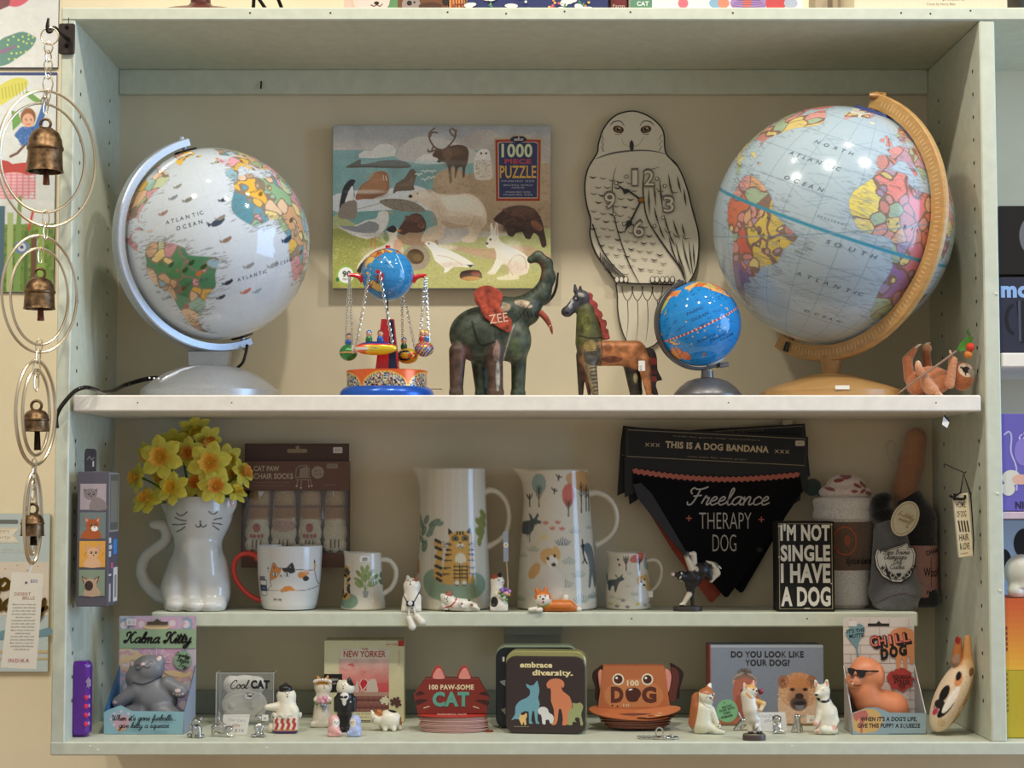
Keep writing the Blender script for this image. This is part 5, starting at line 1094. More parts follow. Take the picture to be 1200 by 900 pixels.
for a in ((414, 208, -150, 86, -6, 4, 12, O1, 'daffodil facing forward at the upper left above the vase rim, full star open'),
          (612, 232, -140, 86, 4, 2, -14, O1, 'daffodil facing forward at the upper right above the vase rim, full star open'),
          (640, 330, -160, 68, 12, 12, 20, O2, 'daffodil with broad orange trumpet just over the vase rim, right of its middle'),
          (468, 336, -175, 66, -18, 14, 6, 'e6b730', 'daffodil with a long yellow trumpet drooping over the left of the rim'),
          (352, 384, -120, 66, -22, 38, 24, O1, 'lowest daffodil on the left, hanging outside the rim'),
          (296, 292, -60, 62, -52, 6, 0, O1, 'daffodil seen from the side at the far left of the bunch'),
          (520, 78, 30, 66, 22, -54, 10, 'e2c233', 'topmost daffodil, yellow and tipped upwards'),
          (578, 128, 20, 60, 30, -30, 22, O2, 'daffodil with orange trumpet turned right, just below the topmost flower'),
          (508, 186, -40, 62, -6, -6, 0, O2, 'daffodil with orange trumpet in the middle, behind the two open stars'),
          (738, 272, -40, 60, 62, 18, 12, O2, 'daffodil with orange trumpet turned to the right edge of the bunch'),
          (552, 318, -90, 58, -4, 20, 30, 'd9802c', 'daffodil with deep orange trumpet low in the middle, between the two open stars'),
          (328, 196, 20, 56, -30, -24, 8, O1, 'daffodil at the back left, half hidden and shaded'),
          (716, 352, -100, 52, 48, 42, 16, 'e2c233', 'small daffodil hanging beyond the right of the rim'),
          (436, 138, 50, 62, -12, -34, 0, 'e2c233', 'yellow daffodil at the back, left of the topmost flower'),
          (392, 292, 20, 58, -20, 8, 18, 'dca83a', 'shaded yellow daffodil behind the left open star, between it and the drooping trumpet'),
          (660, 212, 40, 62, 24, -10, 8, 'e2c233', 'daffodil half hidden behind the right open star'),
          (690, 282, 10, 58, 30, 10, 30, 'e0a22e', 'daffodil at the back between the right open star and the right edge'),
          (556, 250, 60, 60, 0, -8, 10, 'e2c233', 'innermost daffodil, mostly hidden between the two open stars')): daffodil(*a)

# chair sock carton, on the back panel
m0 = MB(347, .246, .21, crop=(275, 510, 6.)); m0.by = pr(at(347, 450, .246).x, .246, .21)[1]
root = thing('sock_carton', 'brown hanging carton of cat paw chair socks behind the white mug', 'package', m0.loc)
BRN, BR2 = '6a4a3c', '4f3730'
m = m0.sub()
m.prism([(60, 62), (355, 62), (795, 62), (795, 200), (60, 200)], 40, 46, BR2, 'card')
m.rect(358, 100, 500, 128, '8f7f62', 40, r=12); m.disc(432, 92, 14, 14, '8f7f62', 40); m.rect(683, 88, 748, 130, 'd6d0c4', 40, r=5); m.text('$34', 715, 116, 18, '8a847a', 40, w=36)
m.box(46, 800, 0, 98, 186, 392, BRN, 'card', 3); m.box(46, 800, 86, 100, 392, 930, BR2, 'card', 2); m.box(46, 800, 0, 98, 830, 930, BRN, 'card', 3); m.box(46, 58, 0, 98, 392, 830, BR2, 'card'); m.box(790, 800, 0, 98, 392, 830, BR2, 'card')
T = m.text; TC = 'b9a88c'
T('CAT PAW', 130, 256, 34, TC, 0, w=178, bold=.03, align='l'); T('CHAIR SOCKS', 130, 310, 36, TC, 0, w=276, bold=.03, align='l')
for y in (340, 362): T('Protect your floors and dress up your', 130, y, 9, '9c8b74', 0, w=250 if y < 350 else 225, align='l')
m.disc(579, 266, 44, 44, '9a8a74', 0); T('SET', 579, 262, 14, '6a4a3c', 0, w=50); T('OF 8', 579, 286, 14, '6a4a3c', 0, w=50); m.rect(642, 204, 720, 238, '8f7f6c', 0, r=6); T('STORE', 681, 226, 12, '6a4a3c', 0, w=60); T('sock it up', 665, 358, 12, '9a8a74', 0, w=80)
for q in ([(425, 300), (428, 240), (448, 222), (500, 215), (520, 235), (518, 300)], [(425, 300), (530, 300), (528, 316), (432, 316), (425, 300)], [(440, 316), (432, 360)], [(465, 320), (462, 372)], [(512, 318), (518, 362)], [(528, 316), (538, 358)]): m.ribbon(q, 5, '9c8c78', 0)
m.flat([(448, 298), (455, 240), (500, 222), (515, 240), (512, 298)], '8f7f6c', 0)
for x, y in ((432, 362), (462, 374), (518, 364), (538, 360)): m.disc(x, y, 7, 6, 'c9b9a2', 0)
part('carton', m, root)
for i, (x0_, x1_) in enumerate(((62, 240), (246, 430), (438, 606), (612, 788))):
    q = m0.sub(); cx = (x0_ + x1_) / 2; w = (x1_ - x0_) / 2
    P_ = [('c', (cx + (12 if i == 0 else 0), 90, 430), (cx, 90, 620), w * .84, w * .93, 'b8946a'), ('e', (cx, 55, 690), (w * .98, 38, 95), 'd8ccac'), ('e', (cx - w * .6, 40, 775), (w * .36, 30, 45), 'd8ccac'), ('e', (cx, 36, 785), (w * .4, 30, 45), 'd8ccac'), ('e', (cx + w * .6, 40, 775), (w * .36, 30, 45), 'd8ccac'), ('p', (cx, 40, 545), (w * 1.3, 80, 44), 'a87d55'), ('p', (cx, 40, 440), (w * 1.3, 80, 36), 'bd9e76'), ('p', (cx, 40, 505), (w * 1.3, 80, 10), '7a5a44'), ('p', (cx, 40, 640), (w * 1.3, 80, 50), 'd8ccac')]
    if i in (0, 2): P_ += [('p', (cx, 10, 655), (27, 60, 32), 'b5524c')] + [('p', (cx + d, 10, 715 + abs(d) * -.1), (11, 60, 16), 'b5524c') for d in (-38, -14, 14, 38)]
    if i == 1: P_ += [('l', [(cx - 40, 670), (cx, 650), (cx + 60, 640), (cx + 70, 600)], 34, 'dccfae', 60), ('p', (cx, 30, 640), (w, 60, 44), 'c29a84')]
    P_ += [('l', [(cx + d * w, 740), (cx + d * w * 1.03, 790)], 9, '3a2e22', 60) for d in (-.32, .3, .0)]
    figure(q, P_, 10, 6, 'plush', 5); o = part('sock', q, root)
q = m0.sub(); q.prism([(58, 392), (790, 392), (790, 830), (58, 830)], 4, 6, 'ffffff', 'clear')
q.flat([(160, 400), (205, 400), (170, 450)], 'c9c2b4', 4)
part('window_film', q, root, 'clear crinkled window')
q = m0.sub()
for pts in ([(240, 480), (300, 430), (420, 415), (500, 400)], [(430, 430), (480, 470), (520, 540), (570, 590)], [(690, 400), (680, 460), (620, 520), (620, 600)], [(270, 500), (290, 545), (400, 560), (430, 510)], [(150, 430), (190, 440), (205, 405)], [(620, 470), (650, 440), (690, 420)]): q.tube([(a, 2, b) for a, b in pts], 3, 'd9d2c2', 'clear', 6, 4)
part('film_crease', q, root)

# mug
m0 = MB(338, .205, ZR, crop=(270, 630, 10.)); zb = (m0.by - 630) * 10
root = thing('mug', 'white mug with a calico cat drawing and a red handle', 'mug', m0.loc)
cv = Cv(300, 90, 1080, 840, 'dedbd4', .35); Kk = '35322f'; OR = 'd98a3c'
cv.poly([(505, 480), (510, 420), (530, 330), (552, 285), (590, 338), (640, 345), (625, 400), (590, 450), (540, 478)], OR, 2); cv.poly([(650, 345), (700, 340), (762, 278), (792, 360), (790, 395), (740, 405), (700, 395), (665, 385)], '262423', 2); cv.poly([(542, 350), (552, 325), (566, 348)], '7a3f22'); cv.poly([(730, 342), (742, 325), (752, 345)], 'c98a80')
for q in ([(505, 480), (502, 430), (525, 330), (552, 283), (592, 340), (650, 344), (700, 342)], [(792, 362), (900, 368), (1000, 378)], [(505, 480), (515, 540), (525, 548), (470, 590), (490, 605), (620, 605), (650, 620), (700, 608), (860, 604), (960, 590), (1045, 560)], [(1003, 378), (1015, 450), (1030, 520), (1045, 540)]): cv.line(q, 5, Kk, 2)
cv.poly([(625, 600), (680, 555), (740, 550), (790, 590), (790, 604), (660, 612)], OR, 2); cv.ell(870, 425, 45, 40, OR); cv.ell(915, 402, 32, 30, OR); cv.ell(912, 468, 32, 30, '262423', -20)
for x in (565, 706): cv.ell(x, 415, 33, 26, Kk); cv.ell(x, 415, 30, 23, 'e9e6dc'); cv.ell(x, 415, 10, 18, '1d1b1a')
cv.ell(633, 430, 9, 6, Kk); cv.line([(618, 446), (633, 438), (648, 448)], 4, Kk); cv.line([(1002, 260), (1004, 330)], (10, 16), '262423'); cv.line([(1003, 300), (1003, 330)], 14, 'd9a83c'); cv.line([(1002, 345), (1000, 375)], 14, OR)
cv.rect(368, 440, 440, 490, '77747e'); cv.rect(362, 480, 458, 494, '605d68'); cv.poly([(370, 500), (455, 500), (470, 640), (450, 670), (400, 672), (382, 650)], 'e6e3dc', 0); cv.line([(370, 500), (382, 640), (400, 668), (450, 668), (468, 640), (455, 500)], 5, Kk, 0); cv.poly([(372, 545), (460, 540), (466, 612), (378, 618)], '33405f'); cv.line([(395, 590), (410, 570), (425, 592), (440, 572)], 4, '9aa5b8')
cv.ell(478, 350, 10, 12, '4f5a86'); cv.ell(482, 386, 5, 5, '4f5a86')
for q in ([(545, 720), (550, 695), (560, 712), (570, 695), (575, 718)], [(585, 718), (588, 697)], [(598, 718), (600, 697), (615, 718), (617, 697)], [(640, 700), (627, 700), (627, 718), (640, 718)], [(627, 708), (638, 708)]): cv.line(q, 5, Kk)
m = m0.sub(); lathe_art(m, [(0, zb), (250, zb), (300, zb - 10), (322, zb - 60), (350, 620), (368, 420), (378, 200), (380, 112), (372, 98), (362, 110), (355, 300), (330, 600), (0, 780)], 690, cv, 'dedbd4', step=9, n=260); part('mug_body', m, root)
m = m0.sub(); handle(m, [(325, 0, 265), (285, 0, 215), (200, 0, 192), (110, 0, 215), (50, 0, 290), (40, 0, 400), (80, 0, 520), (170, 0, 630), (270, 0, 705), (365, 0, 735)], (40, 36, 31, 29, 29, 29, 29, 29, 31, 32), 'c8382c'); part('handle', m, root, 'red handle')

def leaf_spray(cv, pts, col, w=14, h=34):
    for x, y, a in pts: cv.ell(x, y, w, h, col, a)
# small cat pitcher
m0 = MB(427, .205, ZR, crop=(270, 500, 3.914)); zb = (m0.by - 500) * 3.914
root = thing('pitcher', 'small cream milk pitcher with a leopard spotted cat and palm drawing', 'pitcher', m0.loc)
cv = Cv(505, 575, 720, 836, 'd8d0be', .9)
cv.ell(548, 795, 45, 34, '7f9a80'); cv.poly([(508, 780), (512, 700), (515, 645), (548, 642), (552, 700), (556, 775), (535, 788)], 'cf9a4c', 2); cv.speck(60, (510, 650, 552, 780), 4.5, ['2c221a'], 21, .95, 1.4); cv.poly([(522, 690), (538, 690), (538, 760), (524, 760)], 'e0cda4'); cv.ell(522, 655, 5, 5, '2c221a'); cv.ell(540, 655, 5, 5, '2c221a')
for x, y, a in ((595, 672, -40), (612, 655, -20), (632, 652, 10), (652, 668, 35), (590, 700, -60), (665, 690, 50), (603, 715, -30), (650, 715, 30), (625, 690, 0), (640, 680, 20), (612, 690, -10), (660, 720, 60), (592, 722, -50)): cv.ell(x, y, 9, 20, '7d8c4c' if int(x) % 2 else '8f9c5c', a)
for x in (612, 625, 640): cv.line([(625, 755), (x + (x - 625) * .3, 690)], 4, '8a9a60')
cv.poly([(612, 750), (640, 750), (634, 780), (618, 780)], '9a9a94'); leaf_spray(cv, [(692, 680, 0), (698, 700, 40), (690, 712, -30)], '5f7a5a', 6, 14)
m = m0.sub(); lathe_art(m, [(0, zb), (96, zb), (103, zb - 6), (101, 800), (92, 745), (87, 690), (84, 620), (82, 582), (78, 578), (75, 590), (78, 700), (80, 800), (0, 812)], 608, cv, 'd8d0be', step=3, offf=spout(608, 580, 10, 22)); part('pitcher_body', m, root)
m = m0.sub(); handle(m, [(672, 0, 622), (700, 0, 612), (735, 0, 622), (758, 0, 660), (755, 0, 705), (735, 0, 742), (708, 0, 762), (688, 0, 775)], (12, 12, 12, 12, 12, 12, 13, 14), 'd8d0be', flat=1.25); part('handle', m, root)
m = m0.sub(); m.warp = lambda v: np.c_[v[:, 0], -np.sqrt(np.maximum(84.5 ** 2 - (v[:, 0] - 608) ** 2, 0)) - .8 + v[:, 1] * .05, v[:, 2]]; m.flat(rrect(597, 592, 646, 620, 10), 'f2efe8'); m.text('20', 620, 613, 13, '6a6f7a', w=24); part('price_sticker', m, root)

# tall cat pitcher
m0 = MB(531, .222, ZR, crop=(460, 530, 4.286)); zb = (m0.by - 530) * 4.286
root = thing('pitcher', 'tall cream pitcher painted with a striped orange cat on a green cushion', 'pitcher', m0.loc)
cv = Cv(100, 80, 510, 790, 'd3cab6', .55); CT = 'd2a04a'
for i in range(9): x = 150 + i * 38; cv.rect(x, 85, x + 9, 780, 'dcd3c0', .5)
cv.ell(312, 660, 150, 82, '8ba083'); cv.ell(220, 640, 60, 60, '8ba083'); cv.ell(410, 660, 56, 62, '8ba083'); cv.ell(312, 700, 130, 40, '8ba083')
for i in range(26): a = i / 25 * math.pi * 1.1 + math.pi * .95; cv.line([(312 + 170 * math.cos(a), 655 - 100 * math.sin(a)), (312 + 182 * math.cos(a), 655 - 112 * math.sin(a))], 2, 'b5b89c')
cv.poly([(232, 645), (212, 610), (222, 540), (228, 480), (210, 460), (222, 440), (248, 448), (258, 490), (250, 560), (250, 600), (262, 640)], CT, 2)
cv.poly([(250, 640), (262, 560), (278, 480), (290, 440), (285, 400), (285, 380), (305, 400), (340, 396), (372, 398), (390, 378), (396, 400), (396, 450), (405, 520), (412, 600), (400, 650), (300, 658)], CT, 2)
for y in (445, 480, 525, 570, 605, 632): cv.line([(222 + (y > 600) * 6, y - 5), (248 - (y < 450) * 4, y + 6)], 15, '2b231c')
for y, L in ((487, 24), (510, 28), (538, 30), (575, 30), (605, 26)): cv.line([(276 - (y - 487) * .12, y), (276 - (y - 487) * .12 + L, y)], (11, 5), '2b231c', 0); cv.line([(404 + (y - 487) * .05, y), (404 + (y - 487) * .05 - L * .8, y)], (11, 5), '2b231c', 0)
cv.ell(344, 535, 27, 34, 'e3d6b8')
for x0_ in (328, 364):
    cv.line([(x0_, 560), (x0_ - 1, 640)], 26, CT)
    for y in (568, 586, 604, 622): cv.line([(x0_ - 15, y), (x0_ + 13, y)], 8, '2b231c')
    cv.line([(x0_ - 15, 555), (x0_ - 14, 640)], 3, '2b231c'); cv.line([(x0_ + 13, 555), (x0_ + 12, 640)], 3, '2b231c'); cv.ell(x0_ - 1, 648, 15, 13, '2b231c'); cv.ell(x0_ - 1, 647, 13, 11, 'e8dcc4')
for e in ([(282, 415), (284, 380), (306, 402)], [(372, 400), (391, 377), (397, 412)]): cv.poly(e, '2b231c')
for x in (328, 342, 356): cv.line([(x, 398), (x, 412)], 7, '2b231c')
for x in (318, 366): cv.ell(x, 431, 17, 15, '2b231c'); cv.ell(x, 431, 13, 11, '8c8a5a'); cv.ell(x, 431, 7, 8, '15120f')
cv.poly([(334, 448), (352, 448), (343, 460)], '2b231c'); cv.ell(336, 468, 12, 11, 'e6d9c0'); cv.ell(352, 468, 12, 11, 'e6d9c0'); cv.line([(328, 472), (336, 478), (343, 466), (351, 478), (360, 472)], 3, '2b231c')
for dy in (-8, 0, 8): cv.line([(300, 460 + dy * .4), (258, 460 + dy * 1.6)], 2.5, '4a3f33'); cv.line([(384, 460 + dy * .4), (412, 460 + dy * 1.6)], 2.5, '4a3f33')
for x, y, a, w, h in ((215, 355, 60, 14, 34), (200, 385, 30, 13, 28), (150, 365, -20, 12, 30), (160, 395, 20, 13, 26), (238, 360, 75, 12, 24), (165, 470, 10, 14, 30), (150, 440, -30, 10, 24), (175, 340, 20, 12, 24), (140, 330, -10, 9, 22), (190, 410, 60, 12, 20)): cv.ell(x, y, w, h, '6f8574', a); cv.line([(x - 8, y + 8), (x + 10, y - 10)], 2, 'c9c7b0')
cv.line([(135, 320), (140, 420), (128, 540)], 5, '6f8574', 2); cv.line([(128, 540), (130, 600)], 18, 'b5793f')
for x, y, a in ((450, 310, -20), (440, 340, 30), (455, 360, -10), (436, 385, 40), (450, 400, 0), (430, 350, -30), (442, 430, 20), (428, 400, -20), (456, 330, 10), (436, 450, 0)): cv.ell(x, y, 11, 22, '86894a', a)
m = m0.sub(); lathe_art(m, [(0, zb), (176, zb), (186, zb - 8), (187, 740), (184, 640), (177, 520), (170, 380), (164, 240), (160, 130), (160, 92), (154, 85), (148, 92), (148, 200), (165, 600), (168, 740), (0, 750)], 305, cv, 'd3cab6', step=6, offf=spout(305, 88, 62, 55, .36)); part('pitcher_body', m, root)
m = m0.sub(); handle(m, [(455, 0, 205), (490, 0, 196), (535, 0, 212), (572, 0, 260), (585, 0, 330), (572, 0, 400), (535, 0, 445), (495, 0, 468), (472, 0, 478)], (19, 17, 15, 14, 14, 14, 15, 17, 20), 'd0c6b0', flat=1.5); part('handle', m, root)

# tall dog pitcher
def grass(cv, x, y, c, s=1.):
    for d in (-3, -2, -1, 0, 1, 2, 3): cv.line([(x + d * 6 * s, y), (x + d * 10 * s, y - (30 - abs(d) * 5) * s)], 4 * s, c)
def tree(cv, x, y0, y1, rx, ry, cy, c, n=4):
    if rx: cv.ell(x, cy, rx, ry, c)
    cv.line([(x, y1), (x, y0)], 5, '3a332c')
    for k in range(n): q = y0 + (y1 - y0) * (.15 + .13 * k); cv.line([(x, q + 14), (x - 14, q - 12)], 3, '3a332c'); cv.line([(x, q + 10), (x + 14, q - 14)], 3, '3a332c')
def dog_face(cv, x, y, s, c):
    cv.ell(x, y, 48 * s, 40 * s, c, 15); cv.ell(x + 34 * s, y - 18 * s, 18 * s, 34 * s, c, -15); cv.ell(x + 12 * s, y + 24 * s, 28 * s, 30 * s, 'e8e0d2', -10); cv.ell(x - 8 * s, y + 10 * s, 7 * s, 8 * s, '2a221c'); cv.ell(x + 24 * s, y - 4 * s, 7 * s, 8 * s, '2a221c'); cv.ell(x + 20 * s, y + 40 * s, 11 * s, 9 * s, '221c18')
m0 = MB(654, .222, ZR, crop=(590, 530, 4.5)); zb = (m0.by - 530) * 4.5
root = thing('pitcher', 'tall cream pitcher painted with dogs and autumn trees', 'pitcher', m0.loc)
cv = Cv(60, 90, 500, 815, 'd6cdb9', .55); BD = '4b5154'
cv.poly([(325, 130), (370, 108), (440, 108), (448, 190), (440, 215), (385, 200), (335, 170)], 'c99a64', 2)
tree(cv, 185, 180, 292, 36, 54, 172, '8ea39a'); tree(cv, 138, 225, 292, 0, 0, 0, '', 2); tree(cv, 336, 235, 340, 33, 58, 230, 'c9695a'); cv.ell(340, 215, 18, 46, 'c9695a', 10); tree(cv, 405, 165, 320, 0, 0, 0, '', 3); tree(cv, 432, 180, 312, 0, 0, 0, '', 3); tree(cv, 447, 200, 312, 0, 0, 0, '', 2)
for x, y in ((286, 138), (264, 208)): cv.line([(x - 13, y - 14), (x, y + 2), (x + 14, y - 2)], 6, '2a2522'); cv.line([(x + 2, y - 12), (x - 2, y + 16)], 6, '2a2522')
cv.poly([(100, 430), (98, 385), (110, 365), (135, 362), (150, 350), (180, 358), (195, 365), (190, 380), (165, 382), (155, 410), (138, 435), (140, 470), (128, 470), (122, 436)], BD, 2); cv.poly([(140, 355), (132, 325), (145, 330), (152, 352)], BD); cv.poly([(160, 352), (178, 320), (184, 335), (172, 358)], BD); cv.line([(130, 440), (132, 478)], 9, 'c9c2b4')
for x, y in ((218, 375), (280, 372), (252, 402), (302, 405)):
    for d in (-1, 0, 1): cv.ell(x + d * 8, y - 4 + abs(d) * 3, 5, 10, 'c9806c', d * 40)
for x, y, c, s_ in ((368, 425, 'a9aba0', 1), (445, 405, '8f9694', .6), (156, 520, 'a3a890', 1), (338, 582, '9fa894', 1.2), (388, 650, 'a3aa92', 1.2), (318, 700, 'a0a892', 1.3), (400, 780, '8f9c8a', 1.4), (92, 775, '8b978a', .8), (465, 760, '7f8c84', 1), (105, 550, 'a8a890', .7), (250, 740, 'a8b090', .8)): grass(cv, x, y, c, s_)
grass(cv, 306, 485, '66727a', 1.3); cv.ell(208, 445, 20, 12, 'd9c98a'); cv.ell(460, 755, 24, 8, '8f9c94')
cv.ell(215, 690, 95, 100, 'dcd6c8', 20, .9); cv.ell(160, 620, 24, 46, 'd2a468', 30); dog_face(cv, 238, 545, 1.05, 'd6ab6c')
cv.poly([(398, 488), (418, 484), (440, 478), (462, 500), (478, 580), (484, 690), (472, 705), (462, 640), (452, 700), (440, 705), (446, 610), (438, 560), (425, 525), (405, 505)], '6b7473', 2); cv.line([(408, 460), (412, 520), (420, 560), (435, 585)], 7, '2f2a26', 2); cv.ell(412, 490, 8, 7, '2a2626'); cv.line([(424, 560), (408, 582)], 5, '2f2a26')
m = m0.sub(); lathe_art(m, [(0, zb), (198, zb), (210, zb - 8), (211, 780), (207, 700), (197, 560), (185, 400), (172, 240), (164, 130), (164, 105), (158, 97), (150, 105), (160, 300), (190, 740), (0, 760)], 283, cv, 'd6cdb9', step=6, offf=spout(283, 98, 78, 50, .34)); part('pitcher_body', m, root)
m = m0.sub(); handle(m, [(450, 0, 222), (490, 0, 218), (545, 0, 240), (585, 0, 290), (597, 0, 350), (585, 0, 410), (550, 0, 455), (510, 0, 482), (485, 0, 492)], (20, 17, 16, 15, 15, 15, 16, 18, 20), 'cfc4ae', flat=1.5); part('handle', m, root)

# small dog pitcher
m0 = MB(737, .215, ZR, crop=(590, 530, 4.5)); zb = (m0.by - 530) * 4.5
root = thing('pitcher', 'small cream pitcher painted with two dogs and a red tree', 'pitcher', m0.loc)
cv = Cv(535, 525, 790, 830, 'd6cdb9', .8)
tree(cv, 640, 548, 620, 0, 0, 0, '', 3); cv.ell(690, 560, 32, 20, 'c9695a', -20); cv.ell(712, 552, 24, 34, 'c9695a', 30); tree(cv, 710, 560, 622, 0, 0, 0, '', 2); cv.ell(752, 585, 16, 34, '8ea39a'); cv.ell(600, 565, 5, 6, '2a2522'); cv.ell(606, 592, 5, 6, '2a2522')
cv.poly([(548, 690), (556, 670), (585, 668), (598, 655), (612, 655), (630, 660), (622, 672), (606, 680), (596, 700), (588, 730), (580, 730), (578, 702), (566, 704), (560, 726), (552, 724)], BD, 2); cv.poly([(588, 656), (582, 640), (596, 650)], BD); cv.poly([(608, 654), (622, 636), (620, 658)], BD); cv.line([(548, 690), (544, 625)], 4, BD)
cv.ell(715, 735, 42, 46, 'dcd6c8'); cv.ell(755, 700, 16, 28, 'd2b070', -20); dog_face(cv, 722, 672, .62, 'd6ab6c')
for x, y, c, s_ in ((648, 706, 'b5b09c', .5), (682, 748, 'a3aa92', .7), (568, 765, 'a3aa92', .5), (656, 640, 'b5b09c', .5), (600, 770, 'a3aa92', .4)): grass(cv, x, y, c, s_)
for x, y, c in ((592, 806, '8a857c'), (622, 775, '8f8a8a'), (645, 808, '7f7a78'), (698, 795, 'c9b95a'), (560, 795, 'c9b98a'), (740, 800, 'a8a49a'), (770, 790, 'a8a49a')):
    for d in (-1, 0, 1): cv.ell(x + d * 6, y - 3 + abs(d) * 3, 4, 9, c, d * 40)
m = m0.sub(); lathe_art(m, [(0, zb), (112, zb), (119, zb - 6), (120, 780), (118, 700), (112, 640), (103, 590), (94, 550), (93, 535), (88, 531), (84, 540), (92, 600), (104, 700), (106, 790), (0, 800)], 657, cv, 'd6cdb9', step=3.5, offf=spout(657, 533, 26, 24, .45)); part('pitcher_body', m, root)
m = m0.sub(); handle(m, [(752, 0, 578), (785, 0, 570), (815, 0, 580), (833, 0, 615), (830, 0, 660), (812, 0, 700), (790, 0, 722), (772, 0, 735)], (12, 12, 11, 11, 11, 11, 12, 13), 'cfc4ae', flat=1.5); m.box(754, 782, -60, -57, 730, 762, 'e9e6dc'); part('handle', m, root)

# little ceramic animals at the front edge of the inner shelf
CW = 'e3ddcd'; K = '1f1b19'; MR = '9a5a40'
def catface(x, y, s, yd=0, depth=-200):
    return [('l', [(x - 14 * s, y - 8 * s), (x - 9 * s, y - 12 * s)], 5 * s, K, depth)] and [('p', (x - 14 * s, depth, y - 6 * s), (4 * s, 400, 3 * s), K), ('p', (x + 14 * s, depth, y - 6 * s), (4 * s, 400, 3 * s), K), ('p', (x, depth, y + 2 * s), (4.5 * s, 400, 4 * s), K), ('p', (x, depth, y + 16 * s), (5 * s, 400, 5 * s), K)]
def onfront(prims, y): return [(q[0], (q[1][0], y, q[1][2]), (q[2][0], abs(q[2][1]) if q[2][1] < 300 else 60, q[2][2])) + tuple(q[3:]) if q[0] == 'p' else q for q in prims]
m0 = MB(483, .158, ZR, crop=(465, 665, 8.571)); zb = (m0.by - 665) * 8.571
root = thing('cat_figurine', 'white cat figurine with a camera and legs dangling over the shelf edge', 'figurine', m0.loc)
m = m0.sub(); figure(m, [('e', (152, 0, 185), (86, 72, 78), CW), ('c', (150, 0, 200), (155, 0, zb - 50), 76, 84, CW), ('b', (150, 0, zb - 25), (92, 70, 25), CW, 20), ('e', (112, 0, 112), (20, 20, 34), CW, -14), ('e', (190, 0, 112), (18, 20, 28), MR, 14), ('c', (92, -30, 300), (66, -40, zb - 14), 32, 22, CW), ('c', (215, -30, 300), (226, -40, zb - 14), 32, 20, CW), ('-', (150, 0, zb + 300), (900, 900, 300)), ('p', (195, -20, 120), (26, 90, 24), MR, 20)] + onfront(catface(138, 140, 1.7), -60) + [('p', (165, -60, 130), (5, 60, 5), K), ('p', (112, -60, 132), (5, 60, 5), K), ('l', [(70, 280), (105, 340)], 11, K, 0), ('l', [(232, 240), (180, 335)], 11, K, 0), ('p', (160, -70, 405), (10, 50, 8), '4a3a30')], 16, 4.5, 'figurine', 4); part('body', m, root)
m = m0.sub(); m.box(100, 180, -108, -82, 330, 384, '1d1b1c', 'gloss', 5); m.lathe([(0, -30), (16, -30), (18, -22), (24, -20), (24, 0)], (140, -106, 352), 'd9d9d9', 'gloss', 20, axis='y'); part('camera', m, root, 'tiny black camera')
for pts, ft in ((([(122, -76, 400), (124, -82, 445), (130, -84, 505)]), ((128, -86, 505), (160, -92, 585))), (([(168, -76, 400), (182, -82, 440), (200, -84, 480)]), ((204, -86, 482), (255, -92, 540)))):
    m = m0.sub(); m.tube(pts, 10, CW, 'figurine', 10, 3); g = part('leg', m, root); m = m0.sub(); figure(m, [('c', ft[0], ft[1], 30, 38, CW)], 4, 5, floor=False); part('foot', m, g)
m0 = MB(541, .156, ZR, crop=(465, 665, 8.571)); zb = (m0.by - 665) * 8.571
root = thing('cat_figurine', 'white cat figurine with red collar lying on its back before the cat pitcher', 'figurine', m0.loc)
m = m0.sub(); figure(m, [('c', (560, 0, zb - 75), (700, 0, zb - 62), 66, 62, CW), ('c', (700, 0, zb - 55), (775, -10, zb - 48), 55, 40, CW), ('c', (740, -40, zb - 70), (800, -50, zb - 40), 30, 20, CW), ('c', (760, 20, zb - 50), (812, 10, zb - 24), 28, 22, CW), ('e', (515, 0, zb - 118), (74, 58, 62), CW, 20), ('e', (460, 0, zb - 150), (22, 20, 30), CW, -20), ('e', (525, 0, zb - 182), (30, 24, 26), MR, 10), ('c', (475, 0, zb - 60), (500, -20, zb - 14), 34, 14, CW), ('c', (640, -56, zb - 80), (660, -62, zb - 50), 22, 14, CW),
  ('p', (525, -10, zb - 175), (42, 60, 26), MR, 20), ('p', (498, -50, zb - 8), (26, 40, 14), K), ('p', (652, -60, zb - 80), (14, 30, 14), '8a5a40'), ('p', (752, -60, zb - 70), (18, 40, 14), '8a5a40'), ('p', (725, 0, zb - 112), (20, 40, 12), K), ('l', [(485, zb - 38), (545, zb - 60), (585, zb - 100), (598, zb - 130)], 14, 'b3343a', 30), ('p', (554, -58, zb - 48), (12, 30, 10), 'c9a24a'), ('p', (482, -50, zb - 130), (6, 50, 6), K), ('p', (512, -50, zb - 142), (6, 50, 6), K), ('p', (502, -55, zb - 125), (6, 50, 7), K), ('p', (512, -55, zb - 106), (6, 50, 6), K)], 14, 4.5, 'figurine', 4)
part('body', m, root)
m0 = MB(585, .160, ZR, crop=(465, 665, 8.571)); zb = (m0.by - 665) * 8.571
root = thing('cat_figurine', 'white cat figurine with a black side patch holding flowers and a tag', 'figurine', m0.loc)
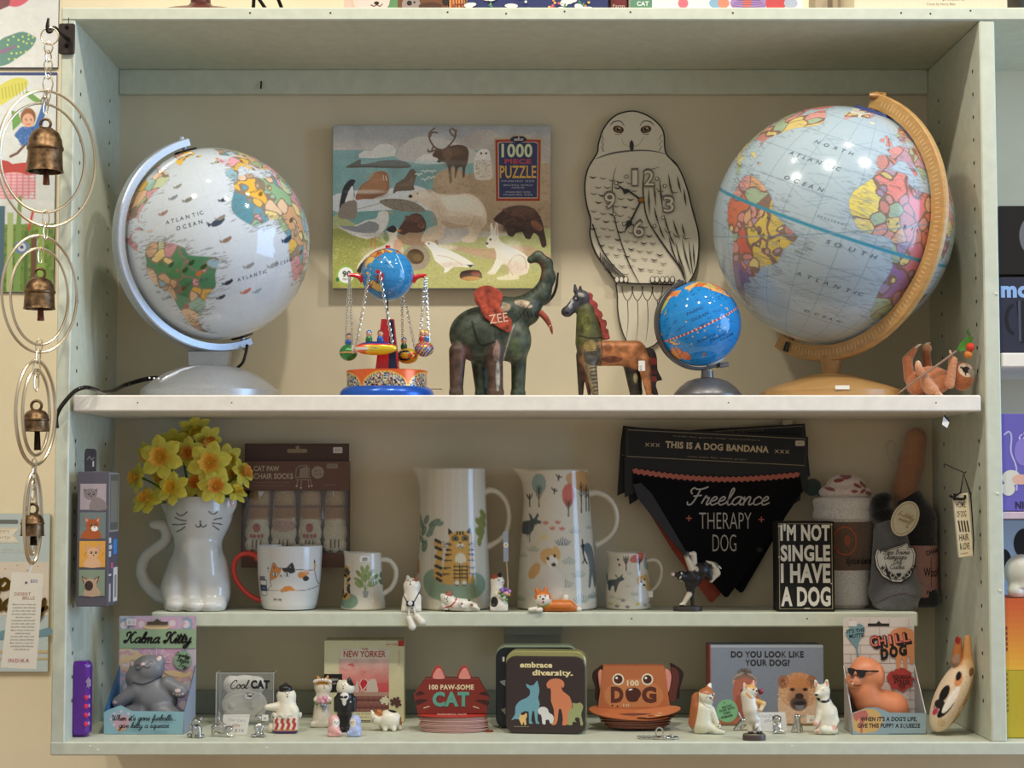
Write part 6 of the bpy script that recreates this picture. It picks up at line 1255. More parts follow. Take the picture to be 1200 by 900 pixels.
m = m0.sub(); figure(m, [('e', (1010, 0, 145), (72, 62, 66), CW), ('c', (1005, 0, 190), (1025, 0, zb - 70), 62, 88, CW), ('b', (1026, 0, zb - 40), (90, 80, 40), CW, 26), ('e', (980, 0, 92), (28, 22, 24), 'b5533a', -20), ('e', (1035, 0, 82), (22, 18, 26), K, 10), ('c', (1010, -60, 270), (1070, -80, 300), 26, 20, CW), ('-', (1025, 0, zb + 300), (900, 900, 300)),
  ('p', (985, -10, 95), (44, 70, 24), 'b5533a', -10), ('p', (1035, -10, 82), (24, 60, 20), K, 10), ('p', (975, -85, 340), (42, 70, 52), K), ('p', (1030, -60, 128), (7, 40, 5), K), ('p', (1062, -50, 148), (7, 40, 6), K), ('l', [(1005, 120), (1025, 112)], 4, K, 0), ('l', [(1012, 138), (1036, 128)], 4, K, 0)], 14, 4.5, 'figurine', 4); part('body', m, root)
m = m0.sub(); m.tube([(1108, -40, 290), (1115, -38, 160), (1100, -30, -60)], 6, 'c9b18a', 'matte', 8, 3); m.prism([(1066, -350), (1118, -360), (1122, -60), (1072, -50)], -34, -31, 'a9afb8', 'card'); m.disc(1096, -220, 24, 28, 'f4f3ec', -34); m.disc(1096, -220, 10, 11, 'e2b93a', -34); part('tag_stick', m, root, 'daisy tag on a thin stick')
m = m0.sub()
for x, y, c, r_ in ((1055, 228, '8a6ab0', 28), (1095, 222, '6d4a9a', 24), (1100, 255, 'e0a8a8', 26), (1128, 238, 'b57ab0', 22), (1125, 268, 'd9a84a', 16), (1060, 275, '4f8a3a', 22), (1100, 320, '5a9a3a', 16), (1028, 245, 'b9b54a', 14)): m.ell((x, -92, y), (r_, 20, r_), c, 'figurine', n=10, m=7)
part('flower_bunch', m, root)
m0 = MB(651, .156, ZR, crop=(590, 530, 4.5)); zb = (m0.by - 530) * 4.5
root = thing('dog_figurine', 'orange and white dog figurine lying flat before the dog pitcher', 'figurine', m0.loc)
DO = 'cf7430'
m = m0.sub(); figure(m, [('c', (225, 0, zb - 28), (345, 0, zb - 28), 28, 32, DO), ('e', (295, 0, zb - 30), (85, 40, 32), DO), ('e', (207, -16, zb - 68), (46, 36, 42), 'e6dfd0'), ('e', (178, -12, zb - 108), (12, 9, 18), DO, -18), ('e', (222, -12, zb - 112), (12, 9, 18), DO, 8), ('c', (170, -30, zb - 14), (140, -34, zb - 12), 14, 11, 'e6dfd0'), ('c', (195, -40, zb - 12), (180, -46, zb - 10), 13, 10, 'e6dfd0'), ('c', (360, 0, zb - 20), (402, -4, zb - 12), 20, 10, DO), ('e', (328, 6, zb - 70), (16, 14, 20), 'e6dfd0', 20), ('p', (400, -5, zb - 12), (16, 30, 14), 'e6dfd0'), ('p', (205, 0, zb - 98), (48, 60, 18), DO), ('p', (172, -10, zb - 80), (10, 40, 22), DO), ('p', (244, -10, zb - 82), (10, 40, 24), DO), ('l', [(178, zb - 36), (205, zb - 28), (240, zb - 40)], 8, '9aa84a', 0),
  ('p', (193, -50, zb - 80), (4, 20, 5), K), ('p', (220, -50, zb - 84), (4, 20, 5), K), ('p', (208, -55, zb - 68), (7, 20, 5), K), ('p', (208, -50, zb - 52), (5, 20, 7), 'c2403a')], 7, 2.6, 'figurine', 3); part('body', m, root)
m0 = MB(806, .172, ZR, crop=(775, 640, 11.25)); zb = (m0.by - 640) * 11.25
root = thing('dog_figurine', 'black and white dog figurine balancing on one leg on a dark base', 'figurine', m0.loc)
W2, B2 = 'd9ccb4', '1c1b1d'
m = m0.sub(); m.lathe([(0, zb - 58), (186, zb - 58), (190, zb - 50), (190, zb), (0, zb)], (350, 0, 0), '35312c', 'satin', 40, 1, .6); m.tube([(415, 20, zb - 50), (410, 20, zb - 200), (420, 10, 580)], 24, '2a2622', 'satin', 10); part('base', m, root, 'dark oval base')
m = m0.sub(); figure(m, [('e', (420, 0, 420), (120, 85, 130), B2, 25), ('e', (520, 0, 330), (105, 80, 110), B2, 30), ('c', (390, 0, 520), (380, 0, 620), 75, 36, B2), ('e', (270, -30, 400), (66, 60, 74), B2, -20), ('c', (230, -50, 385), (150, -70, 372), 26, 26, B2), ('c', (365, -20, 640), (290, -30, zb - 90), 40, 26, W2), ('c', (300, -30, zb - 88), (255, -40, zb - 78), 22, 24, W2), ('c', (400, -30, 300), (330, -40, 140), 44, 30, W2), ('c', (330, -40, 130), (335, -40, 90), 30, 26, B2), ('c', (440, 10, 280), (430, 10, 120), 42, 42, W2), ('c', (430, 10, 110), (370, -20, 105), 30, 20, W2),
  ('c', (600, 0, 240), (700, 0, 270), 45, 52, B2), ('c', (700, 0, 270), (730, 0, 360), 52, 48, W2), ('c', (730, 0, 360), (660, 0, 460), 48, 26, W2), ('c', (620, 10, 330), (640, 10, 420), 60, 50, B2), ('c', (760, 20, 270), (790, 20, 300), 14, 10, W2), ('p', (140, -70, 372), (34, 60, 34), 'e3cfc4'), ('p', (262, -95, 355), (14, 40, 24), 'd9d5cc', -20), ('p', (245, -90, 415), (12, 40, 26), 'd9d5cc', 30), ('p', (640, 0, 220), (60, 60, 24), W2, 20), ('p', (690, -10, 260), (26, 70, 60), W2, -30), ('l', [(390, 345), (440, 410)], 8, '5a5a5e', 0), ('p', (265, -60, zb - 62), (46, 60, 16), B2), ('p', (460, -60, 300), (24, 60, 40), W2, -25), ('p', (250, -30, 470), (40, 60, 24), 'bdb4a0')], 18, 6.5, 'figurine', 5); part('body', m, root)

# bandana cards leaning on the back panel
def bandana(Y, dx, dz, rot, cloth, trim, front_, label):
    m0 = MB(841, Y, ZR, crop=(710, 490, 3.913)); root = thing('dog_bandana', label, 'bandana', m0.loc, 0, 'dog bandanas on the inner shelf')
    def tf(mb):
        a = math.radians(rot); c_, s_ = math.cos(a), math.sin(a)
        mb.warp = lambda v: np.c_[515 + dx + (v[:, 0] - 515) * c_ - (v[:, 2] - 200) * s_, v[:, 1], 200 + dz + (v[:, 0] - 515) * s_ + (v[:, 2] - 200) * c_]; return mb
    m = tf(m0.sub()); m.prism([(98, 45), (515, 66), (935, 90), (930, 330), (905, 346), (140, 345), (92, 368), (92, 120)], 6, 12, '060607', 'card')
    L = lambda p, w=3: m.ribbon(p, w, '8f8468', 6, closed=True)
    L([(108, 58), (924, 100), (918, 222), (104, 180)])
    if front_:
        for i in range(3):
            for x0_ in (196, 790):
                x = x0_ + i * 24; y = 126 + (x - 196) * .052; m.ribbon([(x - 8, y - 8), (x + 8, y + 8)], 3, 'b9a988', 6); m.ribbon([(x - 8, y + 8), (x + 8, y - 8)], 3, 'b9a988', 6)
        m.text('THIS IS A DOG BANDANA', 516, 151, 28, 'c2b192', 6, w=474, bold=.035, rot=-2.9); m.text('one size fits most pups', 515, 190, 7, '8f8468', 6, w=270, rot=-2.9); m.text('made for good dogs everywhere', 515, 99, 6, '8f8468', 6, w=400, rot=-2.9)
        m.rect(876, 108, 918, 132, 'c4bda8', 6, r=4); m.text('$16', 897, 125, 10, '77705f', 6, w=22, rot=-3)
    else: m.rect(836, 64, 878, 86, 'b9b29c', 6, r=4); m.text('dog bandana', 650, 98, 14, '6f684f', 6, w=190, rot=-2.9)
    part('card', m, root, 'black printed card')
    m = tf(m0.sub())
    top = [(130 + i * 13.1, (238 if i % 2 else 246) + 30 * math.sin(math.pi * i / 58.) + (-10 + i * .3)) for i in range(59)]
    m.prism([(130, 250)] + top + [(893, 262), (905, 340), (730, 595), (560, 820), (545, 822), (360, 600), (170, 330), (128, 300)], -2, 5, cloth, 'fabric')
    if front_:
        m.prism([(128, 310), (165, 300), (215, 350), (365, 605), (395, 660), (370, 640), (300, 560), (150, 372)], -9, -2, '3a3a3c', 'fabric', bev=2)
        m.ribbon([(a, b + 14) for a, b in top], 22, trim, -2)
        Yf = -2; WH = 'a9a79f'
        m.script('Freelance', 560, 402, 38, WH, Yf, w=372, lw=.17)
        m.text('THERAPY', 550, 512, 76, WH, Yf, w=238, bold=-.012); m.text('DOG', 545, 614, 78, WH, Yf, w=108, bold=-.012)
        for x, y in ((384, 463), (715, 468)): m.ribbon([(x - 13, y), (x + 13, y)], 5, trim, Yf); m.ribbon([(x, y - 13), (x, y + 13)], 5, trim, Yf)
        m.disc(706, 606, 14, 12, '0c0c10', 0)
    part('cloth', m, root)
bandana(.235, 0, 0, 0, '07070b', 'a85a48', True, 'front black dog bandana lettered with freelance therapy dog')
bandana(.250, -24, 22, 4, '9a4a3a', 'a85a48', False, 'dog bandana card tilted left behind the front one, red cloth tip below')
bandana(.264, 0, -14, -6.5, '17171b', 'a85a48', False, 'rearmost dog bandana card, tilted up to the right')

# block sign
m0 = MB(945, .155, ZR, crop=(900, 490, 3.913)); zb = (m0.by - 490) * 3.913
m = m0.sub(); SG = '171614'
m.box(45, 306, 0, 120, 477, zb, SG, 'matte', 3)
m.ribbon([(55, 488), (296, 488), (296, zb - 12), (55, zb - 12)], 3, 'a89a72', 0, closed=True)
for x, z, w_ in ((56, 500, 6), (54, 640, 4), (292, 760, 5), (180, zb - 14, 16), (295, 492, 5)): m.disc(x, z, w_, 3, 'c9bd98', 0, n=7)
for t, z, w_ in (("I'M NOT", 562, 226), ('SINGLE', 655, 226), ('I HAVE', 752, 226), ('A DOG', 858, 226)): m.text(t, 174, z, 66 if z < 700 else 78, 'd8d4c6', 0, w=w_, bold=.04)
solo('box_sign', m, 'black block sign reading I am not single I have a dog', 'sign')

# plush toys
m0 = MB(981, .236, ZR, crop=(900, 490, 3.913)); zb = (m0.by - 490) * 3.913
root = thing('plush_cup', 'plush takeaway coffee cup with whipped cream top behind the block sign', 'plush toy', m0.loc)
m = m0.sub(); rs2 = random.Random(3); PW = 'd9d3cb'
m.lathe([(0, zb), (90, zb), (110, zb - 18), (114, zb - 80), (118, 690)], (352, 0, 0), PW, 'plush', 40); part('cup', m, root); m = m0.sub(); m.lathe([(121, 480), (138, 462), (140, 440), (132, 425), (137, 405), (140, 388), (132, 372), (100, 364), (0, 360)], (352, 0, 0), PW, 'plush', 40); part('lid', m, root)
m = m0.sub(); m.lathe([(119, 695), (124, 685), (130, 580), (131, 490), (124, 478)], (352, 0, 0), '6d5646', 'plush', 48)
m.warp = lambda v: np.c_[v[:, 0], -np.sqrt(np.maximum(131 ** 2 - (v[:, 0] - 352) ** 2, 0)) - 3 + v[:, 1] * .3, v[:, 2]]
m.ribbon([(330 + 50 * math.cos(a), 562 + 62 * math.sin(a)) for a in np.linspace(0, 6.28, 30)], 6, 'b5562c'); m.disc(340, 560, 16, 26, '8f4a2c'); m.text('Spice Latte', 398, 664, 26, '1f1a18', w=132, bold=.03, shear=.3); part('sleeve', m, root, 'brown sleeve')
m = m0.sub(); figure(m, [('e', (360, 0, 345), (120, 110, 44), 'd8c8c0'), ('e', (365, 0, 310), (88, 82, 50), 'dccdc6')] + [('p', (360 + dx, -60 + abs(dx) * .2, 320 + dy), (22, 70, 9), '8a3a34', a) for dx, dy, a in ((-80, 10, 20), (-40, -30, -10), (0, -45, -20), (40, -5, 25), (60, 20, -30), (90, 28, 10), (20, 20, 0), (-10, -48, 5), (70, -10, 40))], 16, 5, 'plush', 5); part('whipped_cream', m, root)
m = m0.sub(); m.ell((215, 20, 322), (40, 16, 42), '2f3f38', 'plush', -30); m.ell((250, 25, 342), (26, 14, 20), '2f3f38', 'plush'); part('leaf', m, root, 'dark green leaf')
m0 = MB(1080, .25, ZR, crop=(900, 490, 3.913)); zb = (m0.by - 490) * 3.913
root = thing('plush_bottle', 'dark plush bottle with a long orange neck and pink label, at the back', 'plush toy', m0.loc)
m = m0.sub(); figure(m, [('c', (690, 0, 470), (690, 0, zb - 75), 88, 88, '38383a'), ('c', (660, 0, 385), (690, 0, 480), 62, 86, '2c2c2e'), ('b', (690, 0, zb - 40), (86, 84, 40), '38383a', 30)], 16, 6, 'plush', 5); part('bottle_body', m, root)
m = m0.sub(); figure(m, [('c', (632, 0, 340), (668, 0, 210), 58, 58, 'a67658'), ('c', (668, 0, 210), (690, 0, 95), 56, 48, 'ad7e5e')], 10, 5, 'plush', 5); part('neck', m, root, 'orange plush neck')
m = m0.sub(); m.lathe([(89.5, 585), (90.5, 590), (90.5, 812), (89.5, 818)], (690, 0, 0), 'c2958c', 'fabric', 60, a0=-1.9, a1=1.9)
m.warp = lambda v: np.c_[v[:, 0], -np.sqrt(np.maximum(90.6 ** 2 - (v[:, 0] - 690) ** 2, 0)) - 1.5 + v[:, 1] * .3, v[:, 2]]
m.rect(728, 640, 766, 770, 'b5562c'); m.text('CHAM', 740, 622, 20, K, w=66, bold=.02, rot=14); m.text('Woof', 732, 724, 40, K, w=78, bold=.01); m.text('PARIS', 732, 800, 14, K, w=50, bold=.04, rot=6); part('label_patch', m, root, 'pink label')
m = m0.sub(); m.tube([(590 + 26 * math.cos(a) + 10 * math.sin(a), 30, 158 + 50 * math.sin(a)) for a in np.linspace(0, 6.1, 30)], 3, 'b9b4aa', 'fabric', 6, closed=True); part('ring_loop', m, root, 'pale ring loop')
m0 = MB(1050, .195, ZR, crop=(900, 490, 3.913)); zb = (m0.by - 490) * 3.913
root = thing('plush_bottle', 'grey plush bottle with a white shield label, in front', 'plush toy', m0.loc)
m = m0.sub(); GR = '6a6a6b'
figure(m, [('c', (565, 0, 540), (582, 0, zb - 100), 76, 112, GR), ('e', (583, 0, zb - 75), (116, 105, 75), GR), ('b', (583, 0, zb - 24), (90, 80, 24), GR, 24), ('l', [(480, zb - 28), (540, zb - 66), (600, zb - 76), (680, zb - 58)], 5, '4a3438', 20)], 26, 6, 'plush', 5); part('bottle_body', m, root)
m = m0.sub(); figure(m, [('e', (535, 10, 445), (56, 50, 45), '141415'), ('e', (525, 20, 400), (44, 44, 52), '141415'), ('e', (545, 20, 370), (40, 40, 28), '141415')], 10, 5, 'plush', 5); part('neck', m, root, 'black fuzzy neck')
m = m0.sub(); SH = [(478, 600), (500, 606), (520, 600), (555, 588), (590, 580), (618, 568), (625, 590), (648, 592), (660, 620), (652, 680), (630, 725), (585, 752), (545, 750), (500, 725), (475, 680), (468, 630)]
m.warp = lambda v: np.c_[v[:, 0], -116 + (v[:, 0] - 575) ** 2 / 420. + v[:, 1] * .3, v[:, 2]]
V_ = np.array(SH, float); m.flat(V_, K, 2); m.flat((V_ - V_.mean(0)) * .94 + V_.mean(0), 'd9d6ce', 2); m.ribbon((V_ - V_.mean(0)) * .86 + V_.mean(0), 2.5, K, 2, closed=True)
m.script('Fine Bownie', 566, 622, 11, K, 0, w=118, lw=.2); m.script('Champagne', 560, 644, 11, K, 0, w=100, lw=.2); m.script('Dog', 568, 666, 10, K, 0, w=36, lw=.2); m.script('Cuvee', 566, 688, 11, K, 0, w=64, lw=.2); m.disc(569, 712, 6, 6, K); m.disc(579, 712, 6, 6, K); m.flat([(564, 714), (584, 714), (574, 727)], K)
for i in range(5): m.text('M', 500 + i * 14, 690 + i * 11, 15, K, w=12, bold=.05, rot=-35); m.text('M', 600 + i * 13, 735 - i * 13, 15, K, w=12, bold=.05, rot=35)
part('label_patch', m, root, 'white shield label')
m = m0.sub(); c_, s_ = math.cos(.5), math.sin(.5); el = lambda a, b: [(605 + a * math.cos(t) * c_ - b * math.sin(t) * -s_ * -1 , 462 + a * math.cos(t) * s_ + b * math.sin(t) * c_) for t in np.linspace(0, 6.283, 37)[:-1]]
m.prism(el(58, 84), -122, -119, 'cfc4a8', 'card'); m.ribbon(el(49, 74), 3, '9a8a5c', -122, closed=True); m.script('bubbly', 606, 458, 11, 'a88a5c', -122, w=76, rot=-20); m.script('puppy', 600, 476, 9, 'a88a5c', -122, w=56, rot=-20); m.disc(612, 500, 4, 5, '8a7a5a', -122); part('hang_tag', m, root, 'round cream hang tag')

# small sign hung on the right side panel
m0 = MB(1132, .02, .21, crop=(900, 490, 3.913)); m0.by = pr(at(1132, 450, .02).x, .02, .21)[1]
root = thing('hanging_sign', 'small cream wooden sign with black lettering hung on the right side panel', 'sign', m0.loc)
m = m0.sub(); m.prism([(858, 360), (925, 345), (943, 632), (880, 640)], 0, 26, 'd2c4a0', 'matte', side='e0d8c4', bev=2)
for t, z in (('HOME', 412), ('OF DOG', 455)): m.text(t, 890 + (z - 400) * .06, z, 26, '4a4234', 0, w=44, bold=.02, rot=4)
for i in range(4): m.ribbon([(878 + i * 13, 472), (886 + i * 13, 524)], 7, '2d2720', 0)
for t, z in (('HAIR', 562), ('& LOVE', 602)): m.text(t, 903 + (z - 560) * .06, z, 28, '4a4234', 0, w=44, bold=.02, rot=4)
m.ribbon([(884, 624), (918, 618)], 3, '8a7a5c', 0); part('plaque', m, root)
m = m0.sub(); m.tube([(862, -4, 362), (888, -6, 345), (908, 10, 258), (932, -4, 345), (938, -2, 352)], 4, '1a1816', 'fabric', 8); m.tube([(838, -6, 358), (868, -8, 372), (905, -8, 372), (908, -6, 356)], 6, '1a1816', 'fabric', 8, 3); m.tube([(862, -8, 348), (858, -8, 380)], 6, '1a1816', 'fabric', 6); m.tube([(940, 14, 345), (952, 20, 560), (948, 22, 634)], 3, '1a1816', 'fabric', 6); part('ribbon', m, root, 'black ribbon')
m = m0.sub(); m.tube([(830, 40, 212), (868, 20, 234), (915, 0, 256), (915, -4, 248)], 2.6, '3a352e', 'iron', 6); part('wire_hook', m, root)

# ------------------------------------------------------------------ bottom compartment
def G(px, py, crop, dY=0.):
    m = MB(px, fl(px, py, 0).y + dY, .0005, crop); m.zb = (m.by - crop[1]) * crop[2]; return m
def seen(mb):                                   # read x, z as seen by the camera for parts that lie deeper than the base plane
    ox, oy, z = mb.crop
    def w(v):
        f = 1 + v[:, 1] / z * mb.k / (CAM_D + mb.Y); vx, vz = (575 - ox) * z, (570 - oy) * z
        return np.c_[vx + (v[:, 0] - vx) * f, v[:, 1], vz + (v[:, 2] - vz) * f]
    mb.warp = w; return mb

# purple handheld gadget
m0 = G(93, 864.3, (70, 770, 9.)); root = thing('toy_remote', 'rounded purple plastic gadget with pink buttons in the left corner', 'toy', m0.loc)
PU = '5a1f8c'; zb = m0.zb
m = m0.sub(); m.prism(rrect(108, 60, 300, zb, 60, 8), 0, 190, PU, 'gloss', bev=34); part('body', m, root)
for i, y in enumerate((435, 527, 618, 710)):
    m = m0.sub(); m.ell((272, -2, y), (24, 14, 27), 'd82a66', 'gloss', n=16, m=10); m.rect(296, y - 26, 312, y + 8, 'b9a9c8', 6); part('button', m, root, 'pink button')
m = m0.sub(); m.flat([(262, 270), (300, 215), (308, 270), (316, 280), (300, 310), (305, 345), (285, 320), (272, 340), (278, 290)], '9a86b0', -2); m.flat([(300, 250), (318, 245), (318, 320), (300, 315)], 'b5a6c4', -1); part('star_emblem', m, root)

# grey cat stress toy in its open box
K_ = (70, 710, 4.444)
m0 = G(168, 860.6, K_); zb = m0.zb; root = thing('toy_box', 'open display box with pastel mandala backing card in the left corner', 'toy box', m0.loc)
D_ = .068 / m0.k * 4.444                         # depth of the tray in drawing units
m = seen(m0.sub()); m.prism(rrect(304, 62, 704, 625, 10), D_, D_ + 5, 'b9aeb8', 'card')
for x, y, r_, c, c2 in ((500, 340, 150, 'c99ab0', 'd4acbe'), (330, 110, 70, '8aa0b4', 'a9b8c4'), (650, 105, 70, '8aa0b4', 'c99ab0'), (420, 105, 60, 'd0a0b4', 'b9b0c4'), (580, 100, 60, 'd0a0b4', 'b9b0c4'), (340, 300, 80, 'd6bfa0', 'c9a0a8'), (660, 420, 90, 'c9a8b0', 'd6bfa0'), (350, 430, 80, '9aa8b8', 'c9a8b8'), (640, 520, 80, 'a8a0b8', 'c99ab0')):
    for j, cc in enumerate((c, c2, c, 'd9ccd0')):
        rr = r_ * (1 - .24 * j); pts = [(x + rr * (1 + .1 * math.cos(9 * a)) * math.cos(a), y + rr * (1 + .1 * math.cos(9 * a)) * math.sin(a)) for a in np.linspace(0, 6.283, 60)[:-1]]
        pts = [(min(max(a, 308), 700), min(max(b, 66), 630)) for a, b in pts]; m.flat(pts, cc, D_)
for x, y, a in ((560, 385, 20), (600, 360, 10), (420, 290, -30), (370, 280, -20), (500, 118, 0)): m.disc(x, y, 60 if y > 150 else 70, 16, 'dcbf92' if y < 370 else 'd9b890', D_, a)
for a in range(12): m.ribbon([(500 + 30 * math.cos(a * .52), 300 + 30 * math.sin(a * .52)), (500 + 75 * math.cos(a * .52), 300 + 75 * math.sin(a * .52))], 3, 'e6d9dc', D_)
m.rect(306, 130, 702, 228, '93ab88', D_); m.script('Kalma Kitty', 500, 200, 27, '14110f', D_, w=345, lw=.34, slant=.3)
m.flat([(448, 92), (480, 92), (500, 76), (522, 92), (556, 92), (556, 108), (448, 108)], '4d4436', D_); m.rect(342, 78, 392, 110, 'd9d2d4', D_, r=4); m.text('$15', 366, 102, 15, '8a8a90', D_, w=34)
m.disc(633, 290, 46, 48, '7f9a7a', D_); m.disc(633, 290, 44, 46, '8aa684', D_)
for t, y in (('Squidgy', 272), ('Stress', 298), ('Toy', 324)): m.script(t, 633, y, 10, '1c1a18', D_, w=20 + 8 * len(t), lw=.3, rot=-12)
part('backing_card', m, root)
m = seen(m0.sub()); B1, B2_ = '86adb6', '5f8cb4'
fp = [(230, 556), (250, 545), (290, 530), (318, 520), (345, 535), (378, 550), (645, 553), (640, zb), (232, zb)]
m.prism(fp, 0, 4, B1, 'card')
m.disc(320, 590, 60, 46, '9aa8b4', 0); m.disc(325, 610, 40, 38, 'c09aa4', 0); m.disc(320, 640, 24, 14, 'd9a88a', 0)
for a in range(8): m.disc(320 + 52 * math.cos(a * .785), 592 + 40 * math.sin(a * .785), 7, 7, 'b9c0c8', 0)
m.script("When it's gone furballs...", 436, 598, 14, '16181c', 0, w=335, lw=.24); m.script('give kitty a squeeze', 436, 636, 14, '16181c', 0, w=258, lw=.24)
L_ = lambda pts, c: m.add(pts, [tuple(range(len(pts)))], c, 'card')
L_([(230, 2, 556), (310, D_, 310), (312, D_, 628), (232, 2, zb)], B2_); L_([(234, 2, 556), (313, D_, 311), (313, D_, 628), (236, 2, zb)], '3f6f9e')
m.warp = None
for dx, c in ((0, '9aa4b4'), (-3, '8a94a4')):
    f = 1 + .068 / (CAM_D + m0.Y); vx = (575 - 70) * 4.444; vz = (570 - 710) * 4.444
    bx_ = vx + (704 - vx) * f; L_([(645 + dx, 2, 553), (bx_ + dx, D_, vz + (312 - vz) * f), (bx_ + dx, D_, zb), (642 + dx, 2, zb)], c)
m.box(236, 640, 2, D_, zb - 3, zb, B2_)
part('tray', m, root, 'blue tray with lettered front')
q = MB(168, m0.Y + .036, .0035, K_); root = thing('stress_toy', 'grey squeezable cat with closed eyes lounging in the pastel box', 'toy', q.loc)
GC, GD = '77777a', '6a6a6e'; zq = (q.by - 710) * 4.444 - 4
m = q.sub(); V = figure(m, [('e', (455, 0, 335), (88, 70, 72), GC, -12), ('c', (385, 0, 330), (372, 0, 296), 26, 9, GC), ('c', (520, 0, 290), (522, 0, 268), 26, 9, GC), ('e', (490, 0, 485), (122, 66, 102), GC, 14), ('c', (400, -20, 440), (310, -34, 500), 40, 30, GC), ('c', (560, -10, 410), (628, -34, 438), 42, 34, GC), ('e', (632, -40, 446), (34, 26, 32), GC), ('c', (420, -10, 560), (340, -30, 560), 60, 34, GC), ('c', (540, -30, 560), (590, -30, 590), 66, 60, GC), ('b', (480, 0, zq - 30), (110, 50, 30), GC, 20), ('c', (400, 0, 380), (470, 0, 410), 60, 50, GC),
  ('p', (376, -40, 304), (13, 60, 13), 'd9b8b4'), ('p', (517, -40, 276), (13, 60, 12), 'd9c0bc', 30), ('p', (442, -80, 302), (12, 50, 8), 'e6c0c4'), ('p', (296, -66, 498), (15, 60, 9), 'dcc0be'), ('p', (622, -66, 437), (16, 60, 10), 'e0c8c6'),
  ('l', [(404, 330), (420, 334), (436, 322), (444, 312), (460, 322), (478, 318)], 5, '2c2a2c', 0), ('l', [(398, 318), (412, 308), (426, 312)], 4, '2c2a2c', 0), ('l', [(466, 300), (478, 290), (492, 296)], 4, '2c2a2c', 0), ('l', [(392, 398), (440, 408), (500, 386), (545, 362)], 8, '2f2d30', 0)] + [('p', (600 + i * 16, -68, 460 + abs(i - 1.5) * -4), (6, 60, 6), 'e0c8c6') for i in range(4)] + [('p', (284 + i * 13, -66, 514 + i * 2), (5, 60, 5), 'dcc0be') for i in range(4)], 16, 5, 'vinyl', 5)
part('body', m, root)

# clear box with a white cat mould
C_ = (205, 780, 10.); m0 = G(287, 850.5, C_); zb = m0.zb; root = thing('clear_box', 'clear plastic box with black lettering behind the silver cats', 'box', m0.loc)
m = m0.sub(); DD = 300
def shell(m, x0, x1, z0, z1, d):
    for p in ([(x0, 0, z0), (x1, 0, z0), (x1, 0, z1), (x0, 0, z1)], [(x0, 0, z0), (x0, d, z0), (x0, d, z1), (x0, 0, z1)], [(x1, 0, z0), (x1, d, z0), (x1, d, z1), (x1, 0, z1)], [(x0, d, z0), (x1, d, z0), (x1, d, z1), (x0, d, z1)], [(x0, 0, z0), (x1, 0, z0), (x1, d, z0), (x0, d, z0)]): m.add(p, [(0, 1, 2, 3)], 'ffffff', 'clear')
    for a, b in (((x0, 0, z0), (x0, 0, z1)), ((x1, 0, z0), (x1, 0, z1)), ((x0, 0, z0), (x1, 0, z0)), ((x1, d, z0), (x1, 0, z0)), ((x0, d, z0), (x0, 0, z0)), ((x0, d, z0), (x0, d, z1))): m.tube([a, b], 3.5, 'c9ccd0', 'gloss', 5)
shell(m, 482, 1150, 100, zb, DD); m.add([(484, 3, 102), (1148, 3, 102), (1148, 3, zb - 2), (484, 3, zb - 2)], [(0, 1, 2, 3)], 'c4c6c6', 'milky_glare'); part('shell', m, root, 'clear plastic shell')  # pale see-through sheet behind the front pane paints its milky reflection
m = m0.sub(); m.script('Cool', 742, 278, 48, '1c1b1a', -2, w=205, lw=.2); m.text('CAT', 994, 272, 84, '1c1b1a', -2, w=220, bold=.06)
m.text('serve up your dip with cool cat', 850, 308, 10, '8a8884', -2, w=360); m.disc(866, 364, 62, 42, '6a6c70', -2); m.disc(866, 364, 56, 36, 'c9c7c2', -2); m.script('Fred', 866, 374, 20, '2a2a2c', -2, w=70, lw=.25); part('printing', m, root, 'black lettering')
q = MB(287, m0.Y + .0185, .003, C_); m = q.sub(); zq = (q.by - 780) * 10 - 6; WC = 'e6e0d4'
figure(m, [('e', (815, 0, 460), (265, 100, 185), WC), ('e', (660, 0, 230), (95, 70, 105), WC), ('e', (960, 0, 235), (95, 70, 100), WC), ('e', (815, 10, 220), (190, 60, 100), WC), ('b', (815, 0, zq - 90), (230, 90, 90), WC, 50), ('e', (675, -70, 470), (36, 50, 32), 'd6cfc4'), ('e', (915, -70, 475), (30, 50, 30), 'd6cfc4'), ('l', [(585, 520), (680, 570), (815, 590), (960, 560), (1040, 500)], 10, 'a8a094', 20), ('l', [(580, 400), (690, 330), (830, 310), (1000, 350)], 8, 'b0a89c', 20)], 30, 11, 'vinyl', 10)
o = solo('silicone_cat', m, 'translucent white cat head shape inside the clear box', 'toy')

# little silver animals
SL = 'c4c2bc'
def silver(px, py, crop, prims, label, k=8, h=5, tagbox=None):
    m0 = G(px, py, crop); root = thing('silver_figurine', label, 'figurine', m0.loc, 0, 'silver animal figurines')
    m = m0.sub(); figure(m, prims(m0.zb), k, h, 'chrome', 3); part('body', m, root)
    if tagbox: m = m0.sub(); m.box(*tagbox, 'e2ded2', 'card', 2); m.text('$8', (tagbox[0] + tagbox[1]) / 2, tagbox[5] - 18, 24, '77736a', tagbox[2] - 1, w=30); part('price_tag', m, root, 'white price tag')
silver(230, 864.6, C_, lambda z: [('e', (255, -20, 655), (52, 46, 36), SL, 12), ('c', (230, 0, 630), (212, 0, 612), 14, 8, SL), ('c', (290, 0, 640), (308, 0, 615), 20, 12, SL), ('e', (255, 0, 760), (62, 55, 66), SL), ('c', (235, -40, 720), (225, -50, z - 12), 22, 16, SL), ('c', (285, -40, 720), (300, -50, z - 12), 22, 16, SL), ('e', (175, 10, z - 24), (40, 40, 24), SL), ('e', (310, 0, z - 20), (36, 40, 20), SL), ('c', (200, 30, 740), (180, 30, 700), 20, 16, SL)], 'silver sitting cat figurine nearest the pastel mandala box')
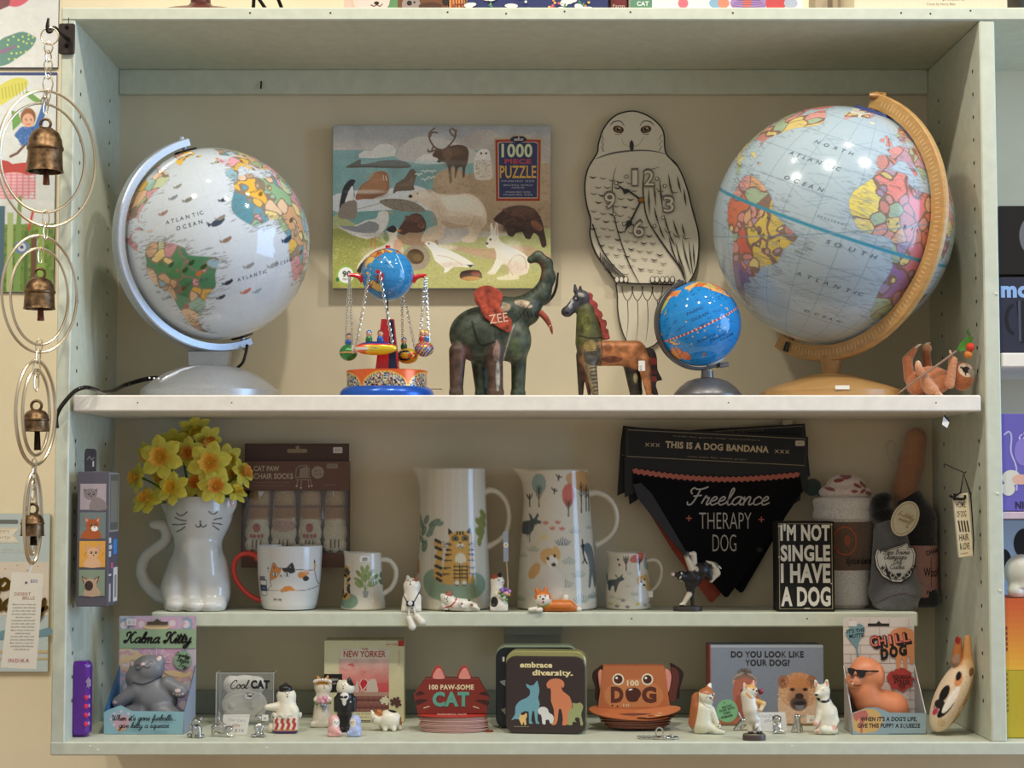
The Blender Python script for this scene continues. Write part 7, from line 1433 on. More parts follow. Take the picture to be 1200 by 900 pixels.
silver(262, 863.6, C_, lambda z: [('e', (640, -30, 740), (44, 40, 38), SL), ('c', (610, -30, 715), (602, -30, 700), 12, 6, SL), ('c', (665, -30, 715), (672, -30, 700), 12, 6, SL), ('c', (600, 0, 770), (480, 20, 730), 40, 46, SL), ('c', (455, 20, 730), (440, 10, z - 10), 34, 14, SL), ('c', (490, 30, 750), (520, 30, z - 40), 34, 16, SL), ('c', (600, -30, 780), (640, -50, z - 10), 24, 14, SL), ('c', (580, 0, 720), (530, 10, 670), 30, 18, SL), ('c', (530, 10, 670), (508, 10, 620), 16, 12, SL), ('c', (508, 10, 620), (520, 10, 570), 12, 10, SL), ('c', (520, 10, 570), (505, 10, 545), 10, 9, SL), ('c', (640, -40, z - 14), (700, -50, z - 10), 14, 10, SL)], 'silver stretching cat figurine with raised tail before the clear box')
silver(302, 863.8, C_, lambda z: [('e', (975, -20, 612), (42, 36, 36), SL), ('c', (955, -10, 595), (946, -10, 580), 12, 7, SL), ('e', (985, 0, 725), (55, 48, 60), SL), ('c', (945, -30, 710), (960, -50, 760), 20, 16, SL), ('c', (1025, -30, 710), (1010, -50, 760), 20, 16, SL), ('e', (930, -30, z - 18), (40, 36, 18), SL), ('e', (1030, -30, z - 18), (36, 36, 18), SL), ('e', (985, 0, z - 40), (50, 46, 34), SL)], 'silver sitting cat figurine with a price tag beside the sumo cat', tagbox=(1020, 1095, -30, -26, 578, 648))
m0 = G(277, 861.5, C_); m = m0.sub(); m.prism([(565, 580), (875, 578), (840, m0.zb), (560, m0.zb)], 0, 5, 'e0dcd0', 'card'); m.ribbon([(590, 600), (860, 598)], 3, 'b9b4a8')
m.text('Your Cat’s', 720, 655, 30, '9a94a0', w=200, shear=.2, rot=-4); m.text("gifts", 715, 715, 30, 'a86a6a', w=100, shear=.2); m.text('$16', 750, 778, 36, '9a94a0', w=110, shear=.2)
solo('price_card', m, 'small white handwritten price card between the silver cats', 'price card')

# ceramic cats and their box
F_ = (300, 730, 6.)
IV = 'e4dcc6'
def cf(x, z, s, y=-60): return [('p', (x - 11 * s, y, z - 9 * s), (3.4 * s, 30, 2.8 * s), K), ('p', (x + 11 * s, y, z - 9 * s), (3.4 * s, 30, 2.8 * s), K), ('p', (x, y, z), (4 * s, 30, 3.6 * s), K), ('p', (x, y, z + 13 * s), (4 * s, 30, 4.4 * s), K)]
m0 = G(333, 858.5, F_); zb = m0.zb; root = thing('cat_figurine', 'sumo wrestler cat figurine with black topknot and a red and white apron', 'figurine', m0.loc)
m = m0.sub(); figure(m, [('e', (212, 0, 520), (68, 58, 62), IV), ('c', (215, 0, 560), (215, 0, 640), 62, 84, IV), ('c', (160, -20, 590), (82, -34, 592), 34, 20, IV), ('e', (265, -30, 630), (40, 44, 60), IV), ('e', (110, -10, zb - 30), (26, 34, 36), IV), ('b', (212, -6, zb - 60), (86, 66, 60), 'e6dccb', 24), ('e', (205, 0, 462), (46, 44, 24), K), ('c', (205, 0, 450), (208, 0, 436), 16, 12, K), ('p', (205, 0, 468), (62, 80, 24), K), ('p', (212, -60, zb - 12), (95, 90, 16), '5a3a7a'), ('p', (212, -60, zb - 24), (95, 90, 6), 'c99a5a'), ('p', (122, -20, 660), (16, 60, 14), '2a2a4a'), ('p', (215, 0, 605), (100, 60, 4), 'cfc6b4')] +
  [('l', [(155 + i * 40, 670), (150 + i * 40, 690), (160 + i * 40, 705), (150 + i * 40, 735)], 20, 'b8403c', 0) for i in range(4)] + cf(224, 502, 1.2), 12, 4, 'figurine', 3); part('body', m, root)
m = m0.sub(); m.tube([(125 + 95 * (1 + math.cos(a)) - 8, -78 * math.sin(a) + 5, 648 + 10 * math.sin(a * 9)) for a in np.linspace(3.1, -.1, 40)], 13, 'ddd6c8', 'figurine', 8); part('rope_belt', m, root)
m0 = G(378, 851.6, F_); zb = m0.zb; root = thing('cat_figurine', 'bride cat figurine in cream gown with pink bouquet and flower crown', 'figurine', m0.loc)
m = m0.sub(); figure(m, [('e', (470, 0, 455), (62, 54, 56), 'e6d8bc'), ('c', (468, 0, 490), (464, 0, zb - 30), 46, 70, 'dccfba'), ('b', (464, 0, zb - 20), (78, 66, 20), 'dccfba', 16), ('c', (425, -20, 540), (450, -50, 570), 20, 14, 'e6dcc8'), ('c', (515, -20, 540), (495, -50, 570), 20, 14, 'e6dcc8'), ('c', (440, 0, 405), (432, 0, 385), 16, 8, 'cc8a3a'), ('c', (495, 0, 402), (502, 0, 382), 16, 8, 'cc8a3a'), ('p', (470, 0, 420), (66, 70, 20), 'cf9040'), ('p', (437, -60, 685), (7, 30, 7), 'f0e8da')] + cf(483, 442, 1.1), 10, 4, 'figurine', 3); part('body', m, root)
m = m0.sub()
for i in range(9): a = 3.3 + i * .36; m.ell((470 + 56 * math.cos(a), -46 - 10 * math.sin(a) * -1, 416 + 22 * math.sin(a) * .7), 11, 'efe9df' if i % 3 else 'e8d2c8', 'figurine', n=8, m=6)
part('flower_crown', m, root)
m = m0.sub()
for x, z, c, r_ in ((455, 530, 'd9a0a8', 20), (490, 528, 'd892a0', 20), (475, 548, 'e0aab0', 20), (510, 545, 'd9a0a8', 18), (445, 548, 'd892a0', 16), (432, 560, '6a8a3a', 14), (525, 555, '7a8a4a', 12), (470, 572, '8a8a8e', 16), (490, 576, '9a9a9e', 14), (482, 596, '8f8f94', 12)): m.ell((x, -60, z), (r_, 18, r_), c, 'figurine', n=10, m=7)
part('bouquet', m, root)
m0 = G(403, 857.5, F_); zb = m0.zb; root = thing('cat_figurine', 'groom cat figurine in a black suit with bow tie', 'figurine', m0.loc)
m = m0.sub(); figure(m, [('e', (628, 0, 462), (64, 56, 56), IV), ('c', (588, 0, 430), (588, 0, 418), 20, 12, IV), ('c', (652, 0, 420), (656, 0, 395), 26, 8, K), ('c', (625, 0, 530), (622, 0, 600), 64, 58, K), ('c', (605, 0, 600), (604, 0, zb - 20), 40, 24, K), ('c', (640, 0, 600), (638, 0, zb - 20), 40, 24, K), ('e', (602, -20, zb - 14), (22, 34, 14), K), ('e', (642, -20, zb - 14), (22, 34, 14), K), ('c', (570, 0, 540), (566, -10, 615), 24, 18, K), ('c', (682, 0, 540), (686, -10, 615), 24, 18, K), ('e', (566, -12, 632), (14, 14, 12), IV), ('e', (686, -12, 632), (14, 14, 12), IV), ('p', (625, -70, 512), (34, 36, 34), 'dcd8ce'), ('p', (625, -70, 545), (16, 36, 34), 'dcd8ce'), ('p', (672, -20, 418), (34, 70, 26), K, 28), ('p', (604, -70, 519), (15, 40, 9), K, 12), ('p', (634, -70, 519), (15, 40, 9), K, -12), ('p', (668, -70, 553), (8, 40, 6), 'e6e2d6')] + cf(615, 445, 1.1), 8, 3.8, 'figurine', 2.5); part('body', m, root)
for px, cx, c, sg, nm in ((392, 548, 'dfa8a2', 1, 'pink'), (416, 698, 'a9b4d6', -1, 'pale blue')):
    m0 = G(px, 863, F_); zb = m0.zb
    m = m0.sub(); figure(m, [('e', (cx, 0, 700), (40, 38, 52), c), ('e', (cx, 0, zb - 42), (44, 44, 42), c), ('c', (cx, -20, zb - 50), (cx + sg * 44, -34, zb - 24), 22, 15, c), ('b', (cx, 0, zb - 12), (40, 38, 12), c, 10), ('p', (cx + sg * 18, -30, 700), (24, 40, 30), 'e6dcc8', -sg * 20), ('p', (cx + sg * 20, -30, 715), (34, 40, 8), 'ece6da'), ('p', (cx + sg * 10, -40, 694), (3.6, 40, 3.6), K), ('p', (cx + sg * 28, -36, 696), (3.6, 40, 3.6), K), ('p', (cx + sg * 20, -40, 706), (3.4, 40, 3), K)], 10, 3.6, 'figurine', 3)
    solo('cat_figurine', m, 'tiny kitten figurine in a %s hood holding paws before the groom cat' % nm, 'figurine')
m0 = G(453, 856.3, F_); zb = m0.zb
m = m0.sub(); figure(m, [('e', (935, 0, 680), (86, 66, 68), IV), ('e', (848, -20, 672), (44, 40, 40), IV), ('c', (822, -20, 640), (815, -20, 618), 16, 7, IV), ('e', (866, -22, 632), (28, 22, 26), '9a5a2c', 20), ('c', (905, -30, 720), (910, -40, zb - 12), 22, 16, IV), ('c', (960, -30, 720), (975, -40, zb - 12), 22, 18, IV), ('c', (880, 30, 720), (885, 30, zb - 12), 22, 16, IV), ('c', (1000, 20, 710), (1008, 20, zb - 14), 24, 18, IV), ('p', (866, -20, 632), (32, 60, 24), 'a8642f', 20), ('p', (962, 0, 614), (36, 70, 16), K, 14), ('p', (1020, -10, 690), (12, 60, 34), 'a8642f'), ('p', (1000, -40, zb - 10), (14, 40, 12), K)] + cf(826, 672, 1.0), 12, 4, 'figurine', 3)
solo('cat_figurine', m, 'round calico cat figurine standing on all fours before the jigsaw box', 'figurine')
m0 = G(427, 847, F_); zb = m0.zb; root = thing('jigsaw_box', 'cream jigsaw box with a pink cover picture behind the bride and groom cats', 'puzzle box', m0.loc)
m = m0.sub(); m.box(480, 1038, 0, 190, 130, zb, 'd2cba2', 'card', 2); m.rect(480, 130, 1038, 134, '8f8a74')
cvn = Cv(585, 190, 932, 625, 'd9c9bc', .6)
for i in range(24): cvn.rect(585, 255 + i * 10, 932, 625, tuple(np.array((.84, .72, .66)) + np.array((-.001, -.016, -.014)) * i))
cvn.grain(.12, 60, 4); cvn.poly([(640, 300), (680, 290), (690, 318), (670, 310)], 'c9605a', 2); cvn.speck(40, (590, 330, 930, 450), 26, ['d98a80', 'c9686a', 'd9a090', 'cf5a5a'], 6, .25, .3); cvn.poly([(585, 430), (932, 425), (932, 490), (585, 490)], 'c03a42', 0, .5)
cvn.poly([(728, 420), (745, 395), (760, 412), (775, 396), (788, 420), (768, 460), (750, 478), (735, 450)], 'c22a3a', 2)
for x0_, x1_, a in ((690, 725, 0), (775, 855, 1)): cvn.poly([(x0_, 492), (x0_ + 10, 440), (x0_ + 22, 405), (x1_ - 25, 398), (x1_ - 12, 408), (x1_ - 4, 450), (x1_, 492)], 'c9b8ac', 2)
cvn.line([(735, 485), (742, 470), (728, 430), (745, 400)], 7, 'd0c2b6', 3); cvn.line([(770, 488), (750, 478), (775, 450), (786, 420), (770, 400)], 8, 'd0c2b6', 3)
cvn.rect(585, 490, 932, 520, 'b08a7a'); cvn.rect(585, 518, 932, 625, '7a4a44')
for j in range(6):
    for i in range(9): cvn.rect(590 + i * 40 + (j % 2) * 20, 522 + j * 17, 625 + i * 40 + (j % 2) * 20, 536 + j * 17, ['8a5850', '6d3f3a', '93645a'][(i * 3 + j) % 3])
cvn.rect(585, 190, 932, 258, 'd6cbb2'); m.panel(cvn, -1.5)
m.lay += 6; m.text('THE', 764, 200, 14, 'a84a3c', -2, w=44, bold=.01); m.text('NEW YORKER', 762, 248, 42, 'b0402f', -2, w=292, bold=.012)
m.text('Feb. 16', 640, 198, 6, '9a8a74', -2, w=60); m.text('Price $2', 890, 198, 6, '9a8a74', -2, w=60); m.text('JIGSAW', 550, 409, 14, 'd6d0b8', -4, w=58); m.text('', 0, 0, 1, K)
m.rect(480, 365, 606, 490, '1c1a1c', -2); m.text('JIGSAW', 548, 412, 16, 'cfc9b8', -2, w=64, bold=.02); m.text('PUZZLE', 550, 436, 12, 'cfc9b8', -2, w=58)
m.rect(996, 132, 1038, 172, 'b3302c', -2); m.text('NEW YORK', 950, 166, 10, 'b3554a', -2, w=78); m.text('PUZZLE COMPANY', 1008, 250, 9, 'c98a6a', -2, w=110, rot=90)
m.rect(688, 628, 806, 690, 'd6cfa8', -2); m.text('LOVE KITTENS', 748, 646, 12, '6a6a58', -2, w=104); m.text('by the fire', 748, 668, 11, '6a6a58', -2, w=90, shear=.2); m.rect(692, 684, 804, 690, '4a4a44', -2)
def jig(x, y, s, c, rot):
    a = math.radians(rot); P = [(-1, -1), (-.25, -1), (-.35, -1.5), (.35, -1.5), (.25, -1), (1, -1), (1, -.25), (1.5, -.35), (1.5, .35), (1, .25), (1, 1), (.25, 1), (.35, .6), (-.35, .6), (-.25, 1), (-1, 1), (-1, .25), (-1.5, .35), (-1.5, -.35), (-1, -.25)]
    m.flat([(x + s * (u * math.cos(a) - v * math.sin(a)), y + s * (u * math.sin(a) + v * math.cos(a))) for u, v in P], c, -2)
jig(905, 552, 24, 'd9d4b4', 10); jig(980, 562, 28, '5a3a34', 25); part('carton', m, root)

# cat facts card pack
P_ = (475, 765, 8.574); m0 = G(532, 861, P_, .035); zb = m0.zb; root = thing('card_pack', 'dark red cat face card pack with pink ears', 'card pack', m0.loc)
m = m0.sub(); m.prism([(85, 428), (205, 258), (732, 262), (842, 452), (812, 612), (132, 618)], -20, 90, '7d2a20', 'card', side='5d201a', bev=3)
for pts in ([(108, 420), (150, 388), (200, 415), (165, 428), (110, 436)], [(102, 485), (160, 468), (232, 478), (180, 505), (118, 530)], [(832, 425), (790, 392), (732, 418), (780, 430), (836, 440)], [(838, 490), (780, 474), (700, 484), (760, 510), (826, 535)]): m.flat(pts, '3d1a18', -20, 2)
m.text('100 PAW-SOME', 464, 373, 44, 'dcc9a0', -20, w=445, bold=.04); m.text('CAT', 462, 538, 126, '3d2a24', -20, w=366, bold=.06); m.text('CAT', 458, 533, 126, '5f9a84', -20, w=366, bold=.05)
m.ribbon([(186, 558), (246, 538)], 8, 'd9c9a0', -20); m.ribbon([(678, 540), (740, 560)], 8, 'd9c9a0', -20); m.ribbon([(200, 268), (735, 272)], 4, 'a05a4a', -20); part('case', m, root)
for x in (335, 595):
    m = m0.sub(); m.prism([(x - 70, 265), (x - 58, 190), (x - 20, 140), (x + 20, 150), (x + 52, 210), (x + 60, 268)], 4, 30, 'a8443c', 'card', sm=3, bev=3); m.prism([(x - 55, 266), (x - 42, 205), (x - 8, 165), (x + 24, 178), (x + 46, 225), (x + 54, 268)], -26, -2, 'd98a7c', 'card', sm=3, bev=2); part('ear', m, root, 'pink inner ear')
m = m0.sub(); m.M = Matrix.Rotation(.0, 4, 'X'); m.lathe([(0, 618), (300, 618), (350, 624), (345, 632), (0, 632)], (475, 0, 0), 'b5382c', 'card', 60, 1, .5)
m.text("WONDERFUL FACTS", 470, 610, 16, 'e0c0b0', -150, w=290); part('front_flap', m, root, 'bright red front flap')
rg = random.Random(5); NC = 14
for i in range(NC):
    m = m0.sub(); z0_ = zb - (i + 1) * (zb - 636) / NC; z1_ = z0_ + (zb - 636) / NC * .72; w_ = 345 - abs(i - 7) * 2.5 + rg.uniform(-14, 10); dx = rg.uniform(-12, 10)
    m.prism([(490 + dx + w_ * math.cos(a), 160 * math.sin(a) * (1 + .02 * math.sin(3 * a)) + 0) for a in np.linspace(0, 6.283, 61)[:-1]], z0_, z1_, ['c49a8c', 'b98a80', 'cfa89a', 'b08078'][i % 4], 'card', plane='xy'); part('card', m, root)
m = m0.sub(); m.prism([(880 + 40 * math.cos(a) - 40, -40 + 60 * math.sin(a)) for a in np.linspace(0, 6.283, 25)[:-1]], zb - 6, zb, '9a3a2c', 'card', plane='xy'); part('card', m, root, 'loose red card edge')

# two square tins
E_ = (470, 730, 5.217)
def tin(px, py, x0, x1, z0, rz, edge, face, label, art, inset):
    m0 = G(px, py, E_); zb = m0.zb; root = thing('square_tin', label, 'tin', m0.loc, rz, None)
    m = m0.sub(); m.prism(rrect(x0, z0, x1, zb, 62, 8), 8, 150, edge, 'tin', bev=6); part('tin_body', m, root)
    m = m0.sub(); m.prism(rrect(x0, z0 + inset, x1, zb, 62, 8), -14, 10, face, 'tin', bev=6); art(m, -14); part('lid', m, root, 'printed lid')
def back_art(m, y): m.text('I', 628, 240, 24, 'd6d3c8', y, w=12, bold=.05); m.flat([(604, 360), (640, 352), (640, 390), (618, 378)], '8f9498', y); m.flat([(612, 530), (640, 520), (640, 560)], '9a9a90', y)
tin(622, 853.5, 582, 1080, 148, 0, '8f9a80', '1c2226', 'dark navy square tin with a pale green rim behind the brown dog tin', back_art, 10)
def front_art(m, y):
    m.text('embrace', 828, 278, 30, 'e6d6a0', y, w=196, bold=.04); m.text('diversity.', 928, 324, 30, 'e6d6a0', y, w=246, bold=.04)
    for t, x0_, x1_, b in (('e', 730, 924, 278), ('d', 806, 1050, 324)):
        for i in range(8): x = x0_ + 8 + i * (x1_ - x0_ - 16) / 7; m.rect(x - 7, b - 2, x + 7, b + 2, 'e6d6a0', y)
    m.flat([(676, 598), (700, 560), (702, 515), (730, 480), (770, 462), (790, 440), (788, 410), (772, 398), (768, 376), (790, 388), (815, 382), (832, 358), (840, 372), (848, 420), (840, 460), (850, 500), (838, 540), (838, 600), (850, 612), (826, 614), (816, 545), (805, 545), (798, 600), (810, 612), (784, 614), (782, 545), (740, 550), (722, 590), (700, 588)], '6fa0ac', y, 2)
    m.flat([(890, 380), (910, 352), (950, 344), (985, 352), (1000, 378), (990, 400), (980, 390), (990, 420), (1030, 450), (1045, 500), (1040, 530), (1025, 560), (1030, 600), (1015, 620), (985, 622), (990, 590), (980, 530), (965, 530), (958, 590), (945, 620), (920, 622), (935, 600), (935, 530), (918, 480), (918, 420), (910, 400), (900, 404)], 'd28058', y, 2)
    m.flat([(838, 540), (850, 518), (880, 515), (900, 530), (905, 548), (925, 560), (935, 580), (928, 612), (912, 612), (905, 592), (885, 594), (885, 618), (866, 616), (862, 580), (855, 560), (846, 560)], 'd9d6d0', y, 2)
    m.flat([(1020, 610), (1024, 540), (1050, 515), (1045, 488), (1070, 492), (1095, 486), (1112, 505), (1108, 530), (1100, 560), (1112, 615), (1096, 622), (1090, 580), (1068, 575), (1062, 590), (1072, 605), (1050, 600), (1046, 620), (1026, 622)], '9aa06c', y, 2)
    m.flat([(722, 585), (730, 572), (724, 558), (740, 566), (756, 562), (770, 552), (772, 575), (765, 590), (768, 618), (758, 628), (752, 605), (742, 628), (732, 610)], 'e0b878', y, 2); m.rect(694, 632, 785, 636, '8a7a68', y)
tin(641, 860, 642, 1128, 182, -6, 'a5a066', '3f3230', 'brown square tin lettered embrace diversity with five coloured dogs', front_art, 30)

# dog facts card pack
Dg = (670, 740, 6.316); m0 = G(743, 858.5, Dg, .03); zb = m0.zb; root = thing('card_pack', 'orange dog face card pack with dark ears', 'card pack', m0.loc)
m = m0.sub(); OG = 'b5683c'
m.prism([(236, 262), (684, 262), (728, 575), (194, 575)], -10, 120, OG, 'card', side='a05a34', bev=3)
m.disc(460, 480, 218, 125, 'c07a48', -10); m.flat([(194, 560), (728, 560), (728, 575), (194, 575)], OG, -10)
for x in (346, 560): m.disc(x, 360, 43, 43, 'e2d3b4', -10); m.disc(x, 360, 32, 32, '4a2418', -10); m.disc(x - 11, 350, 9, 9, 'efe6d6', -10)
m.text('100', 454, 405, 36, 'e2cfa8', -10, w=88, bold=.04); m.text('D', 338, 522, 100, '5a2a1c', -10, w=92, bold=.06); m.text('G', 572, 522, 100, '5a2a1c', -10, w=108, bold=.06)
m.flat([(400, 450), (420, 425), (470, 420), (505, 440), (512, 470), (495, 500), (480, 520), (430, 522), (405, 495)], '4a2118', -10, 3); m.disc(436, 434, 16, 6, 'efe0d0', -10, -12); m.disc(302, 550, 7, 6, '4a2118', -10); m.disc(340, 555, 7, 6, '4a2118', -10); m.text('10', 404, 560, 22, 'e2cfa8', -10, w=44); part('case', m, root)
for pts, c, y0_, y1_ in (([(232, 268), (205, 280), (168, 310), (160, 360), (180, 420), (178, 500), (195, 512), (215, 400)], '3a1d18', 20, 60), ([(735, 255), (790, 275), (835, 320), (825, 380), (808, 440), (805, 500), (780, 510), (760, 440), (770, 350)], '2f1713', 70, 110), ([(690, 285), (730, 310), (735, 370), (712, 460), (700, 380)], 'd48a78', -6, 20), ([(735, 280), (785, 300), (795, 370), (780, 440), (765, 520), (722, 525), (718, 440), (740, 370)], '5a2a20', 0, 40), ([(232, 300), (200, 310), (205, 400), (215, 440)], 'd48a78', -6, 20)):
    m = m0.sub(); m.prism(pts, y0_, y1_, c, 'card', sm=3, bev=3); part('ear_flap', m, root)
def disc_card(name, cx, cy, rx_, ry, z, tl, c, th=9, lab=None, sl=.0):
    m = m0.sub(); m.warp = lambda v: np.c_[v[:, 0], v[:, 1], v[:, 2] + (v[:, 0] - cx) * tl - (v[:, 1] - cy) * sl]; m.prism([(cx + rx_ * math.cos(a), cy + ry * math.sin(a)) for a in np.linspace(0, 6.283, 49)[:-1]], z, z + th, c, 'card', plane='xy'); part(name, m, root, lab)
for i in range(13): disc_card('card', 480 + i * 2 * (-1) ** i, 0, 214 + i * 5 + 8 * ((i * 7) % 3), 112, zb - 24 - i * 8.5, .0 if i < 5 else -.02, ['7a4534', '935a44', '6a3a2c', 'a0664c'][i % 4], 6)
disc_card('card', 420, -40, 292, 120, 592, .07, 'b9683c', 8, 'wide orange card fanned to the left', .3); disc_card('card', 600, -70, 195, 90, 585, -.13, 'c0754a', 7, 'orange printed card on top of the fan', .26)
m = m0.sub(); m.warp = lambda v: np.c_[v[:, 0], v[:, 1], v[:, 2]]; m.M = None
for x, y, w_, c in ((505, -150, 66, '4a2418'), (575, -140, 44, '6a3a24'), (620, -150, 40, 'e2cfa8'), (640, -120, 36, 'e2cfa8')): m.box(x - w_ / 2, x + w_ / 2, y - 8, y + 8, 585 - (x - 600) * .13 - (y + 70) * .26 - 2, 585 - (x - 600) * .13 - (y + 70) * .26 + 1, c)
part('card_print', m, root)

# key ring
X_ = (735, 840, 17.14); m0 = G(770, 866.3, X_); zb = m0.zb; root = thing('keychain', 'silver keychain charm lying before the orange dog card pack', 'keychain', m0.loc)
m = m0.sub(); m.lathe([(0, zb - 46), (250, zb - 46), (265, zb - 38), (265, zb - 8), (250, zb), (0, zb)], (765, 0, 0), 'c9c7c0', 'chrome', 40, 1, .5); m.ell((720, -40, zb - 56), (70, 40, 26), 'd0cec8', 'chrome'); m.ell((880, 0, zb - 60), (50, 30, 30), 'c9c7c0', 'chrome'); part('charm', m, root)
m = m0.sub(); m.tube([(650 + 75 * math.cos(a), 20, zb - 120 + 100 * math.sin(a)) for a in np.linspace(0, 6.1, 24)], 14, 'cfcdc6', 'chrome', 8, closed=True); part('split_ring', m, root)
for j in range(2):
    m = m0.sub(); chain(m, (215, 30 - j * 60, zb - 30 - j * 0), (560, 30 - j * 60, zb - 30), 7, 30, 12, 'd0cec8'); part('chain', m, root)

# dog book-box and figurines in front
Q_ = (800, 740, 6.); m0 = G(900, 850.5, Q_); zb = m0.zb; root = thing('game_box', 'grey game box with a chow chow photo and a green round sticker', 'game box', m0.loc)
m = m0.sub(); m.box(206, 990, 0, 230, 106, zb, '7f8692', 'card', 3); m.flat([(206, 106), (990, 106), (990, 122), (206, 122)], 'a3a8ae')
cvd = Cv(206, 122, 990, 650, '7f8692', .5); cvd.grain(.05, 6, 3)
rr = random.Random(8); FU = 'b98a68'
cvd.ell(815, 520, 145, 170, 'd6b394'); cvd.ell(815, 420, 140, 125, 'cc9468'); cvd.rect(690, 540, 945, 650, 'd3b197')
for x in (710, 905): cvd.ell(x, 360, 38, 46, '9a6546'); cvd.ell(x, 365, 18, 24, '7a4a34')
for _ in range(900):
    a = rr.uniform(0, 6.283); q = rr.uniform(.2, 1.02) ** .7; x = 815 + 140 * q * math.cos(a); y = 475 + 172 * q * math.sin(a)
    if y > 648: continue
    col = rr.choice(['cc9468', 'bd7f52', 'd9a678', 'b0744a'] if y < 400 else ['dcbd9f', 'cda484', 'e6cdb4', 'd8b08e']); dx, dy = math.cos(a) * 10, math.sin(a) * 13
    cvd.line([(x, y), (x + dx, min(y + dy, 648))], (7, 2), col, a=.55)
cvd.ell(815, 380, 75, 52, 'c9824e', 0, .8, .5); cvd.ell(815, 470, 72, 70, 'a87a5c', 0, .8, .4); cvd.ell(815, 510, 58, 48, '4a3a36', 0, .9, .3); cvd.ell(820, 458, 30, 20, '3a2a26'); cvd.ell(822, 528, 30, 26, '7f7a86'); cvd.ell(822, 508, 44, 14, '2c2426')
for x in (772, 862): cvd.ell(x, 412, 20, 13, '7a4a30'); cvd.ell(x, 414, 11, 9, '1f1512')
cvd.poly([(265, 650), (280, 610), (330, 585), (365, 500), (355, 420), (390, 360), (450, 345), (500, 370), (540, 460), (560, 560), (590, 600), (620, 650)], 'b3664f', 2); cvd.ell(440, 360, 85, 60, 'b59a84'); cvd.ell(440, 375, 76, 50, 'b3664f'); cvd.poly([(360, 345), (390, 320), (440, 305), (500, 325), (520, 360), (450, 330), (390, 345)], '8a6a5a', 2); cvd.ell(420, 420, 9, 9, '3a2420'); cvd.poly([(380, 460), (420, 470), (430, 600), (370, 600)], 'a05540', 2)
for _ in range(40): a = rr.uniform(0, 6.283); cvd.line([(440, 290), (440 + 52 * math.cos(a), 290 + 26 * math.sin(a))], (6, 3), rr.choice(['4a403a', '6a5a50', '8f8276']))
m.panel(cvd, -.6); m.lay += 4
m.text('DO YOU LOOK LIKE', 600, 190, 40, '2a2826', -1, w=508, bold=.045); m.text('YOUR DOG?', 600, 248, 40, '2a2826', -1, w=312, bold=.045)
m.disc(316, 560, 76, 80, '82b98a', -1)
for t, y, w_ in (('MATCH', 538, 66), ('DOGS WITH', 558, 108), ('THEIR', 582, 54), ('HUMANS', 606, 82)): m.text(t, 316, y, 15, '2f4a34', -1, w=w_, bold=.05, rot=14)
m.disc(297, 504, 5, 6, '4a6a4c', -1); m.flat([(206, 648), (990, 648), (990, zb - 3), (206, zb - 3)], '8a6a40', -1); m.box(199, 206, 0, 230, 110, zb, 'a0524c'); part('carton', m, root)
R2 = (800, 790, 10.); m0 = G(826, 859.5, R2); zb = m0.zb
AK, AW = 'b06a42', 'dcd6bc'
m = m0.sub(); figure(m, [('c', (240, 0, 420), (230, 0, 580), 118, 125, AW), ('e', (275, -20, 270), (105, 95, 105), AW), ('c', (310, 0, 170), (325, 0, 130), 40, 18, 'e6e0cc'), ('c', (190, 30, 300), (160, 40, 580), 80, 85, AK), ('c', (170, 20, 600), (175, 10, zb - 20), 60, 26, AW), ('c', (330, -50, 420), (400, -80, 590), 45, 28, AW), ('e', (410, -84, 610), (28, 26, 36), AW), ('c', (280, -50, 600), (380, -80, zb - 40), 70, 30, AW), ('c', (380, -80, zb - 32), (465, -90, zb - 22), 30, 20, AW), ('b', (200, 0, zb - 15), (60, 50, 15), AW, 10),
  ('p', (260, -10, 190), (110, 140, 55), AK, 20), ('p', (130, 20, 420), (48, 200, 290), AK, 8), ('p', (325, -20, 130), (26, 60, 22), 'e8e4d8'), ('p', (372, -60, 290), (24, 90, 50), AK), ('p', (305, -120, 285), (52, 60, 52), 'c4bfa8'), ('p', (305, -120, 285), (44, 60, 46), 'ddd6c0'), ('p', (345, -110, 243), (14, 60, 13), K), ('p', (317, -130, 275), (15, 60, 10), K), ('l', [(320, 280), (345, 310)], 7, K, 0), ('l', [(265, 268), (310, 262)], 5, '4a4038', 0), ('l', [(195, 260), (220, 330), (280, 375), (330, 395)], 5, '5a5044', 0), ('p', (415, -100, 570), (9, 40, 9), K), ('p', (402, -105, 600), (8, 40, 8), K), ('p', (425, -100, 622), (8, 40, 8), K), ('l', [(310, 500), (340, 440), (380, 520)], 4, 'a8a088', 0)], 22, 6, 'figurine', 5)
solo('dog_figurine', m, 'sitting shiba style dog figurine with a red brown back beside the green disc', 'figurine')
m0 = G(884, 867.2, R2); zb = m0.zb; root = thing('dog_figurine', 'dancing dog figurine with a rose in its mouth on an oval base', 'figurine', m0.loc)
m = m0.sub(); m.lathe([(0, zb - 72), (120, zb - 72), (130, zb - 64), (133, zb), (0, zb)], (838, 0, 0), '6a6650', 'satin', 40, 1, .6); m.lathe([(131, zb - 55), (134, zb - 50), (134, zb), (131, zb)], (838, 0, 0), '4a3a34', 'satin', 40, 1, .6); part('base', m, root, 'oval base')
FX, FW = 'd3a25c', 'ddd6c4'
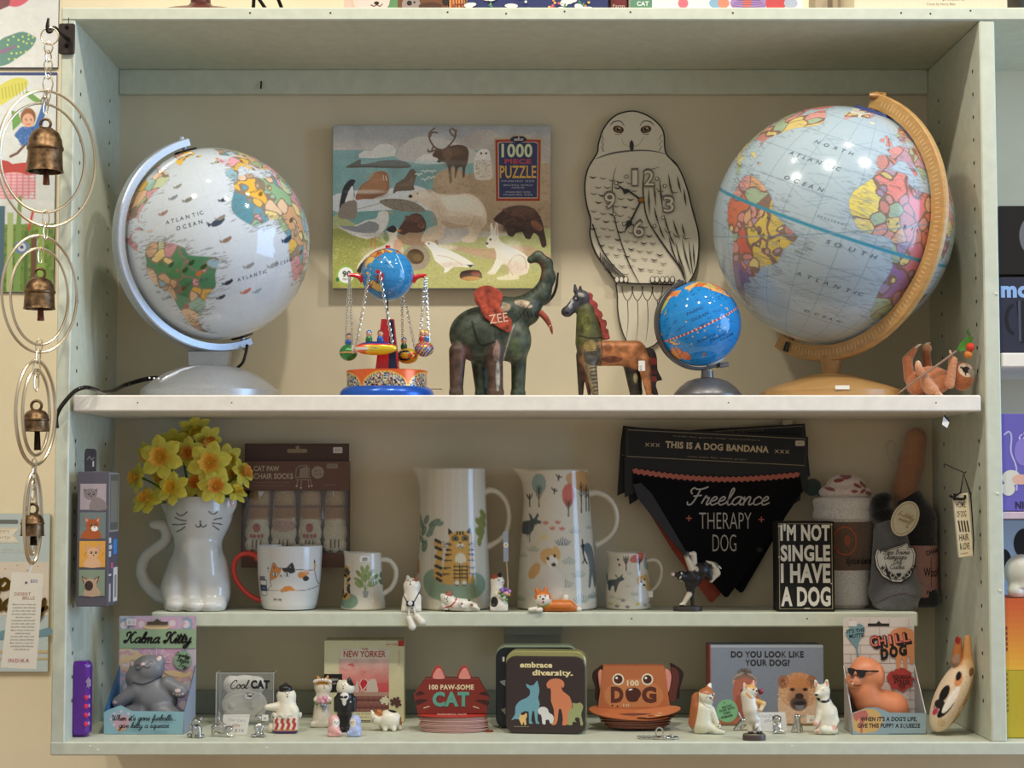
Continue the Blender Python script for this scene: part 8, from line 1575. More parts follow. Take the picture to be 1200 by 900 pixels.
m = m0.sub(); figure(m, [('e', (800, -10, 205), (85, 70, 70), FW, 10), ('c', (840, -30, 225), (880, -50, 215), 38, 20, FW), ('c', (745, 0, 170), (728, 0, 125), 34, 14, FW), ('c', (825, 0, 150), (838, 0, 95), 30, 12, 'd9b08a'), ('c', (770, 0, 260), (800, 0, 420), 82, 92, FW), ('c', (800, 0, 420), (820, 0, 520), 88, 84, 'cfc8b4'), ('c', (880, -30, 330), (945, -40, 350), 40, 26, FX), ('c', (945, -40, 350), (905, -70, 420), 26, 22, 'dcc49a'), ('c', (795, 0, 540), (795, -10, 690), 54, 30, FW), ('e', (795, -30, zb - 84), (30, 36, 16), K), ('c', (860, -10, 540), (885, -20, 650), 56, 32, FW), ('c', (885, -20, 650), (900, -30, 710), 28, 20, FW), ('e', (900, -40, zb - 86), (32, 34, 16), K), ('c', (860, -60, 600), (850, -70, 650), 20, 16, FW),
  ('p', (805, -20, 150), (60, 90, 34), FX, 20), ('p', (742, -40, 150), (12, 60, 34), 'c98a72', -10), ('p', (770, -80, 255), (55, 40, 14), FX, 40), ('p', (832, -20, 115), (12, 60, 22), 'd99a90'), ('p', (825, -80, 185), (12, 40, 9), K), ('p', (862, -70, 202), (12, 40, 12), '3a2a26'), ('l', [(740, 230), (790, 280), (850, 270)], 8, 'b98a44', 0), ('p', (850, -80, 640), (12, 60, 40), '6a6a6c', 40)], 18, 5.5, 'figurine', 5); part('body', m, root)
m = m0.sub(); m.ell((915, -70, 205), (28, 26, 36), '8a2f44', 'figurine', n=14, m=9); m.ell((918, -82, 195), (16, 18, 20), 'a8405a', 'figurine', n=10, m=7); m.tube([(880, -75, 180), (885, -72, 210), (905, -70, 240)], 9, '2a2a22', 'figurine', 6); part('rose', m, root, 'dark red rose')
silver(868, 857, R2, lambda z: [('c', (720, 40, 560), (860, 40, 570), 46, 42, SL), ('c', (690, 40, 530), (658, 40, 455), 18, 10, SL), ('c', (690, 40, 580), (620, 40, z - 20), 34, 14, SL), ('c', (740, 60, 590), (690, 60, z - 16), 26, 14, SL), ('e', (620, 30, z - 14), (26, 20, 14), SL), ('c', (870, 40, 600), (850, 30, z - 16), 28, 16, SL), ('e', (880, 30, 630), (36, 34, 30), SL)], 'silver dachshund figurine behind the dancing dog')
m0 = G(908, 857.8, R2); zb = m0.zb; m = m0.sub(); m.prism([(890, 452), (1200, 450), (1230, zb), (915, zb)], 0, 6, 'e0ddd8', 'card'); m.text("Your Dog's", 1010, 510, 34, '9a9aa4', w=180, shear=.2); m.text('gifts', 1000, 560, 30, '9a9aa4', w=80, shear=.2); solo('price_card', m, 'white handwritten price card between the dancing dog and the chow photo', 'price card')
S4 = (880, 780, 10.)
silver(912, 859.6, S4, lambda z: [('e', (305, -10, 625), (46, 42, 44), SL), ('c', (270, 0, 610), (265, 0, 650), 16, 14, SL), ('c', (340, 0, 610), (345, 0, 650), 16, 14, SL), ('c', (305, 0, 670), (305, 0, 730), 36, 50, SL), ('c', (270, -20, 690), (280, -50, 730), 18, 14, SL), ('c', (340, -20, 690), (330, -50, 730), 18, 14, SL), ('c', (285, -20, z - 30), (262, -50, z - 14), 24, 16, SL), ('c', (335, -20, z - 30), (385, -50, z - 14), 24, 14, SL), ('b', (310, 0, z - 16), (50, 40, 16), SL, 12)], 'silver sitting beagle figurine before the white price card')
silver(934, 858.8, S4, lambda z: [('e', (545, -10, 600), (36, 34, 30), SL), ('c', (585, -10, 605), (620, -20, 590), 18, 10, SL), ('c', (540, 0, 620), (550, 0, 700), 34, 40, SL), ('c', (520, 0, 700), (480, -10, z - 12), 26, 14, SL), ('c', (550, -20, 700), (555, -30, z - 12), 26, 16, SL), ('c', (580, 10, 700), (600, 10, z - 12), 24, 14, SL), ('c', (525, 0, 600), (518, 0, 640), 12, 10, SL)], 'silver standing dog figurine with a price tag beside the white bull terrier', tagbox=(650, 748, -20, -16, 585, 668))
m0 = G(966, 859.8, S4); zb = m0.zb; root = thing('dog_figurine', 'white bull terrier figurine sitting cross legged with a black collar', 'figurine', m0.loc)
BT = 'e0d9c4'; PK = 'd9a092'
m = m0.sub(); figure(m, [('e', (845, -10, 310), (86, 74, 84), BT), ('c', (810, -40, 330), (765, -70, 335), 55, 30, BT), ('c', (775, 0, 240), (762, 0, 190), 28, 14, BT), ('c', (890, 0, 240), (895, 0, 190), 34, 18, BT), ('c', (850, 0, 380), (880, 0, 560), 76, 120, BT), ('c', (885, 0, 560), (880, 0, zb - 70), 122, 112, BT), ('c', (960, -30, 520), (985, -60, 640), 44, 34, BT), ('c', (985, -60, 640), (950, -100, 715), 32, 26, BT), ('c', (800, -60, 560), (750, -90, 660), 40, 26, BT), ('e', (745, -95, 668), (36, 30, 34), PK), ('c', (960, -60, zb - 40), (820, -120, zb - 62), 45, 34, BT), ('c', (800, -60, zb - 40), (940, -110, zb - 44), 45, 32, BT), ('e', (760, -60, zb - 36), (36, 40, 34), BT),
  ('p', (757, -90, 342), (22, 40, 13), K), ('p', (892, -50, 215), (18, 50, 34), 'c98a74'), ('p', (770, -40, 225), (14, 50, 30), 'c9907c'), ('l', [(785, 392), (830, 420), (885, 412), (940, 378)], 28, '1a1a1e', 60), ('p', (810, -80, 405), (10, 60, 10), 'd9d6cc'), ('p', (870, -90, 400), (8, 60, 10), 'd9d6cc'), ('p', (915, -80, 395), (8, 60, 10), 'd9d6cc'), ('p', (950, -110, 712), (30, 60, 34), PK), ('p', (760, -80, zb - 30), (24, 60, 20), PK), ('l', [(826, 285), (840, 292)], 5, '4a4038', 0)], 20, 6, 'figurine', 8); part('body', m, root)

# orange dog stress toy in its open box
I_ = (970, 710, 5.293); m0 = G(1040, 861, I_); zb = m0.zb; root = thing('toy_box', 'open display box with white brick backing card at the right', 'toy box', m0.loc)
D_ = .064 / m0.k * 5.293
m = seen(m0.sub()); m.prism(rrect(106, 82, 543, 700, 22), D_, D_ + 6, 'd2c8c0', 'card')
for j in range(11):
    y = 90 + j * 55; m.ribbon([(108, y + 52), (541, y + 54)], 3, 'a8968c', D_)
    for i in range(5):
        x = 150 + i * 120 - (j % 2) * 60
        if 112 < x < 536: m.ribbon([(x, y + 0), (x + 1, y + 52)], 3, 'a8968c', D_)
m.prism([(258, 120), (310, 120), (326, 104), (342, 120), (390, 120), (390, 138), (258, 138)], D_ - 1.5, D_ - .5, '2a2624', 'card')
m.flat([(390, 190), (420, 155), (470, 145), (520, 155), (541, 180), (541, 330), (530, 370), (515, 362), (512, 320), (498, 330), (495, 410), (478, 415), (470, 340), (458, 345), (450, 420), (435, 415), (425, 330), (400, 300), (340, 310), (330, 280), (380, 250)], 'd08a5c', D_, 2)
m.flat([(120, 175), (170, 135), (210, 122), (240, 150), (225, 190), (200, 235), (195, 290), (205, 340), (190, 340), (182, 270), (150, 230)], '6d949c', D_, 2); m.text("IT'S THE", 184, 176, 22, '16181a', D_, w=110, bold=.03, rot=6); m.text('MUTTS!', 190, 206, 22, '16181a', D_, w=92, bold=.03, rot=6); m.rect(140, 105, 190, 138, 'dcd8d2', D_, r=5)
for dx, dy, c in ((8, 8, '1c1412'), (0, 0, '1c1412'), (-3, -3, 'b5483c')):
    for i, ch in enumerate('CHILL'): m.text(ch, 300 + i * 50 + dx, 262 - i * 7 + dy, 62 if i == 0 else 56, c, D_, w=[48, 48, 18, 40, 44][i], bold=.09 if c != 'b5483c' else .03, rot=8)
for i, ch in enumerate('CHILL'): m.text(ch, 298 + i * 50, 258 - i * 7, 54 if i == 0 else 48, 'd98a7a', D_, w=[40, 42, 12, 34, 36][i], bold=-.01, rot=8)
for i, ch in enumerate('DOG'): m.text(ch, 362 + i * 58, 332 - i * 10 + (i == 0) * 4, 58, '16120f', D_, w=52, bold=.07, rot=10, shear=.15)
rg = random.Random(2)
m.flat([(455 + (78 + rg.uniform(-14, 14)) * math.cos(a), 465 + (66 + rg.uniform(-12, 12)) * math.sin(a)) for a in np.linspace(0, 6.283, 34)[:-1]], 'a83a34', D_)
for _ in range(50): m.disc(455 + rg.gauss(0, 62), 500 + rg.gauss(0, 40), 3, 3, 'b5605a', D_, n=6)
for t, y in (('SQUIDGY', 458), ('STRESS', 488), ('TOY', 516)): m.text(t, 462, y, 22, '1c1210', D_, w=16 * len(t), bold=.02, rot=-4)
part('backing_card', m, root)
m = seen(m0.sub()); BB = '8a9ea4'
m.prism([(150, 668), (190, 655), (240, 636), (300, 632), (350, 648), (385, 664), (610, 668), (606, zb), (155, zb)], 0, 4, BB, 'card')
m.flat([(160, 672), (200, 656), (245, 642), (290, 645), (325, 668), (342, 720), (300, 780), (180, 786), (160, 740)], 'c9a066', 0, 2); m.flat([(160, 672), (205, 656), (240, 650), (255, 680), (240, 720), (230, 700), (215, 790), (205, 790), (200, 700), (180, 720), (165, 700)], 'b5665a', 0)
m.text("WHEN IT'S A DOG'S LIFE,", 380, 716, 24, '16181a', 0, w=345, bold=.04, shear=.1); m.text('GIVE THIS PUPPY A SQUEEZE', 380, 756, 24, '16181a', 0, w=385, bold=.04, shear=.1); m.ribbon([(380, zb - 3), (604, zb - 4)], 3, '2f4a2a', 0)
m.warp = None; f = 1 + .064 / (CAM_D + m0.Y); vx = (575 - 970) * 5.293; vz = (570 - 710) * 5.293; S_ = lambda x, z: (vx + (x - vx) * f, D_, vz + (z - vz) * f)
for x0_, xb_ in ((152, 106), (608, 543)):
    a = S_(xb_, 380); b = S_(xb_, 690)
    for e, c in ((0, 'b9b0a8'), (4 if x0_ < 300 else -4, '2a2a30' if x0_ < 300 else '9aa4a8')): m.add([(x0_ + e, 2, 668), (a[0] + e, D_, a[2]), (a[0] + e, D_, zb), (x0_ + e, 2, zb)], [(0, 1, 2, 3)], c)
    m.tube([(x0_, 2, 668), a], 3, 'e0dcd6', 'card', 6)
m.box(158, 604, 2, D_, zb - 3, zb, BB); part('tray', m, root, 'grey blue tray with lettered front')
q = MB(1030, m0.Y + .034, .0035, I_); zq = (q.by - 710) * 5.293 - 5; root = thing('stress_toy', 'orange squeezable dog wearing black sunglasses in the brick patterned box', 'toy', q.loc)
OD = 'de8c62'
m = q.sub(); figure(m, [('e', (240, -10, 430), (106, 88, 104), OD), ('e', (160, -60, 460), (55, 50, 50), OD), ('e', (312, -30, 440), (36, 60, 72), OD), ('c', (205, 0, 345), (218, 0, 328), 22, 10, OD), ('c', (260, 10, 600), (400, 20, 640), 92, 105, OD), ('b', (330, 10, zq - 50), (160, 80, 50), OD, 40), ('c', (230, 0, 520), (260, 0, 590), 92, 90, OD), ('l', [(130, 462), (150, 488), (188, 486)], 6, '6a3020', 0), ('p', (138, -100, 474), (7, 40, 9), 'e6e0d4'), ('p', (140, -104, 435), (12, 40, 14), '8a6a5a'), ('l', [(330, 380), (345, 440), (330, 500)], 4, 'b5583a', -20)], 18, 5, 'vinyl', 5); part('body', m, root)
m = q.sub()
for pts in ([(108, 380), (150, 386), (146, 410), (132, 424), (116, 415)], [(160, 394), (212, 396), (212, 425), (196, 440), (176, 434), (164, 416)]): m.prism(pts, -116, -104, '121112', 'gloss', sm=2)
m.prism([(108, 380), (160, 390), (252, 396), (252, 402), (212, 408), (150, 398), (108, 390)], -112, -106, '121112', 'gloss'); m.tube([(250, -108, 399), (320, -70, 405)], 5, '121112', 'gloss', 6); part('sunglasses', m, root, 'black sunglasses')

# dog face pouch leaning in the right corner
H_ = (1075, 735, 6.67); m0 = G(1114, 861.5, H_); zb = m0.zb; root = thing('dog_pouch', 'padded dog face pouch with upright ears leaning on the right side panel', 'pouch', m0.loc)
m = m0.sub()
m.M = None; A_ = np.array((270, 0, 545)); tlt = 26
CWp = 'dcc4a4'
figure(m, [('e', (270, 0, 545), (118, 150, 300), CWp, tlt), ('e', (376, 0, 335), (74, 85, 88), 'd0a878', 20), ('c', (310, -20, 280), (330, -10, 105), 44, 24, 'b06a3c'), ('c', (395, 0, 270), (405, 10, 100), 48, 26, 'd09a60'), ('p', (345, -20, 620), (46, 200, 330), 'b59468', tlt), ('p', (330, 120, 560), (120, 60, 330), 'b59468', tlt),
  ('p', (318, -60, 110), (22, 80, 34), '8a2c2a'), ('p', (295, -60, 270), (28, 80, 60), '9a7a64', 20), ('p', (410, -100, 350), (26, 60, 40), '8a6236', 20), ('p', (395, -120, 395), (50, 60, 10), 'e0c8a4', -30), ('p', (190, -140, 400), (30, 90, 56), 'b5683a', 26), ('p', (295, -150, 405), (26, 90, 56), 'cf8a5a', 26), ('p', (248, -160, 350), (38, 80, 110), 'dfd3c2', 26), ('p', (130, -120, 560), (36, 90, 80), 'dcc8b0', 26), ('p', (228, -150, 370), (20, 90, 40), K, 30), ('p', (300, -150, 375), (19, 90, 42), K, 26), ('p', (180, -150, 510), (34, 90, 92), K, 28), ('p', (140, -130, 590), (54, 90, 40), '2a2422', 20), ('p', (185, -150, 630), (28, 90, 105), K, 38), ('p', (100, -110, 610), (34, 90, 80), '2a1a1a', 14), ('p', (228, -160, 560), (26, 90, 130), 'efe6da', 32), ('p', (330, -90, 640), (60, 80, 30), 'c9a884', 40), ('p', (110, -130, 665), (24, 90, 58), 'b0405a', 30), ('p', (150, -160, 750), (70, 80, 60), 'd0b48a', 40), ('l', [(365, 560), (330, 660), (260, 730), (215, 800)], 5, '7a5c3c', 0)], 16, 8, 'fabric', 8); part('pouch_body', m, root)

# ------------------------------------------------------------------ left of the bookcase
def wallboard(x0, z0, x1, z1, Y=.297):
    m = MB((x0 + x1) / 2, Y, .5); m.by = pr(at((x0 + x1) / 2, 450, Y).x, Y, at(0, z1, Y).z)[1]; m.loc.z = at(0, z1, Y).z; return m
m = wallboard(-50, -160, 62, 79); cv = Cv(-50, -160, 62, 79, 'd9d9d4', 1.3); cv.grain(.04, 5, 2)
cv.poly([(-20, -12), (0, 3), (12, 6), (24, 0), (32, -14), (10, -30)], 'd0606c', 3); cv.poly([(-50, 0), (-6, -6), (3, 5), (-50, 24)], '7a4a4c', 2)
cv.poly([(-30, 70), (-8, 47), (6, 40), (20, 36), (32, 41), (36, 45), (30, 56), (14, 68), (-2, 77), (-30, 78)], '5f8a7c', 3)
for x, y in ((3, 46), (9, 42), (15, 46), (20, 42), (27, 40), (32, 43), (27, 45), (21, 48), (15, 54), (25, 50), (31, 50), (2, 52), (7, 62), (13, 62), (18, 61), (4, 69), (11, 69), (24, 60)): cv.ell(x, y, 1.2, 1.2, 'd3d96a')
cv.line([(-10, 62), (4, 57), (12, 53)], (5, 4, 2), '8a6a86')
m.panel(cv, -.2); m.box(-50, 62, 0, 4, -160, 79.5, '44506a'); solo('art_print', m, 'upper art print on the wall with a dotted green leaf', 'picture')
m = wallboard(-50, 84, 61, 342); cv = Cv(-50, 84, 61, 342, 'd3d6d3', 1.3); cv.grain(.05, 6, 3)
cv.poly([(-30, 120), (-5, 95), (12, 87), (24, 88), (27, 95), (15, 107), (-10, 122)], 'cfc95a', 3)
for i in range(8): cv.line([(-4 + i * 4, 92 + (7 - i)), (-2 + i * 4, 108 + (4 - i))], 1, 'a8a444')
cv.poly([(24, 106), (28, 103), (38, 110), (46, 117), (34, 115)], '6f9a4a', 2); cv.poly([(8, 126), (16, 128), (20, 140), (10, 150)], '6a9a4c'); cv.poly([(16, 124), (22, 128), (34, 125), (30, 140), (44, 150)], '6a9a4c', 0, .5)
cv.ell(28, 134, 9, 11, '8a5a36'); cv.ell(28, 138, 7, 8.5, 'd9a88a'); cv.line([(25, 136), (26, 138)], 1, '4a3026'); cv.line([(31, 136), (32, 138)], 1, '4a3026'); cv.line([(26, 142), (28, 143), (31, 142)], .8, 'b5504a')
cv.poly([(22, 145), (36, 144), (46, 112), (50, 116), (44, 150), (40, 166), (34, 170), (20, 166), (16, 160), (12, 156), (16, 150)], '3f6aa8', 2); cv.speck(40, (18, 146, 40, 168), .8, ['2a4a80', '6f92c4'], 4)
cv.line([(24, 168), (16, 177), (8, 181)], 3, '6a4a3a'); cv.line([(32, 169), (30, 180), (28, 188)], 3, '6a4a3a')
cv.poly([(-50, 205), (-4, 185), (10, 190), (30, 188), (36, 198), (30, 204), (-50, 210)], 'b5443c', 2); cv.ell(12, 216, 26, 16, 'e0b0b4')
for i in range(8): cv.line([(-12 + i * 7, 202), (-12 + i * 7, 230)], 2, 'c9707c', a=.6); cv.line([(-12, 203 + i * 4), (38, 203 + i * 4)], 1.6, 'c9707c', a=.6)
cv.ell(12, 247, 45, 14, 'd3d6d3', 0, .0); cv.rect(-50, 262, 61, 342, '6f8a3c'); cv.speck(500, (-50, 262, 61, 342), 2.2, ['4f6a2c', '8aa04c', '5f7a30', '7a8f44'], 5, .6); cv.line([(20, 230), (19, 262), (18, 340)], (4, 6, 8), '7a9a52')
for x, w_, c, y0_ in ((-2, 9, '4f6a78', 240), (9, 7, 'a9b87a', 248), (37, 6, '6a4a34', 275), (46, 8, '8aa84a', 262), (28, 4, '55703a', 270)): cv.rect(x - w_ / 2, y0_, x + w_ / 2, 342, c)
cv.ell(23, 289, 9, 8, '6f82a8'); cv.ell(23, 289, 5, 5, 'c9ccd0'); cv.ell(23, 289, 2, 2, '3a4a70'); cv.line([(36, 245), (33, 258), (31, 268)], 3, 'c94a4a')
m.panel(cv, -.2); m.box(-50, 61, 0, 4, 80, 342.5, '3a4a78'); solo('art_print', m, 'lower art print with a girl in a blue dress above a meadow', 'picture')
m0 = wallboard(-60, 604, 61, 787, .294); root = thing('party_pack', 'pale blue birthday decoration pack on the wall behind the wind chime tag', 'package', m0.loc)
m = m0.sub(); m.box(-60, 61, 0, 4, 604, 787, 'b9c6c6', 'card'); m.rect(-60, 660, 61, 722, 'd9cdbc', -.2); m.flat([(-60, 620), (26, 620), (19, 629), (26, 638), (-60, 638)], 'd6ccb8', -.2); m.flat([(-60, 622), (24, 622), (17, 629), (24, 636), (-60, 636)], 'e2dac8', -.2); m.prism(rrect(1, 611, 24, 615, 1.8), -1, -.5, '6d6f6a', 'card'); m.text('HAPPY', 4, 627, 4, 'b9a98a', -.3, w=22); m.text('party', 6, 633, 4, 'b9a98a', -.3, w=18); m.text('PRETTY BIRTHDAY', 10, 649, 5, 'c9cfc9', -.3, w=74)
for x, y in ((-4, 664), (10, 668), (24, 664), (36, 670), (48, 665), (4, 715), (20, 712), (34, 716), (50, 712)): m.disc(x, y, .8, .8, 'a98a6a', -.3, n=6)
m.flat([(-60, 735), (0, 742), (20, 735), (40, 742), (61, 736), (61, 746), (-60, 752)], '6f93a0', -.3, 2); m.ribbon([(-60, 764), (61, 764)], 3, 'c9b07a', -.3); m.ribbon([(-60, 772), (61, 772)], 2, 'c9b07a', -.3); part('pouch', m, root)
m = m0.sub(); m.script('happy', 8, 692, 12, '6a5020', -1, w=84, lw=.4, fin='brass', slant=.1); m.script('birthday', 2, 715, 12, '6a5020', -1, w=112, lw=.4, fin='brass', slant=.1); part('foil_lettering', m, root, 'gold foil lettering')

hk = MB(78, -.0025, .93); hk.by = pr(at(78, 450, -.0025).x, -.0025, .93)[1]
root = thing('hook_bracket', 'black iron hook bracket screwed to the top left of the bookcase', 'hook', hk.loc)
IR = '35302d'
m = hk.sub(); m.prism(rrect(69, 27, 88, 64, 2.5), -3, .4, '4a403c', 'iron', bev=.8)
for z in (32, 54): m.lathe([(0, -4.2), (2.2, -4.2), (2.6, -3)], (78.5, 0, z), '1a1715', 'iron', 14, axis='y')
part('plate', m, root)
m = seen(hk.sub()); m.tube([(79, -4, 44), (78, -10, 44), (70, -30, 38), (64, -46, 32), (61, -52, 33), (59, -54, 36), (56, -54, 36), (55, -54, 30), (56, -54, 20)], (2.6, 2.6, 2.4, 2.4, 2.4, 2.6, 2.8, 2.6, 1.2), IR, 'iron', 10, 5); part('hook', m, root)
m = hk.sub(); m.tube([(80, -1, 28), (80.5, -2, 20)], .5, IR, 'iron', 5); part('nail', m, root)

m0 = MB(53, -.066, .93); m0.by = pr(at(53, 450, -.066).x, -.066, .93)[1]
root = thing('wind_chime', 'wind chime of four copper bells in brass hoops hanging left of the bookcase', 'wind chime', m0.loc)
def hoop(name, cx, cz, rx_, rz, t, ph=0., c='d9caae'):
    m = m0.sub(); d = min(math.sqrt(max(rz * rz - rx_ * rx_, 1)) * .6, rx_ * 1.6); m.tube([(cx + (rx_ - .23 * d) * math.cos(a), d * math.cos(a) + 1, cz + rz * math.sin(a)) for a in np.linspace(0, 6.283, 65)[:-1]], t, c, 'brass', 8, closed=True); part(name, m, root)
hoop('hanging_ring', 58, 42, 10.5, 10.2, .9)
def links(a, b, n, w):
    m = m0.sub(); chain(m, (a[0], 0, a[1]), (b[0], 0, b[1]), n, w, .95, 'd6c8b0', 'brass'); part('chain', m, root)
links((57, 51), (57, 92), 4, 5); links((57, 92), (57, 108), 1, 6)
for ox, oz, orx, orz, ix, iz, irx, irz in ((57, 189, 57, 81, 52, 188, 49, 65), (51, 350, 43, 69, 51, 353, 33, 57), (48.5, 490, 22, 61, 49, 490, 15, 50), (47, 613, 9.5, 53, 47, 613, 5, 43)):
    hoop('hoop', ox, oz, orx, orz, 1.75 if orz > 65 else 2.2); hoop('hoop', ix, iz, irx, irz, 1.65 if irz > 55 else 2.1)
for a, b in (((52, 124), (57, 108)), ((57, 253), (57, 283)), ((52, 405), (50, 430)), ((48, 545), (48, 566)), ((57, 108), (54, 134)), ((51, 283), (51, 312)), ((49, 430), (49, 462)), ((47, 566), (47, 590))): links(a, b, 2, 4 if a[1] < 500 else 3)
for cx, z0_, z1_, w_, cl in ((55, 152, 205, 21.5, 221), (51, 330, 368, 18.5, 382), (49.5, 486, 512, 15.5, 534), (47, 607, 634, 14, 645)):
    h_ = z1_ - z0_
    m = m0.sub(); m.lathe([(0, z0_), (w_ * .4, z0_ + h_ * .02), (w_ * .72, z0_ + h_ * .12), (w_ * .9, z0_ + h_ * .28), (w_ * .95, z0_ + h_ * .42), (w_, z0_ + h_ * .45), (w_, z0_ + h_ * .5), (w_ * .93, z0_ + h_ * .53), (w_ * .97, z1_ - h_ * .08), (w_ * 1.02, z1_), (w_ * .9, z1_), (w_ * .85, z0_ + h_ * .5), (0, z0_ + h_ * .3)], (cx, 0, 0), '6f573f', 'copper', 40); b = part('bell', m, root, 'hammered copper bell')
    q = m0.sub(); q.tube([(cx + 6 * math.cos(a), 0, z0_ - 4 + 6 * math.sin(a)) for a in np.linspace(0, 6.283, 21)[:-1]], 1.7, '6a543f', 'copper', 8, closed=True); part('loop', q, b)
    q = m0.sub(); q.tube([(cx + 2, -3, z1_ - 6), (cx + 3, -4, cl)], (3, 4.2), '6d4434' if z0_ < 400 else '2c2119', 'copper', 8); part('clapper', q, b)
m = m0.sub(); m.tube([(47, 0, 664), (46, -2, 674), (44, -3, 684)], 1., 'd0d0d0', 'gloss', 6); m.prism([(25, 676), (62, 678), (55, 788), (14, 786)], -4, -3.3, 'ddd6c4', 'card'); m.lathe([(0, -4.6), (1.4, -4.5), (1.6, -3.6)], (42, 0, 688), '8a8a8a', 'chrome', 10, axis='y')
m.text('DESERT', 38, 703, 3.4, 'a8604e', -4.1, w=19); m.text('BELLS', 45, 707.5, 3.2, 'a8604e', -4.1, w=14); m.text('$50', 51, 688, 3.4, '5d6a9a', -4.1, w=8)
for i in range(15):
    y = 714 + i * 3.7; m.text(['Born from a lost art', 'combines the beauty', 'of old craft with rich', 'bronze metal chimes'][i % 4], 41 - (y - 700) * .05, y, 1.5, '4a4640', -4.1, w=27 - (i % 5 == 4) * 9)
m.text('INDIKA', 35, 780, 4.2, 'b0605a', -4.1, w=24, sp=1.2); part('paper_tag', m, root, 'cream paper tag with printed story')

# ------------------------------------------------------------------ on top of the bookcase
ZT = .9942
def top(px0, px1, Y, h, d, nm, label, cat, col, art=None, rz=0.):
    m0 = MB((px0 + px1) / 2, Y, ZT); root = thing(nm, label, cat, m0.loc, rz); b = m0.by; m = m0.sub(); m.box(px0, px1, 0, d, b - h, b, col, 'card', .6)
    if art: art(m, b)
    part('carton', m, root); return root
m0 = MB(235, .05, ZT); b = m0.by; m = m0.sub(); m.lathe([(0, b - 9), (20, b - 9), (48, b - 6.5), (62, b - 2), (66, b), (0, b)], (235, 0, 0), '5d241c', 'wood', 60, 1, .6); m.lathe([(20, b - 9), (12, b - 16), (10, b - 60), (14, b - 66), (0, b - 66)], (235, 0, 0), '4f2018', 'wood', 40); solo('wooden_stand', m, 'dark red turned wooden stand on top of the bookcase', 'stand')
m0 = MB(308, .06, ZT); b = m0.by; m = m0.sub()
for pts in ([(296, 0, b), (300, 0, b - 90)], [(320, 0, b), (300, 10, b - 30), (290, 30, b - 90)], [(335, 60, b), (300, 10, b - 90)]): m.tube(pts, 2.2, '1a1714', 'iron', 8)
m.tube([(296, 0, b - 88), (310, 20, b - 90), (290, 40, b - 90)], 2.2, '1a1714', 'iron', 8, closed=True); solo('wire_easel', m, 'black wire easel leg between the wooden stand and the picture boxes', 'easel')
def bear(m, b):
    m.rect(402, b - 60, 411, b - 1, 'd9b8a8', -.1); m.ell((437, 0, b - 14), (24, .5, 22), 'e8c9bc', 'card'); m.disc(441, b - 10, 3, 2, K, -.7); m.ribbon([(434, b - 8), (438, b - 6), (441, b - 8), (445, b - 6), (448, b - 9)], 1, K, -.7); m.rect(453, b - 60, 466, b - 1, '5f8a5a', -.2)
    m.rect(466, b - 60, 526, b - 1, '6f4526', -.1); m.disc(482, b - 8, 11, 11, '9a8a80', -.3); m.disc(480, b - 10, 3, 3, K, -.5); m.disc(486, b - 11, 1.2, 1.2, K, -.5); m.disc(505, b - 6, 14, 5, '4f2f1c', -.3); m.disc(523, b - 12, 4, 5, '241510', -.4)
top(402, 526, .02, 60, 60, 'picture_box', 'box printed with a bear face and a brown dog on top of the bookcase', 'box', 'd9b39a', bear)
def stripes(m, b):
    for i in range(6): m.ribbon([(528 + i * 3.4, b - 50), (530 + i * 3.4, b - 2)], 1.2, '6a2f20', -.1)
    for t in range(2): m.text('HOOT', 536, b - 3 - t * 20, 6, '7a3020', -.2, w=14, bold=.03)
top(526.5, 545, .02, 60, 60, 'picture_box', 'narrow orange box beside the flowered navy box on top of the bookcase', 'box', 'd98a4a', stripes)
def floral(m, b):
    r = random.Random(12)
    for i in range(150):
        x = r.uniform(548, 713); z = b - r.uniform(1, 58); k = r.random()
        if k < .3: m.disc(x, z, r.uniform(3, 9), r.uniform(2, 4), 'dcdcd8', -.1, r.uniform(-20, 20), n=12)
        elif k < .7: m.disc(x, z, 1.6, 1.6, r.choice(['e0b84a', 'd9566a', 'e8e2d0', 'd98a4a']), -.1, n=8)
        else: m.disc(x, z, 3, 1.1, r.choice(['4f8a5a', '6aa060']), -.1, r.uniform(0, 180), n=8)
top(546, 714, .02, 60, 60, 'picture_box', 'navy flowered box on top of the bookcase', 'box', '28305f', floral)
top(715, 735, .03, 60, 50, 'picture_box', 'small maroon and dark green box end on top of the bookcase', 'box', '5a2226', lambda m, b: (m.rect(716, b - 60, 734, b - 4, '7a2c30', -.1), m.rect(716, b - 5, 734, b - 1, '2f4430', -.1), m.text('Farm', 725, b - 7, 4, 'd9c9b8', -.3, w=14)))
def fair(m, b):
    m.rect(737, b - 60, 763, b - .5, '5f8a6a', -.1); m.text('CAT', 752, b - 3, 5, 'e2e8dc', -.2, w=14, bold=.03)
    for x, c, rx_ in ((800, 'd9707a', 6), (840, '8ab0c4', 9), (848, 'd98a6a', 7), (878, 'a884b4', 22), (876, 'd9705a', 6), (910, 'c94a4a', 12), (928, 'b0b6c0', 8)): m.disc(x, b - 6, rx_, 6 if rx_ < 12 else 11, c, -.2)
    for i in range(4): m.ribbon([(858 + i * 2, b - 3 - i * 2), (878, b - 1 - i * 3), (898 - i * 2, b - 3 - i * 2)], .6, '7f5f90', -.3, 3)
top(737, 942, .004, 60, 80, 'picture_box', 'white picture box with a green end standing on top of the bookcase', 'box', 'e6e2dc', fair)
top(955, 990, .08, 60, 40, 'picture_box', 'grey brown box at the back on top of the bookcase', 'box', 'b0a08a', lambda m, b: (m.rect(970, b - 60, 976, b, '7a6a58', -.1), m.rect(982, b - 60, 986, b, '8f8068', -.1)))
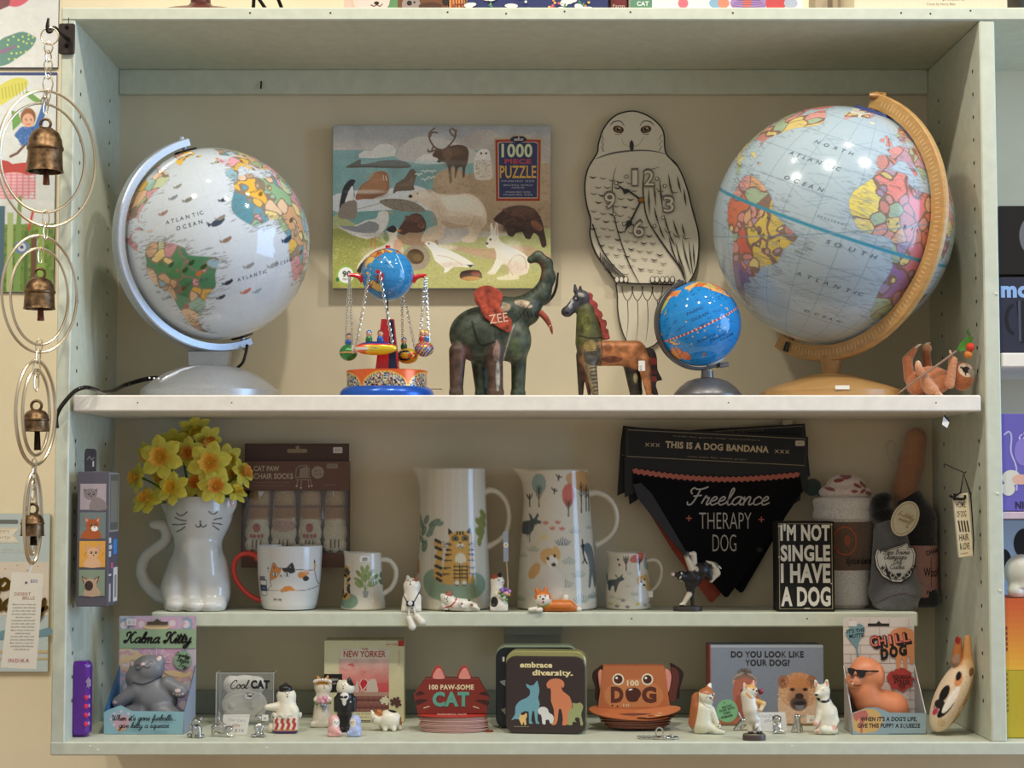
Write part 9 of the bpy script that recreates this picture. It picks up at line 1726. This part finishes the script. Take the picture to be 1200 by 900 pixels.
top(1000, 1182, .01, 70, 70, 'picture_box', 'large cream box with tiny printed credit on top of the bookcase', 'box', 'dfd2b4', lambda m, b: (m.text('Cover by Harry Bliss', 1103, b - 5, 3, '8f8468', -.2, w=34), m.text('puzzle', 1118, b - 11, 3, '8f8468', -.2, w=26)))
top(1196, 1260, .01, 60, 60, 'picture_box', 'dark box at the far right on top of the bookcase', 'box', '2a3030')

# ------------------------------------------------------------------ neighbouring compartment on the right
def rbox(px0, px1, py0, Y, z, d, nm, label, col, art=None, fin='card'):
    m0 = MB((px0 + px1) / 2, Y, z); b = m0.by; root = thing(nm, label, 'box', m0.loc); m = m0.sub(); m.box(px0, px1, 0, d, py0, b, col, fin, 1)
    if art: art(m, b)
    part('carton', m, root); return b
ZX = .521
b = rbox(1172, 1290, 324, .03, ZX, 70, 'mug_box', 'dark navy mug box with pale blue lettering on the neighbouring shelf', '2a2a3a', lambda m, b: (m.text('moon', 1205, 347, 17, '8fb0dc', -.2, w=62, bold=.05), m.ribbon([(1190 + 10 * math.cos(a), 374 + 17 * math.sin(a)) for a in np.linspace(1.7, 4.6, 20)], 4, '121218', -.2), m.flat([(1192, 352), (1240, 352), (1236, 402), (1196, 402)], '15151c', -.2), m.rect(1194, 352, 1197, 400, '4a4a5a', -.3)))
rbox(1171, 1290, 240, .035, at(0, 324, .035).z + .002, 70, 'mug_box', 'black glossy box on top of the navy mug box', '1a1716', lambda m, b: (m.disc(1212, 276, 17, 24, '6a6a6c', -.2), m.disc(1214, 274, 12, 18, '9a9a9c', -.3)), 'gloss')
ZG = .306
m = MB(); m.box(.6905, 1.04, .01, .28, .296, .3055, 'c9b4bc', 'paint', .001); solo('shelf_board', m, 'thin pinkish shelf in the neighbouring compartment under the violet box', 'shelf')
def vio(m, b):
    m.text('cat', 1206, 510, 8, 'd9d0f0', -.2, w=22, rot=40); m.ribbon([(1178, 510), (1184, 506), (1187, 512), (1186, 530), (1192, 548), (1192, 575)], 2, 'b9b4d8', -.2, 3); m.disc(1186, 560, 11, 9, 'd9d2c0', -.3); m.disc(1197, 562, 10, 6, 'e0b09a', -.4); m.disc(1182, 573, 8, 8, 'd9d2c0', -.4); m.text('NIGHT', 1206, 596, 8, '2a2440', -.3, w=32, bold=.03); m.disc(1200, 530, 10, 16, '8a7ac4', -.2)
rbox(1174, 1290, 485, .03, ZG, 70, 'toy_box', 'violet toy box in the neighbouring compartment', '6a5fae', vio)
b = rbox(1180, 1290, 786, .03, .0005, 80, 'picture_box', 'lower yellow box at the far right edge', 'c2a82c', lambda m, b: [m.rect(1181, 790 + i * 6, 1183, 793 + i * 6, '9a6a2c', -.1) for i in range(8)])
zo = at(0, 786, .03).z + .001
def grad(m, b):
    cv = Cv(1179, 703, 1290, 785, 'd0562c', .8)
    for i in range(12): cv.rect(1179, 703 + i * 7, 1290, 786, tuple(np.array((.82, .36, .18)) + np.array((.01, .03, .004)) * i))
    m.panel(cv, -.3)
    for i in range(5): m.rect(1180, 735 + i * 6, 1181.5, 739 + i * 6, '7a2a1c', -.6)
rbox(1179, 1290, 703, .03, zo, 80, 'picture_box', 'orange to yellow box standing on the yellow box', 'd0682c', grad)
zf = at(0, 703, .03).z + .0015
m0 = MB(1196, .055, zf); b = m0.by; root = thing('vinyl_figure', 'cream round headed figure on the orange box at the right edge', 'figurine', m0.loc)
m = m0.sub(); figure(m, [('e', (1198, 0, 670), (20, 18, 20), 'd9d2c0'), ('c', (1198, 0, 690), (1198, 0, b - 12), 12, 16, 'd9d2c0'), ('e', (1188, -6, b - 8), (9, 10, 8), 'd9d2c0'), ('p', (1204, -16, 685), (6, 10, 5), '6a8ab0')], 4, 1.2, 'vinyl', 1); part('body', m, root)
rbox(1176, 1290, 612, .2, .0005, 30, 'picture_box', 'pale blue box standing in for a lit screen behind the cream figure', 'b9cfe6', lambda m, b: (m.disc(1206, 640, 14, 18, '17181c', -.2), m.disc(1180, 660, 9, 14, '17181c', -.2)))  # the screen's bluish light is put in as plain card colour
